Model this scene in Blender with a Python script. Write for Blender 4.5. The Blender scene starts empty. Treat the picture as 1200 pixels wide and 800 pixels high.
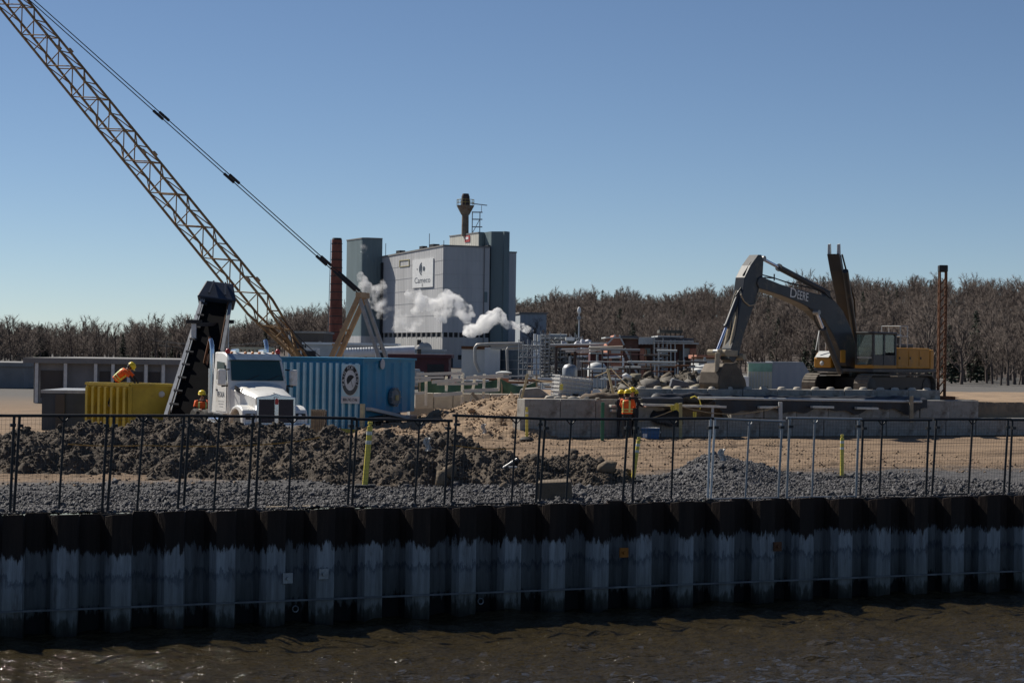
import bpy, bmesh, math, random
import numpy as np
from mathutils import Vector, Matrix
random.seed(7); np.random.seed(7)
R = math.radians
SC = bpy.context.scene
COL = SC.collection

# ---------------------------------------------------------------- camera, sky, sun, exposure
FPX, CAMZ, HORIZON, ROLL = 2333.0, 3.2, 413.0, R(0.8)
PITCH = math.atan((HORIZON - 400) / FPX)
_r0 = Vector((1, 0, 0)); _fw = Vector((0, math.cos(PITCH), math.sin(PITCH))); _u0 = Vector((0, -math.sin(PITCH), math.cos(PITCH)))
CR = math.cos(ROLL) * _r0 + math.sin(ROLL) * _u0
CU = -math.sin(ROLL) * _r0 + math.cos(ROLL) * _u0
CAM = Vector((0, 0, CAMZ))
cd = bpy.data.cameras.new('camera'); cam = bpy.data.objects.new('camera', cd); COL.objects.link(cam)
cd.sensor_width = 36; cd.lens = 36 * FPX / 1200; cd.clip_start = 0.5; cd.clip_end = 20000
cam.matrix_world = Matrix(((CR.x, CU.x, -_fw.x, CAM.x), (CR.y, CU.y, -_fw.y, CAM.y), (CR.z, CU.z, -_fw.z, CAM.z), (0, 0, 0, 1)))
SC.camera = cam

SUN_AZ = Vector((-0.75, 0.66)).normalized(); SUN_EL = R(43)
sd = bpy.data.lights.new('sun', 'SUN'); sun = bpy.data.objects.new('sun', sd); COL.objects.link(sun)
sd.energy = 5.0; sd.angle = R(0.5); sd.color = (1, 0.93, 0.82)
_tosun = Vector((SUN_AZ.x * math.cos(SUN_EL), SUN_AZ.y * math.cos(SUN_EL), math.sin(SUN_EL)))
sun.rotation_euler = _tosun.to_track_quat('Z', 'Y').to_euler(); sun.location = (-60, 40, 80)

W = bpy.data.worlds.new('World'); SC.world = W; W.use_nodes = True
wn = W.node_tree; bg = wn.nodes['Background']
sky = wn.nodes.new('ShaderNodeTexSky'); sky.sky_type = 'NISHITA'; sky.sun_disc = False
sky.sun_elevation = SUN_EL; sky.sun_rotation = math.atan2(SUN_AZ.x, SUN_AZ.y)
sky.altitude = 100; sky.air_density = 0.62; sky.dust_density = 0.05; sky.ozone_density = 3.0
wn.links.new(sky.outputs[0], bg.inputs[0]); bg.inputs[1].default_value = 0.06
SC.view_settings.view_transform = 'Standard'; SC.view_settings.look = 'None'
SC.view_settings.exposure = 0.3; SC.view_settings.gamma = 1
SC.cycles.volume_bounces = 8

# ---------------------------------------------------------------- picture <-> place helpers
def ray(px, py):
    return (CR * ((px - 600) / FPX) + CU * ((400 - py) / FPX) + _fw)
def P(px, py, Y):
    d = ray(px, py); return CAM + d * (Y / d.y)
def G(px, py, z=0.0):
    d = ray(px, py); return CAM + d * ((z - CAMZ) / d.z)
def XA(px, Y): return P(px, HORIZON, Y).x
def ZA(px, py, Y): return P(px, py, Y).z
def plane_hit(px, py, p0, d):          # vertical plane through p0 along horizontal d -> world point
    n = Vector((-d[1], d[0], 0)); r = ray(px, py)
    return CAM + r * (n.dot(Vector(p0) - CAM) / n.dot(r))
def PX(p):
    q = Vector(p) - CAM; w = q.dot(_fw); return (600 + FPX * q.dot(CR) / w, 400 - FPX * q.dot(CU) / w)
YAW = R(24.4); DV = Vector((math.cos(YAW), math.sin(YAW), 0)); NV = Vector((-math.sin(YAW), math.cos(YAW), 0))
W0 = Vector((0, 41.0, 0))
def site(s, t, z=0.0): return W0 + DV * s + NV * t + Vector((0, 0, z))
def st(p):
    q = Vector(p) - W0; return q.dot(DV), q.dot(NV)
def s_at(px, t, py=500):               # s on the line t=const seen in column px
    h = plane_hit(px, py, site(0, t), DV); return st(h)[0]

# ---------------------------------------------------------------- noise
def _hash(ix, iy, seed):
    h = (ix.astype(np.int64) * 374761393 + iy.astype(np.int64) * 668265263 + seed * 982451653) & 0x7fffffff
    h = ((h ^ (h >> 13)) * 1274126177) & 0x7fffffff
    return ((h ^ (h >> 16)) & 0xffff) / 65535.0
def vnoise(x, y, seed=0):
    x = np.asarray(x, float); y = np.asarray(y, float)
    ix = np.floor(x); iy = np.floor(y); fx = x - ix; fy = y - iy
    fx = fx * fx * (3 - 2 * fx); fy = fy * fy * (3 - 2 * fy)
    a = _hash(ix, iy, seed); b = _hash(ix + 1, iy, seed); c = _hash(ix, iy + 1, seed); d = _hash(ix + 1, iy + 1, seed)
    return (a * (1 - fx) + b * fx) * (1 - fy) + (c * (1 - fx) + d * fx) * fy
def fbm(x, y, seed=0, o=4):
    s = 0; a = 0.5
    for k in range(o):
        s = s + a * (vnoise(x * 2 ** k, y * 2 ** k, seed + k) - 0.5); a *= 0.55
    return s
def smooth(x): x = np.clip(x, 0, 1); return x * x * (3 - 2 * x)

# ---------------------------------------------------------------- materials
MATS = {}
def M(name, col, rough=0.7, metal=0.0, var=0.25, scale=2.5, bump=0.15, bscale=25, streak=0.0, dirt=None, dirt_amt=0.0, spec=0.4):
    if name in MATS: return MATS[name]
    m = bpy.data.materials.new(name); m.use_nodes = True; nt = m.node_tree; N = nt.nodes; L = nt.links
    b = N['Principled BSDF']; b.inputs['Roughness'].default_value = rough; b.inputs['Metallic'].default_value = metal
    b.inputs['Specular IOR Level'].default_value = spec
    tc = N.new('ShaderNodeTexCoord'); mp = N.new('ShaderNodeMapping')
    mp.inputs['Scale'].default_value = (1, 1, 0.18 if streak else 1)
    L.new(tc.outputs['Object'], mp.inputs[0])
    n1 = N.new('ShaderNodeTexNoise'); n1.inputs['Scale'].default_value = scale; n1.inputs['Detail'].default_value = 6; n1.inputs['Roughness'].default_value = 0.65
    L.new(mp.outputs[0], n1.inputs['Vector'])
    mr = N.new('ShaderNodeMapRange'); mr.inputs[1].default_value = 0.3; mr.inputs[2].default_value = 0.7
    mr.inputs[3].default_value = 1 - var; mr.inputs[4].default_value = 1 + var; L.new(n1.outputs[0], mr.inputs[0])
    mx = N.new('ShaderNodeMix'); mx.data_type = 'RGBA'; mx.blend_type = 'MULTIPLY'; mx.inputs[0].default_value = 1
    mx.inputs[6].default_value = (*col, 1); L.new(mr.outputs[0], mx.inputs[7]); out = mx.outputs[2]
    if dirt:
        n2 = N.new('ShaderNodeTexNoise'); n2.inputs['Scale'].default_value = scale * 0.7 + 0.6; n2.inputs['Detail'].default_value = 9; n2.inputs['Roughness'].default_value = 0.75
        L.new(mp.outputs[0], n2.inputs['Vector'])
        m2 = N.new('ShaderNodeMapRange'); m2.inputs[1].default_value = 0.62 - 0.25 * dirt_amt; m2.inputs[2].default_value = 0.72 - 0.1 * dirt_amt
        L.new(n2.outputs[0], m2.inputs[0])
        md = N.new('ShaderNodeMix'); md.data_type = 'RGBA'; L.new(m2.outputs[0], md.inputs[0]); L.new(out, md.inputs[6]); md.inputs[7].default_value = (*dirt, 1)
        out = md.outputs[2]
    L.new(out, b.inputs['Base Color'])
    if bump:
        nb = N.new('ShaderNodeTexNoise'); nb.inputs['Scale'].default_value = bscale; nb.inputs['Detail'].default_value = 5
        L.new(tc.outputs['Object'], nb.inputs['Vector'])
        bp = N.new('ShaderNodeBump'); bp.inputs['Strength'].default_value = bump; bp.inputs['Distance'].default_value = 0.03
        L.new(nb.outputs[0], bp.inputs['Height']); L.new(bp.outputs[0], b.inputs['Normal'])
    MATS[name] = m; return m
def glass(name, col=(0.02, 0.05, 0.055), rough=0.06):
    return M(name, col, rough, 0, 0.1, 1, 0, spec=0.7)

# ---------------------------------------------------------------- mesh builder
class MB:
    def __init__(s): s.v = []; s.f = []
    def add(s, vs, fs):
        o = len(s.v); s.v += [Vector(p) for p in vs]; s.f += [tuple(i + o for i in f) for f in fs]; return s
    def hexa(s, p):
        return s.add(p, [(0, 3, 2, 1), (4, 5, 6, 7), (0, 1, 5, 4), (1, 2, 6, 5), (2, 3, 7, 6), (3, 0, 4, 7)])
    def box(s, x0, x1, y0, y1, z0, z1):
        return s.hexa([(x0, y0, z0), (x1, y0, z0), (x1, y1, z0), (x0, y1, z0), (x0, y0, z1), (x1, y0, z1), (x1, y1, z1), (x0, y1, z1)])
    def mbox(s, m, sx, sy, sz):
        p = [m @ Vector((a * sx / 2, b * sy / 2, c * sz / 2)) for c in (-1, 1) for a, b in ((-1, -1), (1, -1), (1, 1), (-1, 1))]
        return s.hexa(p)
    def bar(s, p, q, r, n=8, r2=None):
        p = Vector(p); q = Vector(q); d = (q - p).normalized(); r2 = r if r2 is None else r2
        a = d.orthogonal().normalized(); b = d.cross(a); vs = []
        for c, rr in ((p, r), (q, r2)):
            for i in range(n):
                t = 2 * math.pi * i / n; vs.append(c + a * (rr * math.cos(t)) + b * (rr * math.sin(t)))
        fs = [(i, (i + 1) % n, n + (i + 1) % n, n + i) for i in range(n)] + [tuple(range(n - 1, -1, -1)), tuple(range(n, 2 * n))]
        return s.add(vs, fs)
    def beam(s, p, q, w, h, up=(0, 0, 1)):
        p = Vector(p); q = Vector(q); d = (q - p).normalized(); up = Vector(up)
        if abs(d.dot(up)) > 0.97: up = Vector((1, 0, 0))
        a = d.cross(up).normalized(); b = a.cross(d); a = a * (w / 2); b = b * (h / 2)
        return s.hexa([p - a - b, p + a - b, q + a - b, q - a - b, p - a + b, p + a + b, q + a + b, q - a + b])
    def tube(s, pts, r, n=6):
        pts = [Vector(p) for p in pts]; k = len(pts); vs = []
        rs = r if isinstance(r, (list, tuple)) else [r] * k
        up = None
        for i, p in enumerate(pts):
            d = (pts[min(i + 1, k - 1)] - pts[max(i - 1, 0)]).normalized()
            a = d.orthogonal().normalized() if up is None else (up - d * up.dot(d)).normalized()
            up = a; b = d.cross(a)
            for j in range(n):
                t = 2 * math.pi * j / n; vs.append(p + a * (rs[i] * math.cos(t)) + b * (rs[i] * math.sin(t)))
        fs = [(i * n + j, i * n + (j + 1) % n, (i + 1) * n + (j + 1) % n, (i + 1) * n + j) for i in range(k - 1) for j in range(n)]
        fs += [tuple(range(n - 1, -1, -1)), tuple((k - 1) * n + j for j in range(n))]
        return s.add(vs, fs)
    def prism(s, poly, w0, w1, o=(0, 0, 0), U=(1, 0, 0), V=(0, 0, 1), Wd=(0, 1, 0)):   # poly in (u,v), extruded from w0 to w1 along Wd
        o = Vector(o); U = Vector(U); V = Vector(V); Wd = Vector(Wd); n = len(poly)
        vs = [o + U * a + V * b + Wd * w for w in (w0, w1) for a, b in poly]
        fs = [(i, (i + 1) % n, n + (i + 1) % n, n + i) for i in range(n)] + [tuple(range(n - 1, -1, -1)), tuple(range(n, 2 * n))]
        return s.add(vs, fs)
    def lathe(s, prof, c=(0, 0, 0), n=16, m=None):
        c = Vector(c); k = len(prof); vs = []
        for r, z in prof:
            for j in range(n):
                t = 2 * math.pi * j / n; v = Vector((r * math.cos(t), r * math.sin(t), z)); vs.append(c + (m @ v if m else v))
        fs = [(i * n + j, i * n + (j + 1) % n, (i + 1) * n + (j + 1) % n, (i + 1) * n + j) for i in range(k - 1) for j in range(n)]
        fs += [tuple(range(n - 1, -1, -1)), tuple((k - 1) * n + j for j in range(n))]
        return s.add(vs, fs)
    def ball(s, c, r, sc=(1, 1, 1), n=8, half=False):
        k = n; pr = []
        for i in range(k + 1):
            a = (math.pi / 2 if half else math.pi) * i / k - (0 if half else math.pi / 2)
            pr.append((max(math.cos(a), 0.001) * r, math.sin(a) * r))
        return s.lathe(pr, c, n * 2, Matrix.Diagonal(sc))
    def grid(s, f, nu, nv, thick=None):    # f(i,j)->point ; thick = vector offset for a back face
        o = [[Vector(f(i / nu, j / nv)) for j in range(nv + 1)] for i in range(nu + 1)]
        vs = [p for r in o for p in r]; w = nv + 1
        fs = [(i * w + j, (i + 1) * w + j, (i + 1) * w + j + 1, i * w + j + 1) for i in range(nu) for j in range(nv)]
        s.add(vs, fs)
        if thick is not None:
            t = Vector(thick); s.add([p + t for p in vs], [tuple(reversed(q)) for q in fs])
            b = [i * w for i in range(nu + 1)] + [nu * w + j for j in range(1, w)] + [i * w + nv for i in range(nu - 1, -1, -1)] + [j for j in range(nv - 1, 0, -1)]
            e = [vs[i] for i in b]; n = len(e)
            s.add(e + [p + t for p in e], [(i, n + i, n + (i + 1) % n, (i + 1) % n) for i in range(n)])
        return s

ROOTM = {}
def link(o): COL.objects.link(o); return o
def thing(name, label, cat, loc=(0, 0, 0), rz=0.0, group=None):
    o = link(bpy.data.objects.new(name, None)); o.empty_display_size = 0.3
    o.location = loc; o.rotation_euler = (0, 0, rz); o['label'] = label; o['category'] = cat
    if group: o['group'] = group
    ROOTM[o.name] = Matrix.Translation(Vector(loc)) @ Matrix.Rotation(rz, 4, 'Z')
    return o
def tag(o, label=None, cat=None, group=None, kind=None):
    if label: o['label'] = label
    if cat: o['category'] = cat
    if group: o['group'] = group
    if kind: o['kind'] = kind
    return o
def finish(me, mat, smooth_ang):
    for m in (mat if isinstance(mat, (list, tuple)) else [mat]): me.materials.append(m)
    if smooth_ang:
        me.shade_smooth(); me.set_sharp_from_angle(angle=R(smooth_ang))
def B(mb, name, mat, parent=None, world=False, sm=0, bevel=0.0, kind=None, label=None):
    vs = mb.v; loc = Vector((0, 0, 0))
    if parent is not None and world:
        inv = ROOTM[parent.name].inverted(); vs = [inv @ v for v in vs]
    if parent is None:
        xs = [v.x for v in vs]; ys = [v.y for v in vs]
        loc = Vector(((min(xs) + max(xs)) / 2, (min(ys) + max(ys)) / 2, min(v.z for v in vs))); vs = [v - loc for v in vs]
    me = bpy.data.meshes.new(name); me.from_pydata(vs, [], mb.f)
    bm = bmesh.new(); bm.from_mesh(me); bmesh.ops.recalc_face_normals(bm, faces=bm.faces); bm.to_mesh(me); bm.free()
    finish(me, mat, sm)
    o = link(bpy.data.objects.new(name, me)); o.location = loc
    if parent is not None: o.parent = parent; ROOTM[o.name] = ROOTM[parent.name]
    else: ROOTM[o.name] = Matrix.Translation(loc)
    if bevel:
        bv = o.modifiers.new('bevel', 'BEVEL'); bv.width = bevel; bv.segments = 2; bv.limit_method = 'ANGLE'; bv.angle_limit = R(40)
    if kind: o['kind'] = kind
    if label: o['label'] = label
    return o
def share(src, name, parent, loc=(0, 0, 0), rot=(0, 0, 0), scale=(1, 1, 1)):
    o = link(bpy.data.objects.new(name, src.data)); o.parent = parent
    o.location = loc; o.rotation_euler = rot; o.scale = scale
    for m in src.modifiers:
        n = o.modifiers.new(m.name, m.type); n.width = m.width; n.segments = m.segments; n.limit_method = m.limit_method; n.angle_limit = m.angle_limit
    if parent is not None: ROOTM[o.name] = ROOTM[parent.name]
    return o
UNIT = {}
def rod(name, p, q, r, mat, parent, square=False, world=True):   # a straight member, mesh shared between alike members
    key = (mat.name, square)
    if key not in UNIT:
        mb = MB()
        if square: mb.box(-1, 1, -1, 1, 0, 1)
        else: mb.bar((0, 0, 0), (0, 0, 1), 1, 8)
        me = bpy.data.meshes.new(name); me.from_pydata(mb.v, [], mb.f); finish(me, mat, 0 if square else 50); UNIT[key] = me
    p = Vector(p); q = Vector(q)
    if world and parent is not None:
        inv = ROOTM[parent.name].inverted(); p = inv @ p; q = inv @ q
    d = q - p; o = link(bpy.data.objects.new(name, UNIT[key]))
    o.parent = parent; o.location = p; o.rotation_mode = 'QUATERNION'; o.rotation_quaternion = d.to_track_quat('Z', 'Y'); o.scale = (r, r, d.length)
    if parent is not None: ROOTM[o.name] = ROOTM[parent.name]
    return o
def copy_tree(o, parent=None):
    c = link(o.copy()); c.parent = parent
    for ch in list(o.children): copy_tree(ch, c)
    return c
def mesh_np(name, V, F, mat, parent=None, sm=0, kind=None, loc=(0, 0, 0)):
    V = np.asarray(V, np.float32); F = np.asarray(F, np.int32); k = F.shape[1]
    me = bpy.data.meshes.new(name); me.vertices.add(len(V)); me.vertices.foreach_set('co', V.ravel())
    me.loops.add(F.size); me.loops.foreach_set('vertex_index', F.ravel())
    me.polygons.add(len(F)); me.polygons.foreach_set('loop_start', np.arange(0, F.size, k, dtype=np.int32)); me.polygons.foreach_set('loop_total', np.full(len(F), k, np.int32))
    me.update(calc_edges=True); me.validate(); finish(me, mat, sm)
    o = link(bpy.data.objects.new(name, me)); o.location = loc
    if parent is not None: o.parent = parent; ROOTM[o.name] = ROOTM[parent.name]
    if kind: o['kind'] = kind
    return o
def text(body, size, m, mat, parent, name='lettering', extrude=0.004, sx=1.0, align='CENTER', kind=None):
    c = bpy.data.curves.new('text', 'FONT'); c.body = body; c.size = size; c.extrude = extrude; c.align_x = align; c.align_y = 'CENTER'; c.resolution_u = 3
    t = bpy.data.objects.new('text', c); COL.objects.link(t)
    me = bpy.data.meshes.new_from_object(t.evaluated_get(bpy.context.evaluated_depsgraph_get()))
    COL.objects.unlink(t); bpy.data.objects.remove(t); bpy.data.curves.remove(c)
    me.name = name; me.transform(m @ Matrix.Diagonal((sx, 1, 1, 1))); me.materials.clear(); me.materials.append(mat)
    o = link(bpy.data.objects.new(name, me)); o.parent = parent
    if parent is not None: ROOTM[o.name] = ROOTM[parent.name]
    return o
def basis(o, x, y):
    x = Vector(x).normalized(); y = Vector(y); y = (y - x * y.dot(x)).normalized(); z = x.cross(y); o = Vector(o)
    return Matrix(((x.x, y.x, z.x, o.x), (x.y, y.y, z.y, o.y), (x.z, y.z, z.z, o.z), (0, 0, 0, 1)))
_t = (1 + 5 ** 0.5) / 2
ICO_V = np.array([(-1, _t, 0), (1, _t, 0), (-1, -_t, 0), (1, -_t, 0), (0, -1, _t), (0, 1, _t), (0, -1, -_t), (0, 1, -_t), (_t, 0, -1), (_t, 0, 1), (-_t, 0, -1), (-_t, 0, 1)]) / 1.9
ICO_F = np.array([(0, 11, 5), (0, 5, 1), (0, 1, 7), (0, 7, 10), (0, 10, 11), (1, 5, 9), (5, 11, 4), (11, 10, 2), (10, 7, 6), (7, 1, 8), (3, 9, 4), (3, 4, 2), (3, 2, 6), (3, 6, 8), (3, 8, 9), (4, 9, 5), (2, 4, 11), (6, 2, 10), (8, 6, 7), (9, 8, 1)])
OCT_V = np.array([(1, 0, 0), (0, 1, 0), (-1, 0, 0), (0, -1, 0), (0, 0, 1), (0, 0, -1)], float)
OCT_F = np.array([(0, 1, 4), (1, 2, 4), (2, 3, 4), (3, 0, 4), (1, 0, 5), (2, 1, 5), (3, 2, 5), (0, 3, 5)])
def stones(pts, rad, tv, tf, jitter=0.6):
    n = len(pts); k = len(tv)
    q = np.random.normal(size=(n, 4)); q /= np.linalg.norm(q, axis=1)[:, None]; w, x, y, z = q.T
    Rm = np.stack([1 - 2 * (y * y + z * z), 2 * (x * y - z * w), 2 * (x * z + y * w), 2 * (x * y + z * w), 1 - 2 * (x * x + z * z), 2 * (y * z - x * w), 2 * (x * z - y * w), 2 * (y * z + x * w), 1 - 2 * (x * x + y * y)], 1).reshape(n, 3, 3)
    s = np.random.uniform(0.6, 1.25, (n, 1, 3)); v = tv[None] * s + np.random.normal(0, jitter * 0.3, (n, k, 3))
    v = np.einsum('nij,nkj->nki', Rm, v) * rad[:, None, None] + pts[:, None, :]
    return v.reshape(-1, 3), (tf[None] + (np.arange(n) * k)[:, None, None]).reshape(-1, 3)
# ================================================================ THE SETTING
def m_sand():
    m = M('sandy_dirt', (0.25, 0.175, 0.112), 0.95, 0, 0.3, 0.6, 0.5, 9, dirt=(0.14, 0.1, 0.07), dirt_amt=0.35); return m
def m_ground():
    m = bpy.data.materials.new('ground_dirt'); m.use_nodes = True; nt = m.node_tree; N = nt.nodes; L = nt.links; b = N['Principled BSDF']
    b.inputs['Roughness'].default_value = 0.95; b.inputs['Specular IOR Level'].default_value = 0.2
    tc = N.new('ShaderNodeTexCoord'); sp = N.new('ShaderNodeSeparateXYZ'); L.new(tc.outputs['Object'], sp.inputs[0])
    mpg = N.new('ShaderNodeMapping'); mpg.vector_type = 'TEXTURE'; mpg.inputs['Rotation'].default_value = (0, 0, YAW); mpg.inputs['Scale'].default_value = (3.2, 0.5, 1); L.new(tc.outputs['Object'], mpg.inputs[0])
    n1 = N.new('ShaderNodeTexNoise'); n1.inputs['Scale'].default_value = 0.7; n1.inputs['Detail'].default_value = 10; n1.inputs['Roughness'].default_value = 0.72; L.new(mpg.outputs[0], n1.inputs[0])
    cr = N.new('ShaderNodeValToRGB'); cr.color_ramp.elements[0].position = 0.32; cr.color_ramp.elements[0].color = (0.12, 0.085, 0.06, 1); cr.color_ramp.elements[1].position = 0.68; cr.color_ramp.elements[1].color = (0.29, 0.205, 0.135, 1); L.new(n1.outputs[0], cr.inputs[0])
    # gravel strip along the wharf edge: distance from the wall line
    dt = N.new('ShaderNodeVectorMath'); dt.operation = 'DOT_PRODUCT'; dt.inputs[1].default_value = (NV.x, NV.y, 0); L.new(tc.outputs['Object'], dt.inputs[0])
    n2 = N.new('ShaderNodeTexNoise'); n2.inputs['Scale'].default_value = 0.8; n2.inputs['Detail'].default_value = 6; L.new(tc.outputs['Object'], n2.inputs[0])
    ad = N.new('ShaderNodeMath'); ad.operation = 'MULTIPLY_ADD'; ad.inputs[1].default_value = 4.0; L.new(n2.outputs[0], ad.inputs[0]); L.new(dt.outputs['Value'], ad.inputs[2])
    t0 = W0.dot(NV)
    mr = N.new('ShaderNodeMapRange'); mr.inputs[1].default_value = t0 + 11.2; mr.inputs[2].default_value = t0 + 13.4; L.new(ad.outputs[0], mr.inputs[0])
    n3 = N.new('ShaderNodeTexVoronoi'); n3.inputs['Scale'].default_value = 16; L.new(tc.outputs['Object'], n3.inputs[0])
    gr = N.new('ShaderNodeValToRGB'); gr.color_ramp.elements[0].color = (0.045, 0.045, 0.05, 1); gr.color_ramp.elements[1].color = (0.11, 0.108, 0.11, 1)
    sx = N.new('ShaderNodeSeparateColor'); L.new(n3.outputs['Color'], sx.inputs[0]); L.new(sx.outputs[0], gr.inputs[0])
    mx = N.new('ShaderNodeMix'); mx.data_type = 'RGBA'; L.new(mr.outputs[0], mx.inputs[0]); L.new(gr.outputs[0], mx.inputs[6]); L.new(cr.outputs[0], mx.inputs[7])
    # far off the soil turns to worn asphalt and concrete yards
    yr = N.new('ShaderNodeMapRange'); yr.inputs[1].default_value = 100; yr.inputs[2].default_value = 130; L.new(sp.outputs[1], yr.inputs[0])
    m2 = N.new('ShaderNodeMix'); m2.data_type = 'RGBA'; L.new(yr.outputs[0], m2.inputs[0]); L.new(mx.outputs[2], m2.inputs[6]); m2.inputs[7].default_value = (0.11, 0.105, 0.1, 1)
    L.new(m2.outputs[2], b.inputs['Base Color'])
    nb = N.new('ShaderNodeTexNoise'); nb.inputs['Scale'].default_value = 14; nb.inputs['Detail'].default_value = 8; L.new(tc.outputs['Object'], nb.inputs[0])
    bp = N.new('ShaderNodeBump'); bp.inputs['Strength'].default_value = 0.6; bp.inputs['Distance'].default_value = 0.05; L.new(nb.outputs[0], bp.inputs['Height']); L.new(bp.outputs[0], b.inputs['Normal'])
    return m
MSAND = m_sand(); MGROUND = m_ground()
MSOIL = M('dark_soil', (0.078, 0.063, 0.05), 0.95, 0, 0.5, 1.6, 0.8, 16, dirt=(0.15, 0.115, 0.08), dirt_amt=0.3, spec=0.25)
MGRAV = M('grey_gravel', (0.085, 0.084, 0.09), 0.8, 0, 0.8, 7, 0.6, 40, spec=0.35)
MCONC = M('concrete', (0.3, 0.29, 0.27), 0.9, 0, 0.3, 1.1, 0.4, 22, dirt=(0.15, 0.13, 0.11), dirt_amt=0.5)
MCONC2 = M('pale_concrete', (0.42, 0.385, 0.33), 0.9, 0, 0.22, 1.2, 0.3, 22, dirt=(0.26, 0.2, 0.15), dirt_amt=0.3)

# ---- ground: one sheet, fine near the wharf, coarse to the horizon
def ground_h(X, Y):
    s = X * DV.x + (Y - 41) * DV.y; t = X * NV.x + (Y - 41) * NV.y
    h = 0.12 * fbm(X * 0.35, Y * 0.35, 3, 3) + 0.13 * fbm(X * 2.2, Y * 2.2, 5, 4)
    grav = 1 - smooth((t - 4.5) / 1.5); h = h + grav * (0.07 * fbm(X * 5, Y * 5, 9, 4) + 0.04)
    k = smooth((t - 9) / 2) * (1 - smooth((t - 31) / 3))
    for off in (11.0, 13.1, 16.4, 18.6, 22.2, 24.3, 27.0, 28.9):          # wheel and track ruts run along the wharf
        w = t - off - 1.2 * (vnoise(s * 0.06, off, 4) - 0.5) * 2
        h = h - k * 0.085 * np.exp(-(w / 0.22) ** 2) * (1 + 0.6 * np.sin(s * 16 + off)) + k * 0.05 * np.exp(-((np.abs(w) - 0.4) / 0.15) ** 2)
    return h * (1 - smooth((t - 55) / 20)) - 0.02
def axis(a, b, d0, far, grow):
    x = list(np.arange(a, b, d0)); st_ = d0; v = b
    while v < far: x.append(v); st_ *= grow; v += st_
    st_ = d0; v = a; pre = []
    while v > -far: st_ *= grow; v -= st_; pre.append(v)
    return np.array(pre[::-1] + x)
def make_ground():
    ss = axis(-14, 22, 0.085, 9000, 1.35)
    tt = [0.28]; d = 0.07
    while tt[-1] < 12000:
        tt.append(tt[-1] + d)
        d = d * 1.004 if tt[-1] < 45 else d * 1.4
    tt = np.array(tt); S_, T_ = np.meshgrid(ss, tt, indexing='ij')
    X = DV.x * S_ + NV.x * T_; Y = 41 + DV.y * S_ + NV.y * T_
    Z = ground_h(X, Y); V = np.stack([X, Y, Z], -1).reshape(-1, 3); a, b = S_.shape
    idx = np.arange(a * b).reshape(a, b); F = np.stack([idx[:-1, :-1], idx[1:, :-1], idx[1:, 1:], idx[:-1, 1:]], -1).reshape(-1, 4)
    mesh_np('ground', V, F, MGROUND, sm=180, kind='structure')
make_ground()

def hf_mesh(name, x0, x1, y0, y1, res, hf, mat, parent=None, kind=None, base=0.0, sm=180):
    xs = np.arange(x0, x1 + res, res); ys = np.arange(y0, y1 + res, res); X, Y = np.meshgrid(xs, ys, indexing='ij')
    Hh = hf(X, Y); Z = Hh + base; a, b = X.shape; idx = np.arange(a * b).reshape(a, b)
    F = np.stack([idx[:-1, :-1], idx[1:, :-1], idx[1:, 1:], idx[:-1, 1:]], -1).reshape(-1, 4)
    ok = (Hh.reshape(-1)[F] > 0.0).any(1); F = F[ok]; used = np.unique(F); mp = np.full(a * b, -1); mp[used] = np.arange(len(used))
    V = np.stack([X, Y, Z], -1).reshape(-1, 3)[used]; loc = (float((V[:, 0].min() + V[:, 0].max()) / 2), float((V[:, 1].min() + V[:, 1].max()) / 2), 0)
    if parent is not None: loc = tuple(ROOTM[parent.name].translation)
    return mesh_np(name, V - np.array(loc, np.float32), mp[F], mat, parent, sm, kind, loc if parent is None else (0, 0, 0))

# ---- water of the basin, in real small waves
def make_water():
    m = bpy.data.materials.new('murky_water'); m.use_nodes = True; nt = m.node_tree; N = nt.nodes; L = nt.links; b = N['Principled BSDF']
    b.inputs['Base Color'].default_value = (0.032, 0.024, 0.01, 1); b.inputs['Roughness'].default_value = 0.06; b.inputs['IOR'].default_value = 1.333
    tc = N.new('ShaderNodeTexCoord'); mp = N.new('ShaderNodeMapping'); mp.inputs['Scale'].default_value = (1.0, 1.7, 1); mp.inputs['Rotation'].default_value = (0, 0, R(12)); L.new(tc.outputs['Object'], mp.inputs[0])
    n = N.new('ShaderNodeTexNoise'); n.inputs['Scale'].default_value = 3.2; n.inputs['Detail'].default_value = 4; n.inputs['Roughness'].default_value = 0.55; L.new(mp.outputs[0], n.inputs[0])
    bp = N.new('ShaderNodeBump'); bp.inputs['Strength'].default_value = 0.9; bp.inputs['Distance'].default_value = 0.16; L.new(n.outputs[0], bp.inputs['Height']); L.new(bp.outputs[0], b.inputs['Normal'])
    ss = axis(-16, 18, 0.11, 9000, 1.4); tt = [0.6]; d = 0.09
    while tt[-1] > -9000: tt.append(tt[-1] - d); d = d * (1.0 if tt[-1] > -14 else 1.3)
    tt = np.array(tt[::-1]); S_, T_ = np.meshgrid(ss, tt, indexing='ij')
    X = DV.x * S_ + NV.x * T_; Y = 41 + DV.y * S_ + NV.y * T_
    near = smooth((T_ + 18) / 4) * smooth((np.minimum(S_ + 20, 22 - S_)) / 3)
    Z = -2.15 + near * (0.2 * fbm(X * 0.9 + 0.4 * Y, Y * 1.3, 21, 3) + 0.16 * fbm(X * 2.2, Y * 2.8, 27, 3))
    a, bb = S_.shape; idx = np.arange(a * bb).reshape(a, bb); F = np.stack([idx[:-1, :-1], idx[1:, :-1], idx[1:, 1:], idx[:-1, 1:]], -1).reshape(-1, 4)
    mesh_np('water', np.stack([X, Y, Z], -1).reshape(-1, 3), F, m, sm=180, kind='structure')
make_water()

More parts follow.
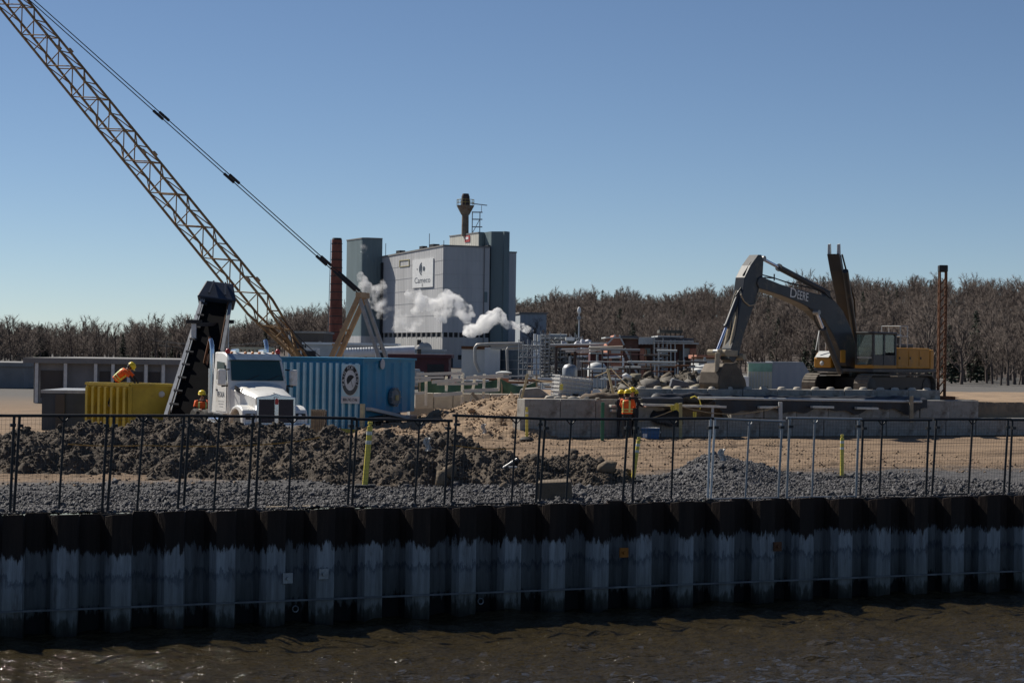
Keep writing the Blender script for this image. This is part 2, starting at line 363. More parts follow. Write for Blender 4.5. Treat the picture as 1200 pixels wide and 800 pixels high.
# ---- sheet pile wall
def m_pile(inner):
    m = bpy.data.materials.new('recess_shade_pile_steel' if inner else 'pile_steel'); m.use_nodes = True; nt = m.node_tree; N = nt.nodes; L = nt.links; b = N['Principled BSDF']
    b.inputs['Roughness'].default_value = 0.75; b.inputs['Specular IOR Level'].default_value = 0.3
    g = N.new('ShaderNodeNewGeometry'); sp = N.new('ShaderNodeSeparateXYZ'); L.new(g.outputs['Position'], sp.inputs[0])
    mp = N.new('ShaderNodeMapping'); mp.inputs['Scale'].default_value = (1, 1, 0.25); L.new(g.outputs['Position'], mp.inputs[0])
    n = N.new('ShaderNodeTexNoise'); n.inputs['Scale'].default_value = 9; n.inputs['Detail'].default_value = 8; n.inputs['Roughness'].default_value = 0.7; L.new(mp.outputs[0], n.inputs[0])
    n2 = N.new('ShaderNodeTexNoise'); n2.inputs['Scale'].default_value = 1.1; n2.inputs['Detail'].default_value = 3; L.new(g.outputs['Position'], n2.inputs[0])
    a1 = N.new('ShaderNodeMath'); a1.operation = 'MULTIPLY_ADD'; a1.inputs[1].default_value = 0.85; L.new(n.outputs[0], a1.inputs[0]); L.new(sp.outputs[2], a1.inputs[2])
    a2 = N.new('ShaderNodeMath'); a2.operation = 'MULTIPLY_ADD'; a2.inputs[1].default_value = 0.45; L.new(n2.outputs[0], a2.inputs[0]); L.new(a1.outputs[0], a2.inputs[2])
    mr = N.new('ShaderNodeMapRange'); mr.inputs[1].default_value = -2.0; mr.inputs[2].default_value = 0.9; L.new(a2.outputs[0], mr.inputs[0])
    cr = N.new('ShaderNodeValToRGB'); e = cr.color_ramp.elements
    f = 0.52 if inner else 0.92; dk = (0.022, 0.015, 0.012, 1)  # recessed piles get a darker tone: recess shade put into the colour
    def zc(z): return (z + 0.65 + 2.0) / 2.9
    stops = [(-2.15, (0.02, 0.02, 0.016)), (-1.95, (0.06 * f, 0.06 * f, 0.05 * f)), (-1.8, (0.22 * f, 0.225 * f, 0.215 * f)), (-1.25, (0.26 * f, 0.275 * f, 0.285 * f)), (-1.12, (0.13 * f, 0.145 * f, 0.17 * f)), (-1.06, (0.31 * f, 0.33 * f, 0.345 * f)), (-0.72, (0.35 * f, 0.365 * f, 0.38 * f)), (-0.64, (0.022, 0.015, 0.012)), (0.1, (0.035, 0.02, 0.014))]  # the dark bluish stop paints a shadow line across the pale band
    if inner: stops[0] = (-2.15, (0.006, 0.006, 0.006)); stops[1] = (-1.82, (0.008, 0.008, 0.008)); stops[2] = (-1.74, (0.2 * f, 0.21 * f, 0.2 * f))  # foot of the recess painted black, shade of the void below the waler
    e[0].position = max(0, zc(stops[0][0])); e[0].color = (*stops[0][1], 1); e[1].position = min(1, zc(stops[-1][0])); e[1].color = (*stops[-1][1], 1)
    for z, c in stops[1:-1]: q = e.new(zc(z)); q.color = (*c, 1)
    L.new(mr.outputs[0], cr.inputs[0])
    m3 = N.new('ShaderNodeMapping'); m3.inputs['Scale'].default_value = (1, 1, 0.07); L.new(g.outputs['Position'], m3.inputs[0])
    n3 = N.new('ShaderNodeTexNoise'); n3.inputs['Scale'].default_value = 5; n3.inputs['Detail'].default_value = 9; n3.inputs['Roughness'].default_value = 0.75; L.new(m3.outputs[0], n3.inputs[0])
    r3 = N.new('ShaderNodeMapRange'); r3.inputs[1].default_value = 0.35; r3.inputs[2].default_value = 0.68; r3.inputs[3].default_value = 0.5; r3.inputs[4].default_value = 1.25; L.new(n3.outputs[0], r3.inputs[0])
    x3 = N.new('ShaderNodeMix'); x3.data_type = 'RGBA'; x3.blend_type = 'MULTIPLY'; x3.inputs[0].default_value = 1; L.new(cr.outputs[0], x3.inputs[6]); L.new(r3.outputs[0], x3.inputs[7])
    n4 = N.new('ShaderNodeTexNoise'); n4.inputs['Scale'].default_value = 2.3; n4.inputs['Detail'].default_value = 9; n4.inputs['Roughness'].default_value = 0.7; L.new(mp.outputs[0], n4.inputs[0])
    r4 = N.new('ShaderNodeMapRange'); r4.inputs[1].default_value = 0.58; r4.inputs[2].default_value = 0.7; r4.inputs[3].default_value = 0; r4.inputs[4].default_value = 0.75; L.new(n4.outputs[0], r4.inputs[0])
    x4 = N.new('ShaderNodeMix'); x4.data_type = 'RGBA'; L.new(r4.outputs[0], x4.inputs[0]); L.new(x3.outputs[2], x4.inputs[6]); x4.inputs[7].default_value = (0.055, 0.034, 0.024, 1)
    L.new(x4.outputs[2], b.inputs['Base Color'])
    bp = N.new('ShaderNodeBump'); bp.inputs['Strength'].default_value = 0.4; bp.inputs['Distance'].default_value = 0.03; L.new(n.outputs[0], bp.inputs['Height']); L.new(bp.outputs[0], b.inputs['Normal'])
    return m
MRUST = M('rusty_steel', (0.14, 0.065, 0.035), 0.85, 0.2, 0.4, 5, 0.4, 30)
MSTEEL = M('grey_steel', (0.3, 0.31, 0.32), 0.5, 0.6, 0.2, 4, 0.1, 40)
MGALV = M('pale_galvanised', (0.5, 0.51, 0.52), 0.45, 0.5, 0.15, 4, 0.05, 40)
MBLACK = M('black_paint', (0.018, 0.018, 0.02), 0.5, 0, 0.2, 5, 0.05, 40)
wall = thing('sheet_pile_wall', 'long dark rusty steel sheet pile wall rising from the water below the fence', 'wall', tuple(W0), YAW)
def pile(sign, mat, name):
    prof = [(-0.262, 0.0), (-0.185, -0.2 * sign), (0.185, -0.2 * sign), (0.262, 0.0)]; th = 0.022; back = [(a, b + th) for a, b in prof]
    mb = MB(); n = 4; tops = [0.0, 0.04, 0.05, -0.01] if sign > 0 else [-0.005, 0.035, 0.03, -0.04]
    zs = [[-4.0] * 4, tops]
    vs = [(a, b, zz[i]) for ring in (prof, back) for zz in zs for i, (a, b) in enumerate(ring)]
    F = []
    for i in range(3):
        F += [(i, i + 1, 4 + i + 1, 4 + i), (8 + i, 12 + i, 12 + i + 1, 8 + i + 1), (4 + i, 4 + i + 1, 12 + i + 1, 12 + i)]
    F += [(0, 4, 12, 8), (3, 11, 15, 7)]
    mb.add(vs, F); return B(mb, name, mat, wall)
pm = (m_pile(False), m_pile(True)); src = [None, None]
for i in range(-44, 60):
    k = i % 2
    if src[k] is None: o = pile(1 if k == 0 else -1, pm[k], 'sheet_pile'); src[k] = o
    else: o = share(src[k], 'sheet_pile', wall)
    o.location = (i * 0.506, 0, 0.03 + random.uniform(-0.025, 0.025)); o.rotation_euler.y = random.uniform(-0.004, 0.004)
mb = MB(); mb.box(-21, 29, -0.26, -0.225, -1.70, -1.665); B(mb, 'waler_rail', M('dull_waler', (0.14, 0.145, 0.15), 0.7, 0.2, 0.4, 3), wall)
mb = MB(); mb.box(-21, 29, 0.235, 0.275, -0.9, 0.035); B(mb, 'backing_plate', MBLACK, wall)
def on_wall(px, py, y):       # local coords on the plane y of the wall
    p = plane_hit(px, py, W0 + NV * y, DV); q = p - W0; return q.dot(DV), q.z
MOCHRE = M('rust_orange', (0.35, 0.13, 0.02), 0.8, 0, 0.3, 6, 0.2, 30)
for px, py, m_, nm in ((337, 677, MSTEEL, 'anchor_plate'), (379, 672, MSTEEL, 'anchor_plate'), (731, 647, MOCHRE, 'anchor_plate'), (911, 640, MRUST, 'anchor_plate')):
    s, z = on_wall(px, py, -0.23); mb = MB(); mb.box(s - 0.1, s + 0.1, -0.25, -0.215, z - 0.1, z + 0.1); mb.bar((s, -0.3, z), (s, -0.24, z), 0.035, 8); B(mb, nm, m_, wall)
for px, py in ((346, 713), (563, 704), (756, 695), (930, 683)):
    s, z = on_wall(px, py, 0.15); c = [(s + 0.06 * math.cos(a), 0.14, z + 0.06 * math.sin(a)) for a in np.linspace(0, 6.28, 13)]
    B(MB().tube(c, 0.014, 5), 'mooring_ring', MSTEEL, wall)

# ---- loose gravel on the wharf edge
def gravel():
    n = 62000; s = np.random.uniform(-11.5, 16, n); t = 0.32 + np.abs(np.random.normal(0, 1, n)) * 3.8
    keep = t < 9.5; s = s[keep]; t = t[keep]; X = DV.x * s + NV.x * t; Y = 41 + DV.y * s + NV.y * t
    r = (0.012 + 0.04 * np.random.rand(len(X)) ** 2.2) * np.where(np.random.rand(len(X)) < 0.02, 2.2, 1)
    V, F = stones(np.stack([X, Y, ground_h(X, Y) + r * 0.35], 1), r, OCT_V, OCT_F); mesh_np('gravel', V, F, MGRAV, kind='stuff')
gravel()
def soil_crumbs():
    n = 12000; s = np.random.uniform(-16, 24, n); t = np.random.uniform(8.5, 33, n); X = DV.x * s + NV.x * t; Y = 41 + DV.y * s + NV.y * t
    r = 0.012 + 0.04 * np.random.rand(n) ** 4; V, F = stones(np.stack([X, Y, ground_h(X, Y) + r * 0.2], 1), r, ICO_V, ICO_F); mesh_np('soil_crumbs', V, F, MSAND, kind='stuff')
soil_crumbs()

# ---- heaps: silhouettes in the picture give each bump's height at its distance
def bumps_h(bumps, amp, freq, seed):
    B_ = [(XA(px, Y), Y, max(ZA(px, py, Y), 0.12), rx, ry) for px, py, Y, rx, ry in bumps]
    def h(X, Y):
        o = np.full(X.shape, -0.3)
        wx = X + 0.9 * fbm(X * 0.7, Y * 0.7, seed + 50, 3); wy = Y + 0.9 * fbm(X * 0.7, Y * 0.7, seed + 60, 3)
        for x, y, z, rx, ry in B_:
            d = np.sqrt(((wx - x) / rx) ** 2 + ((wy - y) / ry) ** 2); o = np.maximum(o, (z + 0.3) * np.clip(1 - 0.72 * d ** 1.5, 0, 1) * 1.0 - 0.3)
        nz = amp * (fbm(X * freq, Y * freq, seed, 5) * 1.5 + 0.55 * np.abs(fbm(X * freq * 1.9, Y * freq * 1.9, seed + 9, 4)) * 2 - 0.12)
        return np.where(o > -0.25, o + nz * smooth((o + 0.25) / 0.4), o)
    xs = [b[0] for b in B_]; ys = [b[1] for b in B_]; rx = max(b[3] for b in B_) * 1.5; ry = max(b[4] for b in B_) * 1.5
    return h, (min(xs) - rx, max(xs) + rx, min(ys) - ry, max(ys) + ry)
def heap(name, label, bumps, mat, amp, freq, seed, res, nclod, rc, clodmat=None, base=0.0):
    h, (x0, x1, y0, y1) = bumps_h(bumps, amp, freq, seed)
    def hh(X, Y):
        t = X * NV.x + (Y - 41) * NV.y; return np.where(t > 0.7, h(X, Y) - 0.02, -1)
    o = hf_mesh(name, x0, x1, y0, y1, res, hh, mat, base=base); tag(o, label, 'heap'); ROOTM[o.name] = Matrix.Translation(o.location)
    X = np.random.uniform(x0, x1, nclod * 4); Y = np.random.uniform(y0, y1, nclod * 4); z = hh(X, Y); k = z > 0.02; X, Y, z = X[k][:nclod], Y[k][:nclod], z[k][:nclod]
    r = rc * np.random.uniform(0.3, 1, len(X)) ** 2 * np.where(np.random.rand(len(X)) < 0.025, 2.3, 1)
    V, F = stones(np.stack([X, Y, z + base], 1), r, ICO_V, ICO_F); V = V - np.array(o.location)
    mesh_np('clods', V, F, clodmat or mat, o, 0, 'stuff'); return o, hh
heap('dirt_heap', 'long heap of dark churned soil in front of the white truck and blue tank',
     [(20, 512, 53, 3, 3), (70, 506, 53, 3, 3.4), (120, 500, 54, 3, 3.4), (175, 493, 54, 2.4, 4), (225, 487, 54, 2.2, 4.4), (268, 490, 54, 1.7, 4.2), (305, 497, 53.5, 1.6, 4.2), (345, 502, 52.5, 1.7, 4), (385, 507, 52, 1.7, 3.6), (430, 513, 51.5, 1.7, 3.6), (475, 516, 51, 1.7, 3.6), (515, 513, 51.5, 1.5, 3.4), (548, 514, 51, 1.3, 3.2), (575, 530, 50, 1.2, 2.6)],
     MSOIL, 0.5, 1.3, 31, 0.06, 26000, 0.06)
heap('dirt_heap', 'low lumpy heap of dark soil clods right of the long heap, behind the tan block',
     [(632, 537, 50, 1.1, 2.2), (662, 533, 50.5, 1.1, 2.2), (695, 540, 50, 1.1, 2.0), (718, 548, 50, 0.7, 1.6)], MSOIL, 0.4, 1.6, 41, 0.055, 6000, 0.065)
heap('gravel_heap', 'peaked heap of grey gravel behind the right half of the fence',
     [(800, 562, 50.5, 1.1, 2.2), (828, 543, 51, 1.3, 2.6), (848, 533, 51.5, 1.4, 3.0), (880, 541, 52, 1.5, 2.8), (915, 552, 52.5, 1.4, 2.6), (960, 566, 51.5, 1.4, 2.0), (1010, 569, 52.5, 1.6, 2.0), (1060, 571, 53.5, 1.6, 2.0)], MGRAV, 0.16, 1.8, 51, 0.065, 14000, 0.042)
ramp_o, ramp_h = heap('dirt_ramp', 'sunlit brown dirt ramp sloping up to the concrete blocks left of the white tote',
     [(450, 503, 76, 2.2, 4), (480, 497, 77, 2.4, 5), (510, 489, 79, 2.6, 6), (545, 478, 81, 2.8, 7), (575, 468, 82, 2.8, 8), (600, 464, 82, 2.4, 8)], MSAND, 0.3, 1.3, 61, 0.1, 4500, 0.07, MSAND)

# ---- raised work platform behind the concrete block wall
TW = st(G(640, 513))[1]; SW = s_at(612, TW)
def plat_h(X, Y):
    s = X * DV.x + (Y - 41) * DV.y; t = X * NV.x + (Y - 41) * NV.y
    e = smooth((t - TW - 0.75) / 0.15) * smooth((s - SW + 0.2) / 0.4); back = smooth((t - TW - 3) / 4) * smooth((s - SW + 2) / 2)
    h = 1.38 * np.maximum(e, back) * smooth((X + 0.2) / 0.6) * (1 - smooth((t - TW - 22) / 4)) + 0.05 * fbm(X * 1.1, Y * 1.1, 71, 4)
    return np.where(h > 0.12, h, -0.2)
c0 = site(SW + 14, TW + 12)
hf_mesh('work_platform', c0.x - 34, c0.x + 34, c0.y - 24, c0.y + 26, 0.2, plat_h, MSAND, kind='structure')

# ---- hill behind the works and its woods
def hill_h(X, Y):
    px = 600 + X / np.maximum(Y, 1) * FPX
    top = np.interp(px, [-400, 180, 260, 330, 400, 520, 640, 720, 840, 960, 1080, 1250, 1700], [0, 0, 2.5, 6, 9, 11, 13, 18, 16, 22, 24, 18, 13]) + 3.5 * (vnoise(px / 38.0, px * 0 + 3, 77) - 0.5) * smooth((px - 300) / 200)
    return top * smooth((Y - 330) / 420) + 1.0 * fbm(X * 0.02, Y * 0.02, 81, 3) * smooth((Y - 340) / 100) - 0.3
MWOODFLOOR = M('leaf_litter', (0.065, 0.05, 0.042), 0.95, 0, 0.35, 0.05, 0.3, 1)
hf_mesh('hill', -900, 900, 330, 2400, 12, hill_h, MWOODFLOOR, kind='structure', sm=180)
def seg3(V, F, p, q, r0, r1=0.0, n=3):
    d = q - p; d = d / (np.linalg.norm(d) + 1e-9); a = np.cross(d, (0.31, 0.22, 0.93)); a /= np.linalg.norm(a) + 1e-9; b = np.cross(d, a); o = len(V)
    for i in range(n):
        t = 2 * math.pi * i / n; V.append(p + r0 * (a * math.cos(t) + b * math.sin(t)))
    if r1 <= 0:
        V.append(q)
        for i in range(n): F.append((o + i, o + (i + 1) % n, o + n))
    else:
        for i in range(n):
            t = 2 * math.pi * i / n; V.append(q + r1 * (a * math.cos(t) + b * math.sin(t)))
        for i in range(n): F.append((o + i, o + (i + 1) % n, o + n + i)); F.append((o + (i + 1) % n, o + n + (i + 1) % n, o + n + i))
def bare_tree(seed, Ht=11.0, limbs=11, thick=1.0):
    rg = np.random.RandomState(seed); TV, TF, CV, CF = [], [], [], []
    top = np.array([rg.normal(0, 0.5), rg.normal(0, 0.5), Ht * 0.82]); pts = [np.zeros(3), top * 0.3 + rg.normal(0, 0.15, 3), top * 0.62 + rg.normal(0, 0.25, 3), top]
    rr = [0.26, 0.2, 0.13, 0.05]
    for i in range(3): seg3(TV, TF, pts[i], pts[i + 1], rr[i] * thick, rr[i + 1] * thick, 6)
    up = np.array([0, 0, 1.0])
    def along(f):
        f *= 3; i = min(int(f), 2); return pts[i] + (pts[i + 1] - pts[i]) * (f - i)
    for k in range(limbs):
        f = 0.28 + 0.7 * k / limbs + rg.uniform(-0.03, 0.03); a = k * 2.4 + rg.uniform(-0.4, 0.4); el = rg.uniform(0.35, 0.95) + 0.4 * f
        d = np.array([math.cos(a) * math.cos(el), math.sin(a) * math.cos(el), math.sin(el)]); ln = Ht * 0.44 * (1.15 - 0.65 * f) * rg.uniform(0.8, 1.15)
        p = along(f); q = p + d * ln * 0.5; e = q + (d + up * 0.35) / 1.2 * ln * 0.5
        seg3(CV, CF, p, q, 0.09 * thick, 0.06 * thick, 4); seg3(CV, CF, q, e, 0.06 * thick, 0.02 * thick, 3)
        for j in range(6):
            g = rg.uniform(0.25, 1); b0 = p + (q - p) * g * 2 if g < 0.5 else q + (e - q) * (g - 0.5) * 2
            dd = d + rg.normal(0, 0.55, 3) + up * 0.3; dd /= np.linalg.norm(dd); l2 = ln * rg.uniform(0.25, 0.5); b1 = b0 + dd * l2
            seg3(CV, CF, b0, b1, 0.04 * thick, 0.015 * thick, 3)
            for i in range(8):
                t0 = b0 + (b1 - b0) * rg.uniform(0.2, 1); d3 = dd + rg.normal(0, 0.6, 3) + up * 0.15; d3 /= np.linalg.norm(d3)
                seg3(CV, CF, t0, t0 + d3 * rg.uniform(0.5, 1.3), 0.028 * thick)
    return (np.array(TV), np.array(TF)), (np.array(CV), np.array(CF))
def conifer(seed, Ht=12.0, rad=2.4):
    rg = np.random.RandomState(seed); TV, TF, CV, CF = [], [], [], []
    seg3(TV, TF, np.zeros(3), np.array([0, 0, Ht]), 0.22, 0.03, 6); n = 38
    for k in range(n):
        f = 0.08 + 0.92 * k / n; z = f * Ht; r = rad * (1 - f) ** 0.8 * rg.uniform(0.6, 1.1) + 0.12
        for j in range(6):
            if rg.rand() < 0.12: continue
            a = rg.uniform(0, 6.28); d = np.array([math.cos(a), math.sin(a), rg.uniform(-0.3, 0.12)]); p = np.array([0, 0, z + rg.normal(0, 0.1)]); e = p + d * r * rg.uniform(0.7, 1.1)
            s = np.cross(d, (0, 0, 1)); s /= np.linalg.norm(s)
            for g in (0.35, 0.6, 0.85, 1.0):
                c = p + (e - p) * g; w = 0.16 * r + 0.18; o = len(CV); dn = np.array([0, 0, -1.0])
                tip = c + d * w * 0.9 + dn * w * 0.25
                CV.extend([c - s * w + dn * rg.uniform(0, 0.2), c + s * w + dn * rg.uniform(0, 0.2), tip, c + dn * w * rg.uniform(0.3, 0.6), c + np.array([0, 0, 0.1 * w])])
                CF.extend([(o, o + 2, o + 4), (o + 1, o + 4, o + 2), (o, o + 3, o + 2), (o + 1, o + 2, o + 3), (o, o + 4, o + 3), (o + 1, o + 3, o + 4)])
    return (np.array(TV), np.array(TF)), (np.array(CV), np.array(CF))
MBARK = M('grey_bark', (0.12, 0.1, 0.085), 0.9, 0, 0.3, 3, 0, 5)
MTWIG = M('bare_twigs', (0.105, 0.084, 0.074), 0.9, 0, 0.35, 0.25, 0, 5)
MNEEDLE = M('dark_needles', (0.03, 0.045, 0.028), 0.8, 0, 0.4, 0.6, 0, 5)
BT = [bare_tree(100 + i, 11 + (i % 3), 11 + i % 4, 1.0 + 0.1 * (i % 4)) for i in range(8)]
def far_wood():      # the wood reads as one mass: one object, its trees instanced on points
    kinds = bpy.data.collections.new('tree_kinds')
    for (tv, tf), (cv, cf) in BT:
        o = mesh_np('wood_tree', np.concatenate([tv, cv]), np.concatenate([tf, cf + len(tv)]), MTWIG); COL.objects.unlink(o); kinds.objects.link(o); kinds.objects.link(o.copy())
    t, c = conifer(260, 12, 2.4); o = mesh_np('wood_tree', np.concatenate([t[0], c[0]]), np.concatenate([t[1], c[1] + len(t[0])]), MNEEDLE); COL.objects.unlink(o); kinds.objects.link(o)
    rg = np.random.RandomState(5); pts = []; sc = []
    for i in range(3800):
        px = rg.uniform(-80, 1310)
        if px > 1060: Y = rg.uniform(240, 830)
        elif px < 40: Y = rg.uniform(330, 900)
        elif px > 625: Y = rg.uniform(355, 840)
        elif px > 300: Y = rg.uniform(480, 830)
        else: Y = rg.uniform(400, 900)
        X = (px - 600) / FPX * Y; pts.append((X, Y, float(hill_h(np.array([X]), np.array([Y]))[0]) - 0.2 if Y > 330 else -0.2)); sc.append(rg.uniform(0.42, 0.95) * (0.75 + 0.5 * float(vnoise(px / 55.0, Y / 120.0, 12))) * (1 if px > 330 else 0.85))
    me = bpy.data.meshes.new('far_wood'); me.from_pydata(pts, [], []); at = me.attributes.new('tree_scale', 'FLOAT', 'POINT'); at.data.foreach_set('value', sc); me.materials.append(MTWIG)
    o = link(bpy.data.objects.new('far_wood', me)); o['kind'] = 'stuff'
    g = bpy.data.node_groups.new('scatter_trees', 'GeometryNodeTree'); g.interface.new_socket('Geometry', in_out='INPUT', socket_type='NodeSocketGeometry'); g.interface.new_socket('Geometry', in_out='OUTPUT', socket_type='NodeSocketGeometry')
    N = g.nodes; L = g.links; gi = N.new('NodeGroupInput'); go = N.new('NodeGroupOutput'); ip = N.new('GeometryNodeInstanceOnPoints'); ci = N.new('GeometryNodeCollectionInfo')
    ci.inputs['Collection'].default_value = kinds; ci.inputs['Separate Children'].default_value = True; ci.inputs['Reset Children'].default_value = True; ip.inputs['Pick Instance'].default_value = True
    rv = N.new('FunctionNodeRandomValue'); rv.data_type = 'FLOAT_VECTOR'; rv.inputs[0].default_value = (-0.05, -0.05, 0); rv.inputs[1].default_value = (0.05, 0.05, 6.28)
    na = N.new('GeometryNodeInputNamedAttribute'); na.data_type = 'FLOAT'; na.inputs[0].default_value = 'tree_scale'
    L.new(gi.outputs[0], ip.inputs['Points']); L.new(ci.outputs[0], ip.inputs['Instance']); L.new(rv.outputs[0], ip.inputs['Rotation']); L.new(na.outputs[0], ip.inputs['Scale']); L.new(ip.outputs[0], go.inputs[0])
    md = o.modifiers.new('scatter', 'NODES'); md.node_group = g
far_wood()
TREE_SRC = {}
def tree(kind, variant, px, Y, Ht, label, group):
    key = (kind, variant)
    if key not in TREE_SRC:
        t, c = (BT[variant % 8] if kind == 'bare_tree' else conifer(200 + variant, 12, (2.3, 1.7, 2.9)[variant % 3]))
        mt = mesh_np('trunk', t[0], t[1], MBARK); mc = mesh_np('crown', c[0], c[1], MTWIG if kind == 'bare_tree' else MNEEDLE)
        TREE_SRC[key] = (mt.data, mc.data); bpy.data.objects.remove(mt); bpy.data.objects.remove(mc)
    X = (px - 600) / FPX * Y; z = float(hill_h(np.array([X]), np.array([Y]))[0]) if Y > 330 else 0
    r = thing(kind, label, 'tree', (X, Y, z - 0.2), random.uniform(0, 6.28), group); s = Ht / (11 if kind == 'bare_tree' else 12)
    for nm, me in zip(('trunk', 'crown'), TREE_SRC[key]):
        o = link(bpy.data.objects.new(nm, me)); o.parent = r
    r.scale = (s, s, s); return r
for i, px in enumerate([300, 325, 350, 368, 625, 640, 655, 668, 690, 700, 715, 745, 758, 775, 790, 802, 815, 830, 846, 862, 905, 920, 940, 968, 992, 1015, 1048, 1072, 1108, 1135, 1165]):
    tree('bare_tree', i, px, 790 + (i * 37) % 60, 6.0 + (i * 7 % 5) * 0.9, 'bare brown deciduous tree standing along the top of the far ridge', 'bare trees along the ridge')
for i, (px, Y, h, lb) in enumerate([(694, 800, 12, 'small dark conifer on the ridge, leftmost of a close pair left of the brick buildings'), (709, 800, 13.5, 'taller dark conifer of the close pair on the ridge above the scaffold'),
    (757, 800, 13, 'lone pointed conifer on the ridge above the pale metal roof'), (635, 790, 13.5, 'pointed conifer rising just right of the tall grey factory'), (918, 760, 11, 'broad dark evergreen seen under the arm of the excavator boom'),
    (1026, 700, 15, 'tall spruce on the ridge behind the excavator cab, left of a pair'), (1037, 705, 14.5, 'tall spruce on the ridge behind the excavator cab, right of a pair'), (1068, 690, 15, 'dark spruce on the ridge left of the rusty mast'), (1090, 690, 14, 'dark spruce just behind the rusty mast'),
    (1140, 680, 16, 'dark spruce on the ridge right of the rusty mast'), (112, 1000, 8, 'dark ragged pine on the far left skyline above the flat roofed shed'), (148, 990, 8.5, 'dark pine on the left skyline, middle of the row above the shed'), (184, 1000, 7.5, 'dark pine on the left skyline beside the thin pole'), (262, 700, 10, 'dark conifer right of the conveyor head, behind the crane boom'), (277, 720, 9, 'smaller conifer between the conveyor support and the crane boom')]):
    tree('conifer_tree', i % 3, px, Y, h * (0.62 if Y < 850 else 0.8), lb, 'dark conifers on the skyline')
for i, px in enumerate([30, 62, 200, 240]):
    tree('bare_tree', i, px, 820, 11 + i % 2, ['bare spreading tree at the far left end of the skyline', 'bare tree on the left skyline beside the leftmost bare tree', 'bare tree on the skyline just left of the conveyor head', 'bare tree on the skyline seen just beyond the conveyor head'][i], 'bare trees on the left skyline')
# ================================================================ THE FACTORY AND THE WORKS BEHIND
def clad(name, col, pitch=0.9, rough=0.6, streak=0.14):
    if name in MATS: return MATS[name]
    m = M(name, col, rough, 0, streak, 0.25, 0, 1, streak=1, spec=0.3); nt = m.node_tree; N = nt.nodes; L = nt.links; b = N['Principled BSDF']
    tc = N.new('ShaderNodeTexCoord'); sp = N.new('ShaderNodeSeparateXYZ'); L.new(tc.outputs['Object'], sp.inputs[0])
    ad = N.new('ShaderNodeMath'); ad.operation = 'ADD'; L.new(sp.outputs[0], ad.inputs[0]); L.new(sp.outputs[1], ad.inputs[1])
    mu = N.new('ShaderNodeMath'); mu.operation = 'MULTIPLY'; mu.inputs[1].default_value = 6.283 / pitch; L.new(ad.outputs[0], mu.inputs[0])
    sn = N.new('ShaderNodeMath'); sn.operation = 'SINE'; L.new(mu.outputs[0], sn.inputs[0])
    bp = N.new('ShaderNodeBump'); bp.inputs['Strength'].default_value = 0.25; bp.inputs['Distance'].default_value = 0.08; L.new(sn.outputs[0], bp.inputs['Height']); L.new(bp.outputs[0], b.inputs['Normal'])
    return m
MGREY = clad('grey_cladding', (0.46, 0.465, 0.475)); MTEAL = clad('teal_cladding', (0.15, 0.2, 0.215), 0.7); MCREAM = clad('cream_cladding', (0.5, 0.49, 0.44), 1.1)
MBASE = clad('pale_base_cladding', (0.42, 0.42, 0.41), 1.2); MWHITE = M('white_paint', (0.72, 0.73, 0.73), 0.5, 0, 0.1, 2, 0.03, 30)
MDARK = M('dark_opening', (0.02, 0.022, 0.025), 0.6, 0, 0.2, 2, 0, 1); MINK = M('slate_ink', (0.06, 0.08, 0.11), 0.6, 0, 0.05, 1, 0, 1)
MROOF = M('grey_roofing', (0.2, 0.2, 0.2), 0.85, 0, 0.2, 0.6, 0, 1)
CY = 380.0
cc = P(518, 400, CY); XR = Vector((0.917, 0.40, 0)).normalized()
fac = thing('factory_building', 'tall windowless grey factory block with a white sign on its side', 'factory', (cc.x, cc.y, 0), math.atan2(XR.y, XR.x))
FM = ROOTM[fac.name]; YR = Vector((-XR.y, XR.x, 0))
HT = ZA(518, 288.5, CY); LEN = 38.0
def fac_left(px, py, x=0.0):      # local (y,z) on the left face
    q = plane_hit(px, py, FM @ Vector((x, 0, 0)), YR); l = FM.inverted() @ q; return l.y, l.z
def fac_right(px, py, y=0.0):
    q = plane_hit(px, py, FM @ Vector((0, y, 0)), XR); l = FM.inverted() @ q; return l.x, l.z
XE = fac_right(574, 300)[0]; LEN = fac_left(441, 320)[0]
zv = fac_right(530, 395)[1]
# main hall: pale base below, grey cladding above, a sloping roof line along the side
mb = MB(); mb.box(0.12, XE, 0.12, LEN, 0, zv); B(mb, 'lower_wall', MBASE, fac)
zb = zv + 0.9; zl = fac_left(441, 303)[1]
mb = MB(); mb.hexa([(0, 0, zb), (XE, 0, zb), (XE, LEN, zb), (0, LEN, zb), (0, 0, HT), (XE, 0, HT), (XE, LEN, zl), (0, LEN, zl)]); B(mb, 'upper_wall', MGREY, fac)
mb = MB(); mb.box(0.35, XE, 0.35, LEN - 0.2, zv, zb); B(mb, 'vent_recess', MDARK, fac)
for i in range(9):
    x = 0.1 + i * XE / 9; mb = MB(); mb.box(x, x + 0.22, 0.02, 0.34, zv, zb); B(mb, 'vent_post', MBASE, fac)
for i in range(14):
    y = 0.4 + i * LEN / 14; mb = MB(); mb.box(0.02, 0.34, y, y + 0.25, zv, zb); B(mb, 'vent_post', MBASE, fac)
mb = MB(); mb.hexa([(-0.12, -0.12, HT), (XE, -0.12, HT), (XE, LEN, zl), (-0.12, LEN, zl), (-0.12, -0.12, HT + 0.3), (XE, -0.12, HT + 0.3), (XE, LEN, zl + 0.3), (-0.12, LEN, zl + 0.3)]); B(mb, 'parapet', MROOF, fac)
x0, z0 = fac_right(537, 418); x1, z1 = fac_right(556, 424)
mb = MB(); mb.box(x0, x1, -0.06, 0.1, z0 - 0.5, z0 + 0.35); B(mb, 'low_window', MDARK, fac)
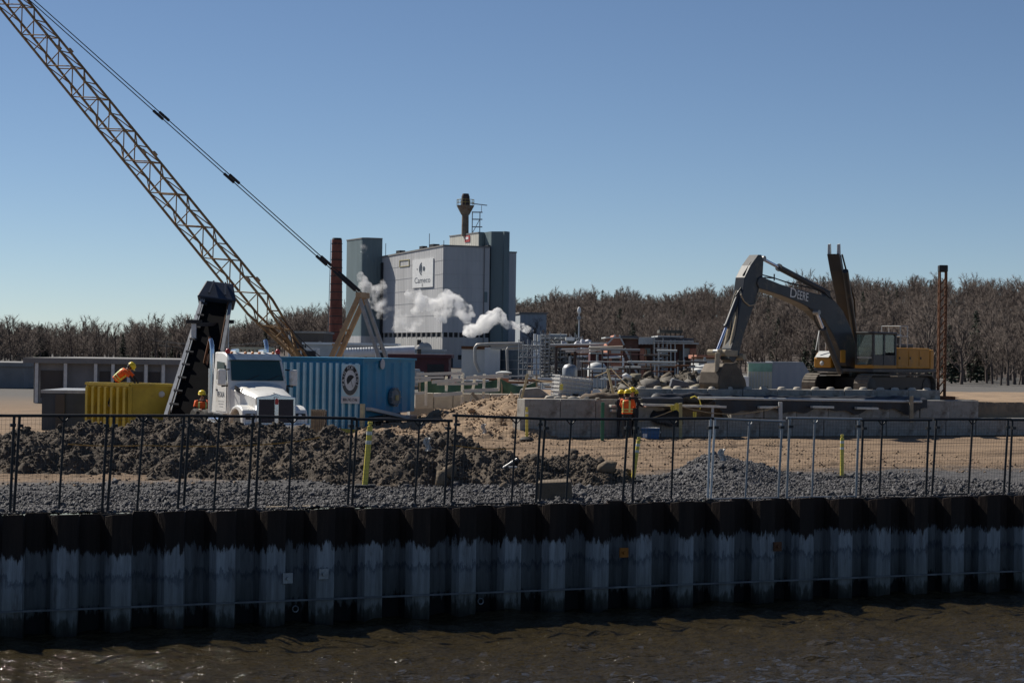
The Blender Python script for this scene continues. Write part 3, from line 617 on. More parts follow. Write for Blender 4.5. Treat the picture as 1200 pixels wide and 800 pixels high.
# corner tower on the far left of the side wall: flat back, rounded outer end
ty0, ty1 = LEN - 3.5, LEN + 7.0; tz = fac_left(452, 283)[1] * 1.0
q = plane_hit(419, 300, FM @ Vector((0, LEN, 0)), XR); txl = (FM.inverted() @ q).x
rad = (ty1 - ty0) / 2; poly = [(0.0, ty0), (0.0, ty1)] + [(txl, ty1)] + [(txl + 1.3 - 1.3 * math.cos(a), ty0 + 1.3 - 1.3 * math.sin(a)) for a in np.linspace(0.0, math.pi / 2, 9)]
tz = P(435, 281, (FM @ Vector((txl / 2, LEN, 0))).y).z
mb = MB(); mb.prism(poly, 0, tz, (0, 0, 0), (1, 0, 0), (0, 1, 0), (0, 0, 1)); B(mb, 'corner_tower', MTEAL, fac, sm=30)
mb = MB(); mb.prism([(a * 1.02 + 0.0, (b - LEN) * 1.02 + LEN) for a, b in poly], tz, tz + 0.25, (0, 0, 0), (1, 0, 0), (0, 1, 0), (0, 0, 1)); B(mb, 'tower_coping', MROOF, fac, sm=30)
mb = MB(); mb.box(-0.35, -0.02, ty0 - 0.9, ty0 - 0.15, 0, zl - 1.0); B(mb, 'dark_joint', MDARK, fac)
mb = MB(); mb.prism([(a * 1.012, (b - LEN) * 1.012 + LEN) for a, b in poly], 0, P(435, 394, 415).z, (0, 0, 0), (1, 0, 0), (0, 1, 0), (0, 0, 1)); B(mb, 'tower_base', MGREY, fac, sm=30)
# right hand towers
XT = fac_right(598, 300)[0]; z1 = fac_right(590, 271.5)[1]
poly = [(XE + 0.5, 0.6), (XT - 2.0, 0.6 - 1.3)] + [(XT - 1.9 + 1.9 * math.sin(a), 1.0 - 2.3 * math.cos(a)) for a in np.linspace(0.0, math.pi / 2, 8)] + [(XT, 9.0), (XE + 0.5, 9.0)]
mb = MB(); mb.prism(poly, 0, z1, (0, 0, 0), (1, 0, 0), (0, 1, 0), (0, 0, 1)); B(mb, 'stair_tower', MTEAL, fac, sm=30)
mb = MB(); mb.box(XE, XE + 0.55, 0.9, 9, 0, HT + 0.6); B(mb, 'dark_joint', MDARK, fac)
X6 = fac_right(608, 300)[0]; z6 = fac_right(604, 296)[1]
mb = MB(); mb.box(XT, X6, 1.2, 14, 0, z6); B(mb, 'side_block', MGREY, fac)
mb = MB(); mb.box(XT - 0.0, X6 + 0.1, 1.1, 14, z6, z6 + 0.25); B(mb, 'side_coping', MROOF, fac)
# penthouse
xc, zc_ = fac_right(561, 273, 4.0); py1 = None
def fac_l2(px, py, x): q = plane_hit(px, py, FM @ Vector((x, 0, 0)), YR); return (FM.inverted() @ q).y
yl = fac_l2(527, 280, xc); mb = MB(); mb.box(xc, XE + 0.4, 4.0, yl, HT - 0.4, zc_); B(mb, 'penthouse', MCREAM, fac)
mb = MB(); mb.box(xc + 0.02, XE + 0.42, 3.9, 4.0, HT - 0.4, zc_ + 0.1); B(mb, 'penthouse_front', MTEAL, fac)
mb = MB(); mb.box(xc - 0.1, XE + 0.4, 4.02, yl + 0.1, zc_, zc_ + 0.2); B(mb, 'penthouse_coping', MROOF, fac)
MRED = M('sign_red', (0.4, 0.05, 0.05), 0.6, 0, 0.2, 3, 0, 1)
ym = fac_l2(548, 280, xc); zm = P(548, 280, (FM @ Vector((xc, ym, 0))).y).z
mb = MB(); mb.box(xc - 0.12, xc - 0.005, ym - 1.3, ym + 1.3, zm - 0.6, zm + 0.65); lg = B(mb, 'crown_emblem_panel', MRED, fac)
mb = MB(); mb.box(xc - 0.16, xc - 0.125, ym - 0.7, ym + 0.7, zm - 0.1, zm + 0.4); B(mb, 'emblem_face', MWHITE, lg)
# sign
ya, _ = fac_left(508.5, 320); yb, _ = fac_left(484.5, 320); zt = fac_left(508, 302.5)[1]; zbm = fac_left(508, 336)[1]
mb = MB(); mb.box(-0.22, -0.02, ya, yb, zbm, zt); sg = B(mb, 'sign_board', MWHITE, fac)
yc = (ya + yb) / 2; zc2 = zbm + (zt - zbm) * 0.66; k = (yb - ya) / (zt - zbm) ; r0 = (zt - zbm)
def arc(r, w, a0, a1, cx=0.0):
    o = []; n = 14
    for i in range(n + 1): a = a0 + (a1 - a0) * i / n; o.append((cx + (r + w / 2) * math.cos(a), (r + w / 2) * math.sin(a)))
    for i in range(n, -1, -1): a = a0 + (a1 - a0) * i / n; ww = w * 0.15 + w * math.sin(math.pi * i / n) * 0.0; o.append((cx + (r - w / 2) * math.cos(a), (r - w / 2) * math.sin(a)))
    return o
for (r, w, a0, a1, cx) in ((0.085, 0.045, 2.2, 4.08, 0.03), (0.15, 0.045, 2.1, 4.18, 0.04), (0.235, 0.05, 2.05, 4.23, 0.06)):
    mb = MB(); mb.prism([(a * r0 * k * 0.85, b * r0) for a, b in arc(r, w, a0, a1, cx)], 0, 0.03, (-0.225, yc, zc2), (0, -1, 0), (0, 0, 1), (-1, 0, 0)); B(mb, 'emblem_arc', MINK, sg)
mb = MB(); mb.prism([(0.07 * r0 * k + 0.055 * r0 * k * math.cos(a), 0.085 * r0 * math.sin(a)) for a in np.linspace(0, 6.2, 16)], 0, 0.03, (-0.225, yc, zc2), (0, -1, 0), (0, 0, 1), (-1, 0, 0)); B(mb, 'emblem_disc', MINK, sg)
mb = MB(); mb.prism([(-0.26 * r0 * k + 0.02 * r0 * k * math.cos(a), 0.03 * r0 * math.sin(a)) for a in np.linspace(0, 6.2, 10)], 0, 0.03, (-0.225, yc, zc2), (0, -1, 0), (0, 0, 1), (-1, 0, 0)); B(mb, 'emblem_dot', MINK, sg)
text('Cameco', r0 * 0.29, basis((-0.24, yc, zbm + r0 * 0.25), (0, -1, 0), (0, 0, 1)), MINK, sg, sx=k * 0.8)
mb = MB(); mb.prism([(0.13 * r0 * k * a, b * r0) for a, b in ((-0.25, -0.13), (0.25, -0.13), (0.25, -0.02), (-0.25, -0.02))], 0, 0.02, (-0.226, yc, zbm + r0 * 0.16), (0, -1, 0), (0, 0, 1), (-1, 0, 0)); B(mb, 'patch_panel', MGREY, sg)
ya2, z2 = fac_left(480, 311); yb2, z3 = fac_left(468.5, 305)
MYEL = M('faded_yellow', (0.38, 0.34, 0.18), 0.8, 0, 0.3, 1, 0, 1)
fr = MB(); z2, z3 = min(z2, z3), max(z2, z3)
fr.box(-0.12, -0.02, ya2, yb2, z3 - 0.15, z3); fr.box(-0.12, -0.02, ya2, yb2, z2 - 0.15, z2); fr.box(-0.12, -0.02, ya2, ya2 + 0.25, z2, z3 - 0.15); fr.box(-0.12, -0.02, yb2 - 0.25, yb2, z2, z3 - 0.15); B(fr, 'wall_frame', MYEL, fac)
for f in (0.2, 0.36, 0.52, 0.68, 0.84):
    z = zb + (HT - zb) * f; B(MB().box(-0.02, XE - 0.3, -0.02, -0.002, z - 0.035, z + 0.035), 'panel_seam', M('seam_grey', (0.37, 0.375, 0.385), 0.6), fac)
    zz = zb + (zl - zb) * f; B(MB().hexa([(-0.035, 0, z - 0.05), (-0.002, 0, z - 0.05), (-0.002, LEN - 4, z - 0.05 + (zz - z) * 0.9), (-0.035, LEN - 4, z - 0.05 + (zz - z) * 0.9), (-0.035, 0, z + 0.05), (-0.002, 0, z + 0.05), (-0.002, LEN - 4, z + 0.05 + (zz - z) * 0.9), (-0.035, LEN - 4, z + 0.05 + (zz - z) * 0.9)]), 'panel_seam', M('seam_grey', (0.37, 0.375, 0.385), 0.6), fac)
xq, zq_ = fac_right(569, 348); B(MB().box(xq - 0.35, xq + 0.35, -0.08, -0.004, zq_ - 1.0, zq_ + 1.0), 'wall_hatch', MTEAL, fac)
dp = MB(); dp.bar((XE - 1.2, -0.18, 0), (XE - 1.2, -0.18, HT), 0.09, 6); B(dp, 'downpipe', MROOF, fac)
for x, z_ in ((1.2, 2.2), (4.8, 2.6), (8.0, 2.2)): B(MB().box(x, x + 1.1, 0.05, 0.13, 0.1, z_), 'door', MDARK, fac)
# roof top units
for px, w in ((469, 1.2), (496, 1.0), (508, 1.3)):
    y, z = fac_left(px, 292, 1.5); zr = HT + (zl - HT) * y / LEN + 0.3
    mb = MB(); mb.box(1.0, 1.0 + w, y - w * 0.9, y + w * 0.9, zr, zr + 0.75); B(mb, 'roof_unit', MDARK, fac)
for px, h in ((452, 3.0), (503, 3.2), (520, 1.3)):
    y, z = fac_left(px, 292, 1.0); y = max(y, 0.3); zr = HT + (zl - HT) * y / LEN; mb = MB(); mb.bar((1, y, zr), (1, y, zr + h), 0.07, 5); B(mb, 'roof_mast', MSTEEL, fac)
# flue stack on the roof
MFLUE = M('weathered_flue', (0.2, 0.17, 0.14), 0.8, 0.2, 0.4, 0.8, 0, 5, dirt=(0.16, 0.08, 0.04), dirt_amt=0.6)
sp_ = P(545, 272, CY + 14); flue = thing('flue_stack', 'weathered flue stack with a round platform on top of the grey factory', 'smokestack', (sp_.x, sp_.y, zc_ + 0.2))
zt_ = ZA(545, 227, CY + 14) - zc_ - 0.2; zp = ZA(545, 240, CY + 14) - zc_ - 0.2; mpp = (CY + 14) / FPX
B(MB().lathe([(0.72, -0.5), (0.68, zp - 1.5)], n=14), 'shaft', MFLUE, flue, sm=40)
B(MB().lathe([(0.68, zp - 1.5), (0.85, zp - 1.4), (0.8, zp), (0.82, zt_ - 0.6), (0.6, zt_), (0.5, zt_)], n=14), 'cap', M('flue_cap', (0.06, 0.05, 0.05), 0.8, 0, 0.3, 1, 0, 1), flue, sm=40)
B(MB().lathe([(0.8, zp - 2.0), (1.7, zp - 0.3), (1.75, zp - 0.15), (0.8, zp - 0.15)], n=14), 'platform', MFLUE, flue)
rl = MB()
for a in np.linspace(0, 6.28, 13): rl.bar((1.7 * math.cos(a), 1.7 * math.sin(a), zp - 0.2), (1.7 * math.cos(a), 1.7 * math.sin(a), zp + 1.0), 0.05, 4)
for z in (zp + 0.45, zp + 1.0): rl.tube([(1.7 * math.cos(a), 1.7 * math.sin(a), z) for a in np.linspace(0, 6.28, 15)], 0.05, 4)
B(rl, 'railing', M('old_yellow_rail', (0.34, 0.27, 0.09), 0.8, 0, 0.3, 2, 0, 1), flue)
B(MB().beam((0.8, -0.3, zt_ - 1.9), (4.3, -0.6, zt_ - 2.3), 0.18, 0.18), 'davit_arm', MSTEEL, flue)
lt = MB()
for dx in (1.4, 2.9):
    for dy in (-0.6, 0.6): lt.beam((dx, dy, 0), (dx, dy, 4.4), 0.16, 0.16)
for z in (1.4, 2.9, 4.3):
    lt.beam((1.3, -0.6, z), (3.4, -0.6, z), 0.14, 0.14); lt.beam((1.3, 0.6, z), (3.4, 0.6, z), 0.14, 0.14)
lt.beam((1.4, -0.6, 0), (2.9, -0.6, 2.9), 0.12, 0.12); lt.beam((3.2, -0.6, 4.3), (3.2, -0.6, 5.6), 0.1, 0.1)
B(lt, 'access_frame', MSTEEL, flue)

# ---- brick chimney
MBRICKC = M('chimney_brick', (0.2, 0.07, 0.05), 0.9, 0, 0.3, 0.8, 0.2, 20, dirt=(0.13, 0.05, 0.04), dirt_amt=0.4)
YC = 330.0; ch = thing('brick_chimney', 'tall tapered red brick chimney with dark iron hoops, left of the factory', 'chimney', (XA(393, YC), YC, 0))
zt_ = ZA(393, 281, YC); r1 = 6.0 / FPX * YC; r0_ = 8.5 / FPX * YC
B(MB().lathe([(r0_ + (r1 - r0_) * f, zt_ * f) for f in np.linspace(0, 1, 24)], n=20), 'shaft', MBRICKC, ch, sm=40)
B(MB().lathe([(r1 * 0.98, zt_), (r1 * 0.86, zt_ + 0.3), (r1 * 0.6, zt_ + 0.3)], n=20), 'crown_ring', MDARK, ch, sm=40)
for f in np.linspace(0.1, 0.97, 15):
    r = r0_ + (r1 - r0_) * f; B(MB().lathe([(r, zt_ * f - 0.07), (r + 0.06, zt_ * f - 0.06), (r + 0.06, zt_ * f + 0.06), (r, zt_ * f + 0.07)], n=20), 'iron_hoop', MDARK, ch)
ld = MB(); ld.beam((-r0_ - 0.15, -0.3, 0), (-r1 - 0.15, -0.3, zt_), 0.06, 0.06); ld.beam((-r0_ - 0.15, 0.2, 0), (-r1 - 0.15, 0.2, zt_), 0.06, 0.06)
for i in range(48): f = i / 48; x = -r0_ - 0.15 + (r0_ - r1) * f; ld.beam((x, -0.3, zt_ * f), (x, 0.2, zt_ * f), 0.04, 0.04)
B(ld, 'ladder', MSTEEL, ch)

# ---- plain sheds and yard buildings
def shed(name, label, px0, px1, pytop, Y, depth, wm, rm, cat='shed', wins=(), roof_t=0.3, yaw=0.0, over=0.25, base=0.0, pitch=0.0, doors=()):
    a = P(px0, 413, Y); x0 = a.x; x1 = XA(px1, Y); w = (x1 - x0) / max(0.2, math.cos(yaw)); h = ZA((px0 + px1) / 2, pytop, Y) - base
    r = thing(name, label, cat, (x0, Y, base), yaw)
    B(MB().box(0, w, 0, depth, 0, h - roof_t), 'wall', wm, r)
    if pitch: B(MB().prism([(-over, h - roof_t), (w + over, h - roof_t), (w + over, h - roof_t * 0.4), (w / 2, h + pitch), (-over, h - roof_t * 0.4)], -over, depth + over), 'roof', rm, r)
    else: B(MB().box(-over, w + over, -over, depth + over, h - roof_t, h), 'roof', rm, r)
    for (f0, f1, g0, g1) in wins:
        f = B(MB().box(w * f0, w * f1, -0.06, 0.1, h * g0, h * g1), 'window', MSTEEL, r)
        B(MB().box(w * f0 + 0.1, w * f1 - 0.1, -0.09, -0.055, h * g0 + 0.1, h * g1 - 0.1), 'pane', glass('far_window_glass', (0.03, 0.05, 0.06), 0.15), f)
    for (f0, f1, g1, m_) in doors: B(MB().box(w * f0, w * f1, -0.07, 0.05, 0.02, h * g1), 'door', m_, r)
    return r, w, h
MBRK = M('red_brick', (0.42, 0.19, 0.13), 0.9, 0, 0.25, 1.2, 0.2, 12, dirt=(0.12, 0.06, 0.045), dirt_amt=0.3); MMAROON = M('maroon_sheet', (0.085, 0.03, 0.035), 0.7, 0, 0.25, 0.5, 0, 1)
MDKWALL = M('dark_brown_wall', (0.075, 0.068, 0.065), 0.85, 0, 0.2, 0.4, 0, 1); MPALE = M('pale_sheet_metal', (0.45, 0.47, 0.47), 0.6, 0, 0.12, 0.5, 0, 1)
shed('annex_building', 'pale blue grey annex standing right of the grey factory behind the steam', 609, 640, 366, 402, 16, clad('pale_blue_cladding', (0.36, 0.4, 0.44)), MROOF, 'building', wins=((0.1, 0.3, 0.2, 0.28),), yaw=R(8))
shed('warehouse', 'low dark brown windowless block behind the crane boom foot, left of the chimney', 341, 379, 388, 300, 15, MDKWALL, MROOF, 'building', wins=((0.85, 0.93, 0.55, 0.75),))
shed('warehouse', 'long low white warehouse at the foot of the chimney', 356, 462, 401.5, 285, 12, MPALE, MWHITE, 'building', doors=((0.1, 0.16, 0.7, MDARK), (0.6, 0.7, 0.75, MDARK)))
shed('lean_to', 'pale blue low shed with an arched end in front of the factory base', 478, 519, 409, 290, 9, clad('pale_blue_cladding', (0.36, 0.4, 0.44)), MPALE, 'shed', doors=((0.55, 0.7, 0.6, MWHITE),))
rs, w, h = shed('loading_shed', 'long dark maroon loading shed right of the blue tank', 448, 526, 415, 170, 7, MMAROON, MMAROON, 'shed', doors=((0.68, 0.93, 0.72, MDARK), (0.48, 0.63, 0.5, MPALE)))
for i in range(13): B(MB().box(w * 0.5 + i * 0.23, w * 0.5 + i * 0.23 + 0.12, -0.8, -0.6, 0.1, 0.7), 'barrier_slat', MOCHRE, rs)
B(MB().box(w * 0.48, w * 0.98, -0.9, -0.82, 0.7, 0.82), 'barrier_rail', MOCHRE, rs)
rs, w, h = shed('low_building', 'long low flat roofed grey building on the far left behind the yellow bin', 40, 208, 420, 112, 14, M('grey_wall', (0.2, 0.2, 0.205), 0.85, 0, 0.2, 0.6, 0, 1), MROOF, 'building', over=0.5)
for f in (0.02, 0.22, 0.43, 0.55, 0.66, 0.78, 0.9): B(MB().box(w * f, w * f + 0.18, -0.4, -0.22, 0, h - 0.3), 'porch_post', MGALV, rs)
for f0, f1 in ((0.05, 0.2), (0.46, 0.53), (0.57, 0.64), (0.7, 0.76), (0.8, 0.88)): B(MB().box(w * f0, w * f1, -0.05, 0.1, 0.3, h * 0.72), 'bay_panel', MDKWALL, rs)
shed('site_box', 'dark low steel box container left of the yellow bin', 50, 104, 457, 76, 4, M('dark_blue_steel', (0.05, 0.06, 0.075), 0.6, 0.2, 0.25, 1, 0.05, 20), MSTEEL, 'container', roof_t=0.12, over=0.04, doors=((0.3, 0.5, 0.9, MDKWALL),))
# small cream hut right of the bucket
rs, w, h = shed('site_hut', 'small cream and blue hut with a green fascia between the digger bucket and tracks', 877, 905, 424, 128, 0.2, clad('cream_boards', (0.5, 0.49, 0.4), 0.3), MPALE, 'hut', roof_t=0.08, over=0.05, yaw=0)
w2 = XA(953, 129) - XA(905, 128); hx = ZA(935, 424, 129)
B(MB().prism([(w, 0), (w + w2, 0), (w + w2, hx * 0.55), (w + w2 * 0.72, hx), (w, hx)], 0.02, 3.4), 'side_wall', clad('blue_grey_sheet', (0.27, 0.3, 0.34), 0.5), rs)
B(MB().box(0, w, -0.04, 0, h - 0.62, h - 0.08), 'green_fascia', M('green_fascia', (0.2, 0.36, 0.28), 0.6, 0, 0.2, 2, 0, 1), rs)
dr = B(MB().box(w * 0.68, w * 0.82, -0.05, 0, 0.5, h * 0.45), 'hatch', MDARK, rs)
for i in range(8): B(MB().box(i * w / 8, i * w / 8 + 0.04, -0.03, 0.0, 0, h - 0.62), 'board_joint', MPALE, rs)
shed('white_cabin', 'plain white cabin wall just left of the cream hut', 853, 878, 441, 126, 3, MWHITE, MWHITE, 'cabin', roof_t=0.06, over=0.02)
shed('low_building', 'pale low building with a red gable seen left of the digger arm', 819, 842, 416, 190, 8, MPALE, MBRK, 'building', roof_t=0.35, wins=((0.1, 0.8, 0.3, 0.7),))

# ---- old brick works, part demolished
YB = 205.0; mpx = YB / FPX
def bx(px0, px1, py0, py1, y0, y1, Y=YB):      # box from pixel bounds at depth Y (world)
    return MB().box(XA(px0, Y), XA(px1, Y), Y + y0, Y + y1, max(ZA((px0 + px1) / 2, py1, Y), 0), ZA((px0 + px1) / 2, py0, Y))
bw = thing('brick_building', 'part demolished red brick building with a gable end and white pipes', 'building', (XA(722, YB), YB, 0))
gx0, gx1 = XA(712, YB), XA(730, YB)
zg = ZA(721, 404, YB); zr = ZA(721, 392.5, YB)
B(MB().prism([(gx0, 0), (gx1, 0), (gx1, zg), (gx1 - 0.35, zr), (gx0 + 0.75, zr), (gx0, zg)], YB, YB + 9), 'gable_wall', MBRK, bw, world=True)
for a, b_, c, d in ((gx0 - 0.1, gx0 + 0.8, zg, zr), (gx1 + 0.1, gx1 - 0.4, zg, zr)):
    B(MB().beam((a, YB - 0.15, c), (b_, YB - 0.15, d), 0.16, 0.14, (0, 1, 0)), 'gable_coping', MPALE, bw, world=True)
B(bx(709, 747, 395, 396.5, -0.3, 9), 'roof_edge', MPALE, bw, world=True)
B(bx(729, 748, 396.5, 440, 0.2, 9), 'dark_wall', M('sooty_brick', (0.12, 0.065, 0.052), 0.9, 0, 0.3, 1, 0, 1), bw, world=True)
B(bx(727, 747, 393.5, 396, -0.5, 9), 'roof_slab', M('slate_blue_roof', (0.07, 0.08, 0.1), 0.6, 0, 0.2, 1, 0, 1), bw, world=True)
B(bx(716, 727, 408, 414, -0.08, 0.1), 'window', MPALE, bw, world=True); B(bx(717, 726, 419, 425, -0.08, 0.1), 'window', MDKWALL, bw, world=True)
rod('service_pipe', P(690, 408, YB - 2), P(730, 406.5, YB - 2), 0.13, M('cream_pipe', (0.5, 0.42, 0.33), 0.6, 0, 0.15, 2, 0, 1), bw); rod('service_pipe', P(706, 419, YB - 2), P(730, 418, YB - 2), 0.12, MWHITE, bw)
rod('downpipe', P(730, 419, YB - 2.2), P(730, 446, YB - 2.2), 0.14, MWHITE, bw)
rod('chute', P(732, 408, YB - 1.5), P(749, 442, YB - 1.5), 0.11, MSTEEL, bw, True)
for i in range(4): B(MB().box(XA(691, YB), XA(711, YB), YB - 1.5, YB + 1, ZA(700, 402.5 + i * 4, YB), ZA(700, 401 + i * 4, YB)), 'stacked_slab', MPALE, bw, world=True)
B(bx(692, 712, 414, 442, 0.5, 6), 'dark_wall', MMAROON, bw, world=True)
b2 = thing('brick_building', 'dark brick works building with a pale metal roof, columns and a roof cooler', 'building', (XA(785, YB), YB + 1, 0))
DW = M('sooty_brick', (0.12, 0.065, 0.052)); B(bx(748, 768, 403, 446, 1.2, 10), 'wall', DW, b2, world=True); B(bx(768, 783, 400, 446, 1.6, 10), 'wall', DW, b2, world=True)
B(bx(783, 817, 402, 446, 1.0, 10), 'wall', DW, b2, world=True)
for i in range(9): B(bx(748 + i * 2, 749.8 + i * 2, 395, 403.5 - (0.3 if i % 2 else 0), -0.3, -0.1), 'roof_sheet', MPALE, b2, world=True)
B(bx(748, 766, 396, 403, -0.1, 8), 'roof_body', MPALE, b2, world=True)
for px0, px1 in ((750, 755.5), (812, 816), (809, 812)): B(bx(px0, px1, 408, 446, 0.2, 1.1), 'brick_column', MBRK, b2, world=True)
for py0, py1 in ((408, 416), (422.5, 433)):
    f = B(bx(756.5, 763, py0, py1, 1.05, 1.25), 'window', MPALE, b2, world=True); B(bx(757, 762.5, py0 + 0.6, py1 - 0.6, 0.98, 1.04), 'pane', glass('teal_glass', (0.05, 0.13, 0.13), 0.2), f, world=True)
for i, (px0, px1, py0, py1, m_) in enumerate(((766, 812, 396, 398, 'slate_blue_roof'), (780, 818, 401.5, 403, None), (770, 800, 393.5, 395, None), (766, 812, 399, 400.5, None))):
    B(bx(px0, px1, py0, py1, -0.6 - 0.1 * i, 9 - 0.1 * i), 'roof_layer', MATS[m_] if m_ else MPALE, b2, world=True)
for px in (774, 780, 786, 792, 798): B(bx(px, px + 0.8, 390, 393.5, 1, 1.2), 'cooler_leg', MDARK, b2, world=True)
B(bx(773, 800, 386.5, 390, 0.5, 4), 'roof_cooler', M('cooler_grey', (0.07, 0.068, 0.06), 0.8, 0, 0.3, 1.5, 0, 1), b2, world=True)
for i in range(6): B(bx(773 + i * 4.6, 774 + i * 4.6, 383, 386.4, 0.5, 0.7), 'cooler_post', MDARK, b2, world=True)
for px in (786, 791, 801): rod('downpipe', P(px, 398, YB - 0.5), P(px, 446, YB - 0.5), 0.07, MPALE, b2)
for i in range(5): B(bx(786 + i * 5.2, 789.5 + i * 5.2, 411, 440, 0.85, 0.98), 'bay_panel', (MDKWALL, MMAROON)[i % 2], b2, world=True)
B(bx(801, 809, 408, 418, 0.8, 0.95), 'bay_panel', MPALE, b2, world=True)
# stair scaffold on the brick works
def scaffold(label, px0, px1, pytop, Y, depth, nx, nz, mat, boards, cat='scaffold', name='scaffold_tower', extra=0):
    x0, x1 = XA(px0, Y), XA(px1, Y); zt = ZA((px0 + px1) / 2, pytop, Y); r = thing(name, label, cat, ((x0 + x1) / 2, Y, 0)); rg = random.Random(int(px0))
    xs = np.linspace(x0, x1, nx + 1); zs = np.linspace(0, zt, nz + 1)
    for x in xs:
        for y in (Y, Y + depth): rod('standard', (x, y, 0), (x, y, zt + rg.uniform(0, 0.8)), 0.05, mat, r)
    for z in zs[1:]:
        for y in (Y, Y + depth): rod('ledger', (x0, y, z), (x1, y, z), 0.045, mat, r)
        for x in xs: rod('transom', (x, Y, z), (x, Y + depth, z), 0.04, mat, r)
    for i in range(nx):
        for j in range(nz):
            if rg.random() < boards: 
                B(MB().box(xs[i] + 0.1, xs[i + 1] - 0.1, Y + 0.1, Y + depth - 0.1, zs[j + 1] + 0.06, zs[j + 1] + 0.16), 'deck_board', rg.choice((MPALE, MGALV, MSTEEL)), r, world=True)
            if rg.random() < 0.35: rod('diagonal_brace', (xs[i], Y - 0.06, zs[j]), (xs[i + 1], Y - 0.06, zs[j + 1]), 0.035, mat, r)
    return r
scaffold('narrow pale scaffold tower against the dark brick works', 767, 782, 402, YB - 1.5, 1.6, 3, 8, MSTEEL, 0.35)
s1 = scaffold('tall steel stair tower of the pipe rack right of the round tank', 634, 644, 393, 226, 4, 2, 13, MSTEEL, 0.95)
s2 = scaffold('wide pipe rack scaffold between the round tank and the wrapped white box', 644, 682, 397, 228, 6, 6, 9, MSTEEL, 0.45)
s3 = scaffold('low scaffold in front of the dark round tank', 608, 634, 405, 224, 3, 5, 6, MSTEEL, 0.2)
pr = thing('pipe_rack', 'rack of dark columns and many level pipes right of the factory steam', 'pipe rack', (XA(655, 236), 236, 0))
for px in (640, 643, 657, 668, 672, 684): rod('rack_column', P(px, 398, 234).xy.to_3d(), P(px, 398, 234), 0.28, MDKWALL if px != 642 else MSTEEL, pr, True)
rg = random.Random(3)
for i in range(26):
    z = 0.6 + i * 0.19; a = rg.uniform(632, 650); b_ = a + rg.uniform(14, 40); y = 231 + rg.uniform(0, 5)
    rod('level_pipe', (XA(a, y), y, z), (XA(min(b_, 690), y), y, z), rg.uniform(0.06, 0.13), rg.choice((MPALE, MGALV, MSTEEL, MWHITE)), pr)
wb = thing('wrapped_box', 'white shrink wrapped box on a dark stand left of the brick gable', 'wrapped equipment', (XA(687, 222), 222, 0))
B(bx(677, 693, 420, 446, 0, 4, 222), 'stand', MDKWALL, wb, world=True); B(bx(676, 692, 421, 434, -0.15, 0, 222), 'panel', MSTEEL, wb, world=True)
mbw = MB(); c0_ = P(681, 418, 222); c1_ = P(693, 398, 222)
MWRAP = M('shrink_wrap', (0.6, 0.62, 0.68), 0.4, 0, 0.1, 2, 0.5, 4)
def wrapf(u, v): return (c0_.x + (c1_.x - c0_.x) * u, 222 + 0.12 * math.sin(v * 40) + 0.15 * math.sin(u * 9 + v * 5), c0_.z + (c1_.z - c0_.z) * v + 0.05 * math.sin(u * 12))
mbw.grid(wrapf, 10, 14, (0, 3.2, 0)); B(mbw, 'wrapping', MWRAP, wb, world=True, sm=50)
mbw = MB(); c0_ = P(658, 407, 224); c1_ = P(681, 399, 224); mbw.grid(lambda u, v: (c0_.x + (c1_.x - c0_.x) * u, 224 + 0.3 * math.sin(u * 17) * math.cos(v * 9), c0_.z + (c1_.z - c0_.z) * v * (0.6 + 0.4 * math.sin(u * 8 + 1))), 16, 6, (0, 2.5, 0)); B(mbw, 'torn_wrapping', MWRAP, wb, world=True, sm=50)
B(bx(663, 673, 395, 399, 0, 3, 226), 'roof_box', MPALE, wb, world=True)
# tank house and round tank
YT = 240.0
th = thing('tank_house', 'pale grey tank house with rusty roof edge and looping pipes', 'tank', (XA(565, YT), YT, 0))
B(bx(541, 572, 409, 445, 0, 9, YT), 'wall', clad('tank_house_sheet', (0.58, 0.6, 0.6), 1.4), th, world=True); B(bx(540.5, 572, 405.5, 409, -0.2, 9, YT), 'roof_edge', MRUST, th, world=True)
B(bx(568, 586, 407, 445, -0.6, 8, YT), 'bay', clad('bay_sheet', (0.52, 0.56, 0.6), 1.4), th, world=True)
MPIPE = M('insulated_pipe', (0.42, 0.4, 0.37), 0.45, 0.3, 0.15, 3, 0, 1)
for pts, r in (([(562, 436), (557, 424), (556.5, 408), (559, 404), (575, 403), (612, 402.5)], 0.19), ([(595, 437), (594, 410), (596, 407), (612, 406)], 0.16)):
    q = [P(a, b_, YT - 3) for a, b_ in pts]; fine = []
    for i in range(len(q) - 1): fine += [q[i].lerp(q[i + 1], t) for t in (0, 0.33, 0.66)]
    B(MB().tube(fine + [q[-1]], r, 8), 'looping_pipe', MPIPE, th, world=True, sm=50)
for py in (404.5, 406.2, 407.8): rod('roof_pipe', P(575, py, YT - 1), P(632, py + 0.6, YT - 1), 0.11, (MRUST, MPIPE, MPALE)[int(py) % 3], th)
rt = thing('round_tank', 'dark blue grey round storage tank beside the tank house', 'tank', (XA(602, 247), 247, 0)); zq = ZA(602, 409, 247); rr = 1.75
B(MB().lathe([(rr, 0), (rr, zq), (rr * 0.5, zq + 0.3), (0.05, zq + 0.4)], n=24), 'shell', M('tank_shell', (0.13, 0.16, 0.18), 0.55, 0.2, 0.2, 0.7, 0, 1), rt, sm=40)
for f in (0.3, 0.6, 0.95): B(MB().lathe([(rr, zq * f), (rr + 0.07, zq * f + 0.02), (rr + 0.07, zq * f + 0.12), (rr, zq * f + 0.14)], n=24), 'band', MSTEEL, rt)
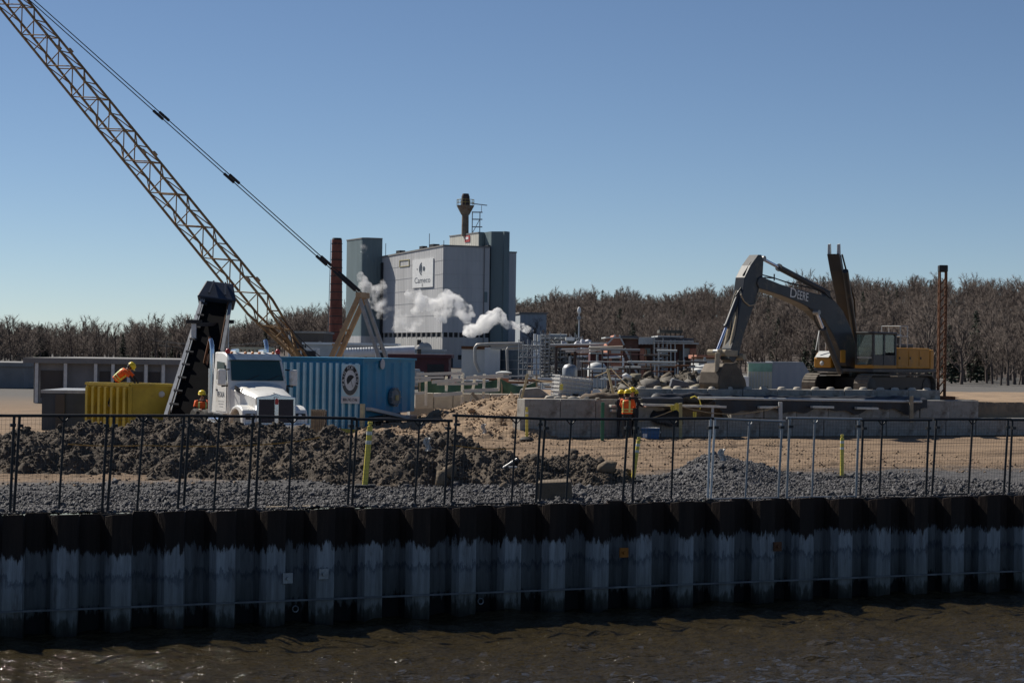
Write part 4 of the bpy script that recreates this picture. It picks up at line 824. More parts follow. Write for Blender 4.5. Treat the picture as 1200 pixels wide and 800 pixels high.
for px, py, lb in ((626.5, 391, 'thin pale vent stack giving off the white steam'), (631, 392, 'shorter thin vent stack right of the steaming one')):
    v = thing('vent_stack', lb, 'vent stack', (XA(px, 300), 300, 0)); zt_ = ZA(px, py, 300)
    B(MB().lathe([(0.2, 0), (0.2, zt_), (0.13, zt_)], n=10), 'pipe', MWHITE, v, sm=40); B(MB().lathe([(0.2, zt_ * 0.8), (0.3, zt_ * 0.8), (0.3, zt_ * 0.8 + 0.15), (0.2, zt_ * 0.8 + 0.15)], n=10), 'collar', MSTEEL, v)
lp = thing('floodlight_pole', 'thin pole with a white lamp cluster in front of the wooded hill', 'light pole', (XA(678, 260), 260, 0)); zt_ = ZA(678, 366, 260)
B(MB().bar((0, 0, 0), (0, 0, zt_), 0.14, 8, 0.07), 'pole', MGALV, lp); B(MB().ball((0, 0, zt_ + 0.25), 0.3, (0.8, 0.8, 1.6)), 'lamp_head', MWHITE, lp, sm=60); B(MB().box(-0.25, 0.25, -0.2, 0.2, zt_ - 0.9, zt_ - 0.5), 'control_box', MSTEEL, lp)
for px, py, Y, lb in ((167, 393, 420, 'thin utility pole on the left skyline above the grey building'), (195, 401, 380, 'short utility pole left of the leaning conveyor'), (339, 392, 240, 'pale grey post behind the foot of the crane boom')):
    u = thing('utility_pole', lb, 'pole', (XA(px, Y), Y, 0)); zt_ = ZA(px, py, Y); B(MB().bar((0, 0, 0), (0, 0, zt_), 0.2, 8, 0.12), 'pole', MBARK if Y > 300 else MGALV, u)
    if Y > 300: B(MB().beam((-1.1, 0, zt_ - 0.8), (1.1, 0, zt_ - 0.8), 0.14, 0.14), 'crossarm', MBARK, u)
wr = MB()
for k, (dz, dx) in enumerate(((0.0, -1), (0.0, 1), (-0.8, 0))):
    a = Vector((XA(167, 420) + dx, 420, ZA(167, 395, 420) + dz)); b_ = Vector((XA(360, 300) + dx, 300, ZA(360, 394, 300) + dz)); wr.tube([a.lerp(b_, t) - Vector((0, 0, 6 * t * (1 - t))) for t in np.linspace(0, 1, 12)], 0.035, 4)
tag(B(wr, 'power_lines', MBLACK), 'sagging power lines crossing behind the conveyor and crane', 'power line')
shed('white_shed', 'plain grey shed at the far left edge beyond the low building', -90, 28, 424, 150, 12, M('grey_wall', (0.2, 0.2, 0.205)), MROOF, 'shed', wins=((0.5, 0.7, 0.35, 0.65),))
# clutter line of yard pipes and valves in front of the tank house
yp = thing('yard_pipework', 'low jumble of pale pipes and valves on the yard in front of the tank house', 'pipework', (XA(560, 150), 150, 0)); rg = random.Random(9)
for i in range(34):
    px = rg.uniform(522, 640); y = rg.uniform(140, 165); z = rg.uniform(0.3, 1.25); L_ = rg.uniform(0.4, 2.8)
    rod('yard_pipe', (XA(px, y), y, z), (XA(px, y) + L_, y + rg.uniform(-0.4, 0.4), z), rg.uniform(0.04, 0.11), rg.choice((MPALE, MSTEEL, MGALV, MRUST)), yp)
    if i % 2: rod('valve_stem', (XA(px, y), y, 0), (XA(px, y), y, z + rg.uniform(0.1, 0.5)), 0.06, rg.choice((MSTEEL, MPALE, MRED)), yp)
yq = thing('yard_pipework', 'jumble of pipe runs, posts and valves in front of the brick works', 'pipework', (XA(745, 170), 170, 0)); rg = random.Random(19)
for i in range(40):
    px = rg.uniform(676, 812); y = rg.uniform(165, 195); z = rg.uniform(0.4, 3.6); L_ = rg.uniform(0.8, 4.2)
    rod('yard_pipe', (XA(px, y), y, z), (XA(px, y) + L_, y + rg.uniform(-0.4, 0.4), z), rg.uniform(0.04, 0.1), rg.choice((MPALE, MSTEEL, MRUST, MMAROON, MDKWALL)), yq)
    rod('pipe_post', (XA(px, y) + 0.2, y + 0.15, 0), (XA(px, y) + 0.2, y + 0.15, z + rg.uniform(0.1, 0.6)), 0.06, rg.choice((MSTEEL, MDKWALL, MRUST)), yq)
pb3 = thing('pipe_bridge', 'pipe bridge of several parallel pipes between the pipe rack and the brick gable', 'pipe bridge', (XA(690, 215), 215, 0))
for k, (py, m_) in enumerate(((404, MPALE), (406, MRUST), (409.5, MGALV), (411.5, MWHITE), (415, MRUST))): rod('bridge_pipe', P(645 + k * 6, py, 215 + k * 0.3), P(716, py - 0.4, 215 + k * 0.3), 0.11, m_, pb3)
for px in (652, 674, 699, 715): rod('bridge_column', (XA(px, 216), 216, 0), P(px, 403, 216), 0.14, MDKWALL, pb3, True); rod('bridge_beam', P(px, 412.5, 214), P(px, 412.5, 217.5), 0.1, MDKWALL, pb3, True)
for px, py, r_, lb in ((700, 424, 0.9, 'small pale upright vessel left of the brick gable'), (668, 426, 0.7, 'small grey upright vessel in front of the pipe rack'), (826, 427, 1.0, 'pale squat vessel just right of the dark brick building')):
    vz = thing('process_vessel', lb, 'vessel', (XA(px, 185), 185, 0)); zt_ = ZA(px, py, 185); B(MB().lathe([(r_ * 0.9, 0), (r_, 0.1), (r_, zt_ * 0.8), (r_ * 0.7, zt_ * 0.94), (0.05, zt_)], n=18), 'shell', MPALE if 'pale' in lb else MSTEEL, vz, sm=40); B(MB().bar((0, 0, zt_), (0, 0, zt_ + 0.7), 0.1, 8), 'vent_pipe', MSTEEL, vz); B(MB().lathe([(r_, zt_ * 0.4), (r_ + 0.06, zt_ * 0.4), (r_ + 0.06, zt_ * 0.4 + 0.12), (r_, zt_ * 0.4 + 0.12)], n=18), 'band', MRUST, vz)
# roadside things on the left of the brick works: plinth boxes in mid yard
for px0, px1, py0, py1, Y, lb in ((352, 372, 408, 420, 200, 'grey generator box behind the blue tank near the crane boom foot'), (440, 452, 410, 420, 155, 'pale cube shaped unit with a yellow side above the blue tank roof')):
    e = thing('equipment_box', lb, 'equipment', (XA((px0 + px1) / 2, Y), Y, 0)); B(bx(px0, px1, py0, 450, 0, 2.5, Y), 'casing', MGALV, e, world=True, bevel=0.05); B(bx(px0 + 2, px1 - 2, py0 + 3, py1, -0.08, 0, Y), 'louvre', MDARK, e, world=True); B(bx(px0 + 4, px0 + 6, py0 - 4, py0, 0.5, 0.8, Y), 'exhaust', MBLACK, e, world=True)
pr2 = thing('pipe_bridge', 'long low white pipe duct with a railing behind the blue tank roof', 'pipe bridge', (XA(425, 180), 180, 0))
B(MB().bar(P(403, 413.5, 180), P(486, 410.5, 180), 0.45, 12), 'duct', MWHITE, pr2, world=True, sm=50)
for px in (405, 425, 446, 466, 486): rod('duct_post', (XA(px, 180), 180, 0), P(px, 413, 180), 0.16, MGALV, pr2)
for i in range(14): rod('rail_post', P(402 + i * 3.2, 411, 177), P(402 + i * 3.2, 405.5, 177), 0.04, MSTEEL, pr2)
rod('handrail', P(402, 405.5, 177), P(444, 405.5, 177), 0.05, MSTEEL, pr2)
pk = thing('elbow_vent', 'dark upright vent pipe with a hooded elbow in front of the factory wall', 'vent', (XA(491, 200), 200, 0)); B(MB().bar((0, 0, 0), (0, 0, ZA(491, 398, 200)), 0.22, 10), 'pipe', MDKWALL, pk); B(MB().ball((0.5, 0, ZA(491, 402, 200) - 0.6), 0.75, (1.1, 0.7, 1), half=True), 'hood', MPIPE, pk, sm=50)

# ---- steam from the vent stack: real scattering volumes
def m_steam(name, dens, thr, sc):
    m = bpy.data.materials.new(name); m.use_nodes = True; nt = m.node_tree; N = nt.nodes; L = nt.links; N.remove(N['Principled BSDF'])
    v = N.new('ShaderNodeVolumePrincipled'); v.inputs['Color'].default_value = (1, 1, 1, 1); v.inputs['Anisotropy'].default_value = 0.0
    tc = N.new('ShaderNodeTexCoord'); n = N.new('ShaderNodeTexNoise'); n.inputs['Scale'].default_value = sc; n.inputs['Detail'].default_value = 8; n.inputs['Roughness'].default_value = 0.66; L.new(tc.outputs['Object'], n.inputs[0])
    mr = N.new('ShaderNodeMapRange'); mr.inputs[1].default_value = thr; mr.inputs[2].default_value = thr + 0.24; mr.inputs[3].default_value = 0; mr.inputs[4].default_value = dens; L.new(n.outputs[0], mr.inputs[0])
    L.new(mr.outputs[0], v.inputs['Density']); L.new(v.outputs[0], N['Material Output'].inputs['Volume']); return m
def steam(label, puffs, Y, dens, thr, sc, seed):
    mb = MB(); rg = random.Random(seed)
    for px, py, r in puffs:
        c = P(px, py, Y + rg.uniform(-1, 1)); rm = r * 1.3 / FPX * Y; mb.ball(c, rm, (1, 1, 0.9), 5)
        for k in range(5):
            a = rg.uniform(0, 6.28); e = rg.uniform(-0.7, 1.2); d = Vector((math.cos(a) * math.cos(e), math.sin(a) * math.cos(e), math.sin(e))); mb.ball(c + d * rm * 0.75, rm * rg.uniform(0.35, 0.55), (1, 1, 1), 4)
    o = B(mb, 'steam_plume', m_steam('steam_%d' % seed, dens, thr, sc)); tag(o, label, 'steam', 'steam drifting from the vent stacks')
    rm_ = o.modifiers.new('union', 'REMESH'); rm_.mode = 'VOXEL'; rm_.voxel_size = 0.3
    tx = bpy.data.textures.new('steam_lumps', 'CLOUDS'); tx.noise_scale = 1.5; tx.noise_depth = 4; dm = o.modifiers.new('lumps', 'DISPLACE'); dm.texture = tx; dm.strength = 2.2; dm.mid_level = 0.55; dm.texture_coords = 'LOCAL'
    return o
steam('dense bright white steam puffs streaming left from the thin vent stack', [(625, 387.5, 2), (619, 385.5, 3.2), (612, 384, 4.5), (604, 381, 5.5), (597, 383, 5), (590, 376, 6.5), (580, 373, 8), (571, 377, 8), (563, 383, 8), (556, 388, 7), (550, 384, 7), (547, 389, 5)], 304, 4.5, 0.42, 0.75, 1)
steam('softer white steam cloud floating in front of the factory corner', [(548, 366, 7), (540, 362, 8.5), (531, 355, 9.5), (523, 351, 8), (527, 364, 9), (515, 362, 9), (507, 356, 8), (497, 354, 7), (488, 349, 8), (481, 345, 6), (518, 374, 5), (490, 362, 6), (545, 374, 5)], 312, 2.6, 0.44, 0.6, 2)
steam('thin wispy steam veil low on the factory side wall', [(474, 372, 8), (466, 380, 7), (480, 382, 7), (459, 366, 6), (490, 376, 6), (464, 388, 5), (451, 352, 6), (444, 358, 7), (437, 348, 8), (426, 334, 7), (432, 338, 7), (446, 337, 6), (424, 330, 6), (448, 368, 5)], 335, 1.4, 0.46, 0.4, 3)
steam('faint wisp of steam against the teal corner tower', [(427, 290, 4), (424, 297, 5), (428, 302, 4.5), (423, 325, 4)], 395, 0.7, 0.52, 0.5, 4)
# ================================================================ WHARF: fence, markers, blocks, tote, people
MWIRE = M('fence_wire', (0.05, 0.05, 0.055), 0.5, 0.4, 0.1, 5, 0, 1)
TF = 0.5
def fence_pt(px, py=490): 
    h = plane_hit(px, py, site(0, TF), DV); s, t = st(h); return s, h.z
FX = [-70, 20, 130, 219, 301, 416, 531, 637, 741, 836, 922, 1010, 1094, 1185, 1280]
TOPS = [(486, 487), (487, 487), (487, 487), (487, 488), (488, 490), (491, 493), (486.5, 490.5), (491, 491), (491, 490), (490.5, 494), (489.5, 491), (492, 492), (491, 491), (492, 492)]
MIDS = [-20, 76, 168, 258, 343, 493, 605, 671, 790, 880, 955, 1036, 1140, 1230]
FLAB = ['at the far left end of the run', 'in front of the site box', 'in front of the yellow bin', 'in front of the conveyor foot', 'in front of the white truck grille', 'in front of the blue tank and first yellow marker', 'in front of the sunlit dirt ramp', 'in front of the tan block and low soil heap', 'in front of the blue cooler', 'in front of the gravel heap peak', 'in front of the timber post with pipe rail', 'in front of the lone upright yellow marker', 'right of the rusty mast foot', 'last on the right edge of the view']
for i in range(len(FX) - 1):
    s0, _ = fence_pt(FX[i] + 3.5); s1, _ = fence_pt(FX[i + 1] - 3.5); sm_, _ = fence_pt(MIDS[i])
    z0 = fence_pt(FX[i], TOPS[i][0])[1]; z1 = fence_pt(FX[i + 1], TOPS[i][1])[1]
    silver = i in (9, 10)
    r = thing('fence_panel', '%s wire mesh fence panel %s' % ('grey steel' if silver else 'black framed', FLAB[i]), 'fence', tuple(site(s0, TF + (0.06 if i % 2 else 0), 0)), YAW, 'temporary fence panels along the wharf edge')
    w = s1 - s0; ln = random.uniform(0.02, 0.07); mt = MSTEEL if silver else MBLACK; pr_ = 0.028
    def lean(x, z): return (x - ln * (1.8 - z) * 1.0, 0, z)
    rod('post', lean(0, -0.05), lean(0, z0), pr_, MGALV if i == 9 else (MSTEEL if i == 10 else mt), r, world=False); rod('post', lean(w, -0.05), lean(w, z1), pr_, MGALV if i in (8,) else mt, r, world=False)
    xm = min(max(sm_ - s0, 0.3), w - 0.3); zm = z0 + (z1 - z0) * xm / w; rod('middle_post', lean(xm, -0.05), lean(xm, zm), 0.024, mt, r, world=False)
    rod('top_rail', lean(-0.08, z0), lean(w + 0.08, z1), 0.029, mt if i != 10 else MSTEEL, r, world=False); rod('bottom_rail', lean(0, 0.06), lean(w, 0.06), 0.02, mt, r, world=False)
    mb = MB(); nx = int(w / 0.075); nz = 22
    for k in range(1, nx): x = w * k / nx; mb.bar(lean(x, 0.06), lean(x, z0 + (z1 - z0) * k / nx), 0.0022, 4)
    for k in range(1, nz): z = 0.06 + (z0 - 0.06) * k / nz; mb.bar(lean(0, z), lean(w, z + (z1 - z0) * k / nz), 0.0022, 4)
    B(mb, 'wire_mesh', MWIRE, r, kind='stuff')
    for x, z in ((xm - 0.13, zm), (xm + 0.13, zm)): rod('gusset', lean(x, z), lean(xm, zm - 0.13), 0.014, mt, r, world=False)
    for x in (0.02, w - 0.02): B(MB().box(x - 0.05, x + 0.05, -0.05, 0.05, z0 - 0.22, z0 - 0.16), 'clamp', MBLACK, r)

# ---- yellow delineator markers
MYELLOW = M('marker_yellow', (0.7, 0.58, 0.1), 0.5, 0, 0.15, 4, 0.03, 30, dirt=(0.35, 0.3, 0.1), dirt_amt=0.2); MREFL = M('reflective_white', (0.7, 0.7, 0.62), 0.3, 0, 0.1, 5, 0, 1); MRUBBER = M('black_rubber', (0.02, 0.02, 0.02), 0.75, 0, 0.2, 4, 0.1, 30)
def gh(x, y): return float(ground_h(np.array([float(x)]), np.array([float(y)]))[0])
def marker(label, px0, py0, px1, py1, Y, round_base):
    b = P(px0, py0, Y); t = P(px1, py1, Y); b.z = max(b.z, 0.0); r = thing('delineator_post', label, 'marker post', tuple(b), 0, 'yellow delineator posts'); d = t - b; L_ = d.length; rr = 0.05 if L_ < 1.3 else 0.065
    d.normalize(); m = Matrix.Translation((0, 0, 0)) @ d.to_track_quat('Z', 'Y').to_matrix().to_4x4()
    def at(f): return d * (L_ * f)
    if round_base: B(MB().lathe([(0.26, 0), (0.26, 0.05), (0.2, 0.1), (0.08, 0.14)], n=16), 'rubber_base', MRUBBER, r, sm=40)
    else: B(MB().box(-0.22, 0.24, -0.2, 0.2, 0, 0.07), 'rubber_base', MRUBBER, r, bevel=0.02)
    B(MB().bar(at(0.03), at(0.93), rr, 12), 'post', MYELLOW, r, sm=40)
    B(MB().bar(at(0.93), at(0.96), rr * 0.5, 8).bar(at(0.96), at(1.0), rr * 0.85, 8), 'grip', MYELLOW, r, sm=40)
    for f in (0.66, 0.8): B(MB().bar(at(f), at(f + 0.055), rr + 0.004, 12), 'reflective_band', MREFL, r, sm=40)
marker('tall yellow marker post leaning in front of the dark soil left of centre', 427.5, 571, 434, 494, 45.9, False)
marker('yellow marker post on a round base at the left end of the concrete block wall', 617.5, 516, 617.5, 477, 72.5, True)
marker('yellow marker post leaning right, below the blue cooler', 741, 565, 749, 512, 49.2, False)
marker('dirty yellow upright marker post alone on the right behind the fence', 986.5, 560, 987, 509, 52.3, False)

# ---- concrete block walls
MKNOB = MCONC
def block_mesh(L_, D_, H_, knobs):
    g = 0.012; mb = MB(); mb.box(g, L_ - g, 0, D_, 0.004, H_ - 0.004); return mb
def block_wall(label, s0, t, z0, n, rows, L_, D_, H_, mat, skip=(), knobs=False, yaw=YAW, origin=None, off=0.5):
    r = thing('block_wall', label, 'block wall', tuple(origin if origin is not None else site(s0, t, z0)), yaw); src_ = None; ks = None; rg = random.Random(int(s0 * 10) + n)
    for j in range(rows):
        for i in range(n):
            if (i, j) in skip: continue
            lc = (i * L_ - (off * L_ if j % 2 else 0), rg.uniform(-0.03, 0.03) + 0.02 * j, j * H_); ro = (0, rg.uniform(-0.004, 0.004), rg.uniform(-0.01, 0.01))
            if src_ is None: o = B(block_mesh(L_, D_, H_, knobs), 'concrete_block', mat, r, bevel=0.025); src_ = o; o.location = lc; o.rotation_euler = ro
            else: o = share(src_, 'concrete_block', r, lc, ro)
            if knobs and j == rows - 1:
                for f in (0.27, 0.73):
                    if ks is None: ks = B(MB().lathe([(0.17, 0), (0.15, 0.07), (0.1, 0.1), (0.02, 0.105)], n=12), 'lifting_knob', MCONC2, o, sm=50); k = ks
                    else: k = share(ks, 'lifting_knob', o)
                    k.location = (L_ * f, D_ / 2, H_ - 0.004)
    return r
sA = s_at(609, TW, 505); sB = s_at(708, TW, 480)
HB = 0.735
nb = 18
block_wall('two course grey concrete block wall behind the workers and the blue cooler', sA, TW, 0, nb, 2, 1.5, 0.72, HB, MCONC, skip=[(i, 1) for i in (4, 5, 14, 15, 16, 17)] + [(17, 0)], off=-0.12)
sC = s_at(746, TW + 1.3, 460)
block_wall('upper single row of concrete blocks with lifting knobs below the excavator', sC, TW + 1.35, 1.36, 9, 1, 1.62, 0.75, 0.5, MCONC, knobs=True)
qq = G(479, 493, 0.15); block_wall('short row of concrete blocks half buried in the dirt ramp right of the blue tank', 0, 0, 0, 3, 1, 1.25, 0.7, 0.72, MCONC, origin=(qq.x, qq.y + 0.6, 0.1), yaw=R(14))
q2 = P(486, 478, 86); block_wall('row of tan concrete blocks below the white timber guard rail', 0, 0, 0, 6, 1, 0.82, 0.7, 0.68, MCONC2, origin=(q2.x, 86, q2.z - 0.02), yaw=R(4))
B_ = MB(); 
# steel sheet between block courses, green post, tarps and pipes lying on the wall
gp = P(706, 478, 74.2); tag(B(MB().box(gp.x - 0.06, gp.x + 0.06, gp.y - 0.3, gp.y - 0.18, 0, 1.4), 'green_stake', M('green_paint', (0.03, 0.14, 0.08), 0.6)), 'dark green stake against the joint of the grey blocks left of the workers', 'stake')
def tarp_roll(label, px0, px1, t, z, r_, mat, seed, drape=0.0):
    s0, s1 = s_at(px0, t, 470), s_at(px1, t, 470); rg = np.random.RandomState(seed); mb = MB(); n = int((s1 - s0) / 0.16); ph = rg.uniform(0, 6, 4)
    def f(u, v):
        s = s0 + (s1 - s0) * u; a = 2 * math.pi * v; e = min(1.0, 8 * u, 8 * (1 - u)) ** 0.5
        k = r_ * e * (1 + 0.16 * math.sin(s * 3.1 + ph[0]) + 0.12 * math.sin(s * 7.3 + 3 * a + ph[1]) + 0.07 * math.sin(s * 17 + 2 * a + ph[2]))
        return site(s, t + math.cos(a) * k * 1.3, z + math.sin(a) * k * 0.8 + r_ * 0.65 - (drape * max(0, -math.cos(a)) * (0.5 + 0.5 * math.sin(s * 1.7 + ph[3])) if drape else 0))
    mb.grid(f, n, 14); tag(B(mb, 'tarp_roll', mat, sm=60), label, 'tarpaulin')
MTARP = M('black_tarp', (0.022, 0.024, 0.03), 0.5, 0, 0.3, 3, 0.5, 6); MTARPB = M('brown_tarp', (0.12, 0.09, 0.065), 0.85, 0, 0.3, 3, 0.5, 6)
zT = 1.47
tarp_roll('crumpled brown tarp bundle on the blocks left of the workers', 678, 742, TW + 0.6, 1.3, 0.26, MTARPB, 1)
tarp_roll('black tarp roll humped on the wall right of the yellow helmets', 762, 838, TW + 0.55, 1.36, 0.24, MTARP, 2)
tarp_roll('long black tarp roll along the wall top below the upper block row', 836, 1088, TW + 0.85, 1.36, 0.17, MTARP, 3)
tarp_roll('dark tarp hanging in the gap of the wall beside the cooler', 762, 798, TW - 0.02, 0.62, 0.32, MTARP, 4, 0.3)
MWOOD = M('weathered_timber', (0.36, 0.29, 0.2), 0.85, 0, 0.3, 3, 0.3, 20); MPALEW = M('pale_timber', (0.66, 0.63, 0.56), 0.8, 0, 0.2, 3, 0.2, 20); MPVC = M('pale_plastic_pipe', (0.55, 0.55, 0.53), 0.4, 0, 0.1, 3, 0.03, 10)
def wall_member(label, name, cat, px0, py0, px1, py1, t, w, h, mat):
    a = plane_hit(px0, py0, site(0, t), DV); b = plane_hit(px1, py1, site(0, t), DV); mb = MB()
    if h: mb.beam(a, b, w, h)
    else: mb.bar(a, b, w, 10)
    o = B(mb, name, mat, bevel=0.01 if h else 0, sm=0 if h else 40); tag(o, label, cat); return o
wall_member('long pale plastic pipe lying on the black tarp along the wall', 'plastic_pipe', 'pipe', 818, 466, 1080, 470.5, TW - 0.16, 0.055, 0, MPVC)
for px0, py0, px1, py1, lb in ((752, 474, 850, 476.5, 'long pale plank on the wall right of the workers'), (715, 475.5, 733, 475.5, 'short pale plank end left of the orange vest, upper of two'), (716, 481, 733, 481, 'short pale plank end left of the orange vest, lower of two'), (889, 477, 914, 477, 'short pale batten on the tarp left of the steel post'), (951, 476.5, 976, 477, 'short pale batten in the middle of the long tarp'), (1003, 478, 1028, 478.5, 'short pale batten at the right end of the long tarp')):
    wall_member(lb, 'plank', 'plank', px0, py0, px1, py1, TW - 0.3, 0.2, 0.09, MPALEW)
for px, y0, y1, Yt, m_, lb, w in ((797.5, 472, 511, -0.7, MYEL, 'yellowish timber post with a ribbon right of the cooler', 0.13), (914.5, 471, 507, -0.5, MPALE, 'pale upright post at the long tarp, right of the wall middle', 0.15), (1068, 464, 495, -0.4, MWOOD, 'timber post at the right end of the tarp', 0.15), (835, 476, 492, -0.3, MPVC, 'short pale plastic standpipe below the plank', 0.1)):
    a = plane_hit(px, y0, site(0, TW + Yt), DV); b = plane_hit(px, y1, site(0, TW + Yt), DV); b.z = 0 if y1 > 500 else b.z
    tag(B(MB().beam(b, a, w, w), 'post', m_, bevel=0.01), lb, 'post')
a = plane_hit(797, 475, site(0, TW - 0.75), DV); mb = MB(); mb.grid(lambda u, v: (a.x - 0.32 * u - 0.05, a.y - 0.08 + 0.04 * math.sin(u * 9), a.z + 0.05 - v * (0.3 - 0.12 * u) + 0.05 * math.sin(u * 6)), 6, 4, (0, 0.012, 0)); tag(B(mb, 'ribbon_flag', MYELLOW, sm=60), 'yellow ribbon flag tied to the timber post right of the cooler', 'flag')
a = plane_hit(812, 486, site(0, TW - 0.3), DV); mb = MB(); mb.grid(lambda u, v: (a.x + 0.14 * u, a.y + 0.02 * math.sin(u * 7), a.z + 0.12 - v * 0.26), 4, 4, (0, 0.012, 0)); tag(B(mb, 'ribbon_flag', MYELLOW, sm=60), 'small yellow flag hanging on the wall right of the ribboned post', 'flag')
MROPE = M('tan_rope', (0.4, 0.31, 0.19), 0.9, 0, 0.2, 6, 0, 1)
def rope(label, pts, sag, r_, mat=MROPE, name='rope', cat='rope'):
    q = []
    for i in range(len(pts) - 1):
        for k in range(8): t = k / 8; q.append(Vector(pts[i]).lerp(Vector(pts[i + 1]), t) - Vector((0, 0, sag * 4 * t * (1 - t))))
    q.append(Vector(pts[-1])); o = B(MB().tube(q, r_, 5), name, mat, sm=60); tag(o, label, cat); return o
hose = [plane_hit(*p, site(0, TW - 0.1), DV) for p in ((809, 466), (814, 464), (819, 467), (821, 473), (820, 480))]; tag(B(MB().tube(hose, 0.025, 6), 'hose', MYELLOW, sm=60), 'thin yellow hose looping over the tarp right of the helmets', 'hose')
rope('rope slung along the wall from the ribboned post to the pale upright post', [plane_hit(798, 476, site(0, TW - 0.6), DV), plane_hit(914, 476, site(0, TW - 0.6), DV)], 0.3, 0.02)
rope('rope running from the workers to the ribboned post across the dark gap', [plane_hit(748, 494, site(0, TW - 0.4), DV), plane_hit(796, 477, site(0, TW - 0.6), DV)], 0.05, 0.02)
def tarp_drape(label, px0, px1, z0, z1, seed):
    s0, s1 = s_at(px0, TW - 0.1, 475), s_at(px1, TW - 0.1, 475); n = int((s1 - s0) / 0.14)
    def f(u, v):
        s = s0 + (s1 - s0) * u; bot = z1 + 0.13 * math.sin(s * 2.3 + seed) + 0.08 * math.sin(s * 5.1); fold = 0.035 * math.sin(s * 9 + 2 * math.sin(s * 2)) + 0.02 * math.sin(s * 21)
        if v < 0.3: return site(s, TW + 0.55 - 0.64 * v / 0.3, z0 + 0.02 * math.sin(s * 6) + 0.05 * math.sin(v * 9))
        w = (v - 0.3) / 0.7; return site(s, TW - 0.1 + fold * w - 0.03, z0 + (bot - z0) * w)
    tag(B(MB().grid(f, n, 12, (0, 0.01, 0.012)), 'tarp_sheet', MTARP, sm=60), label, 'tarpaulin')
tarp_drape('black tarp sheet hanging over the top of the wall right of the yellow hose', 838, 1086, 1.5, 1.06, 1)
tarp_drape('short black tarp sheet hanging over the blocks right of the workers', 752, 800, 1.5, 1.25, 2)
# leaning stakes with ropes near the tote
def stake(label, px0, py0, px1, py1, Y, w=0.13, mat=MYEL):
    a = P(px0, py0, Y); b = P(px1, py1, Y); tag(B(MB().beam(a - Vector((0, 0, 0.25)), b, w, w * 0.6), 'timber_stake', mat, bevel=0.008), label, 'stake'); return b
k1 = stake('pale timber stake leaning right, left of the white tote', 609.5, 466, 618.5, 438, 79, 0.15, M('stake_wood', (0.5, 0.43, 0.26), 0.8, 0, 0.25, 3, 0.2, 20)); k2 = stake('pale timber stake leaning left, above the workers', 721, 464, 712, 432, 80, 0.15, MATS['stake_wood'])
tp = P(655, 447, 78); rope('rope from the leaning stake to the white tote', [k1 - Vector((0, 0, 0.1)), tp], 0.1, 0.02); rope('rope rising from the tote to the stake above the workers', [P(697, 441, 78), k2 - Vector((0, 0, 0.1)), P(716, 431.5, 80)], 0.02, 0.022)
rope('rope dropping right from the stake above the workers', [P(716, 431.5, 80), P(740, 455, 79)], 0.03, 0.022)

# ---- white liquid tote in a wire cage, tilted on rubble
YI = 77.2; ib = P(654, 466, YI); tote = thing('liquid_tote', 'tilted white plastic tote in a wire cage on top of the blocks', 'tote', (ib.x, ib.y, ib.z), R(14))
MTOTE = M('tote_plastic', (0.5, 0.49, 0.46), 0.5, 0, 0.12, 2, 0.05, 10, dirt=(0.3, 0.28, 0.24), dirt_amt=0.3)
Tm = Matrix.Rotation(R(5), 4, 'Y') @ Matrix.Translation((0, 0, 0.02)); TL, TD, TH = 1.36, 1.1, 0.86
def tb(name, mat, fn, **k):
    mb = MB(); fn(mb); mb.v = [Tm @ v for v in mb.v]; return B(mb, name, mat, tote, **k)
tb('plastic_tank', MTOTE, lambda m: m.box(0.03, TL - 0.03, 0.03, TD - 0.03, 0.13, TH - 0.03), bevel=0.06)
tb('pallet', MSTEEL, lambda m: [m.box(x, x + 0.14, 0, TD, 0, 0.1) for x in (0, TL / 2 - 0.07, TL - 0.14)] + [m.box(0, TL, 0, TD, 0.1, 0.125)])
for i in range(9): x = TL * i / 8; tb('cage_bar', MGALV, lambda m: m.tube([(x, -0.01, 0.1), (x, -0.01, TH), (x, TD + 0.01, TH), (x, TD + 0.01, 0.1)], 0.012, 5))
for i in range(1, 7): y = TD * i / 7; tb('cage_bar', MGALV, lambda m: m.tube([(-0.01, y, 0.1), (-0.01, y, TH), (TL + 0.01, y, TH), (TL + 0.01, y, 0.1)], 0.012, 5))
for i in range(6): z = 0.12 + (TH - 0.12) * i / 5; tb('cage_hoop', MGALV, lambda m: m.tube([(-0.012, -0.02, z), (TL + 0.012, -0.02, z), (TL + 0.012, TD + 0.02, z), (-0.012, TD + 0.02, z), (-0.012, -0.02, z)], 0.014, 5))
tb('side_plate', MGALV, lambda m: m.box(TL + 0.015, TL + 0.03, 0.2, 0.8, 0.4, 0.7)); tb('yellow_label', MYELLOW, lambda m: m.box(0.02, 0.15, -0.03, -0.022, 0.3, 0.52)); tb('fill_cap', MBLACK, lambda m: m.lathe([(0.1, TH - 0.03), (0.1, TH + 0.03), (0.02, TH + 0.04)], (TL / 2, TD / 2, 0), 12)); tb('valve', MRUBBER, lambda m: m.box(TL / 2 - 0.1, TL / 2 + 0.1, -0.06, 0.02, 0.12, 0.2))
pl_ = P(699, 459, 77.6); bk = thing('plastic_drum', 'small pale blue plastic drum lying right of the tote', 'drum', (pl_.x, pl_.y, 1.5)); B(MB().bar((0, -0.3, 0.16), (0, 0.3, 0.16), 0.16, 14), 'body', M('pale_blue_plastic', (0.4, 0.47, 0.52), 0.4), bk, sm=40); B(MB().bar((0, -0.33, 0.16), (0, -0.3, 0.16), 0.17, 14), 'lid', MWHITE, bk, sm=40)
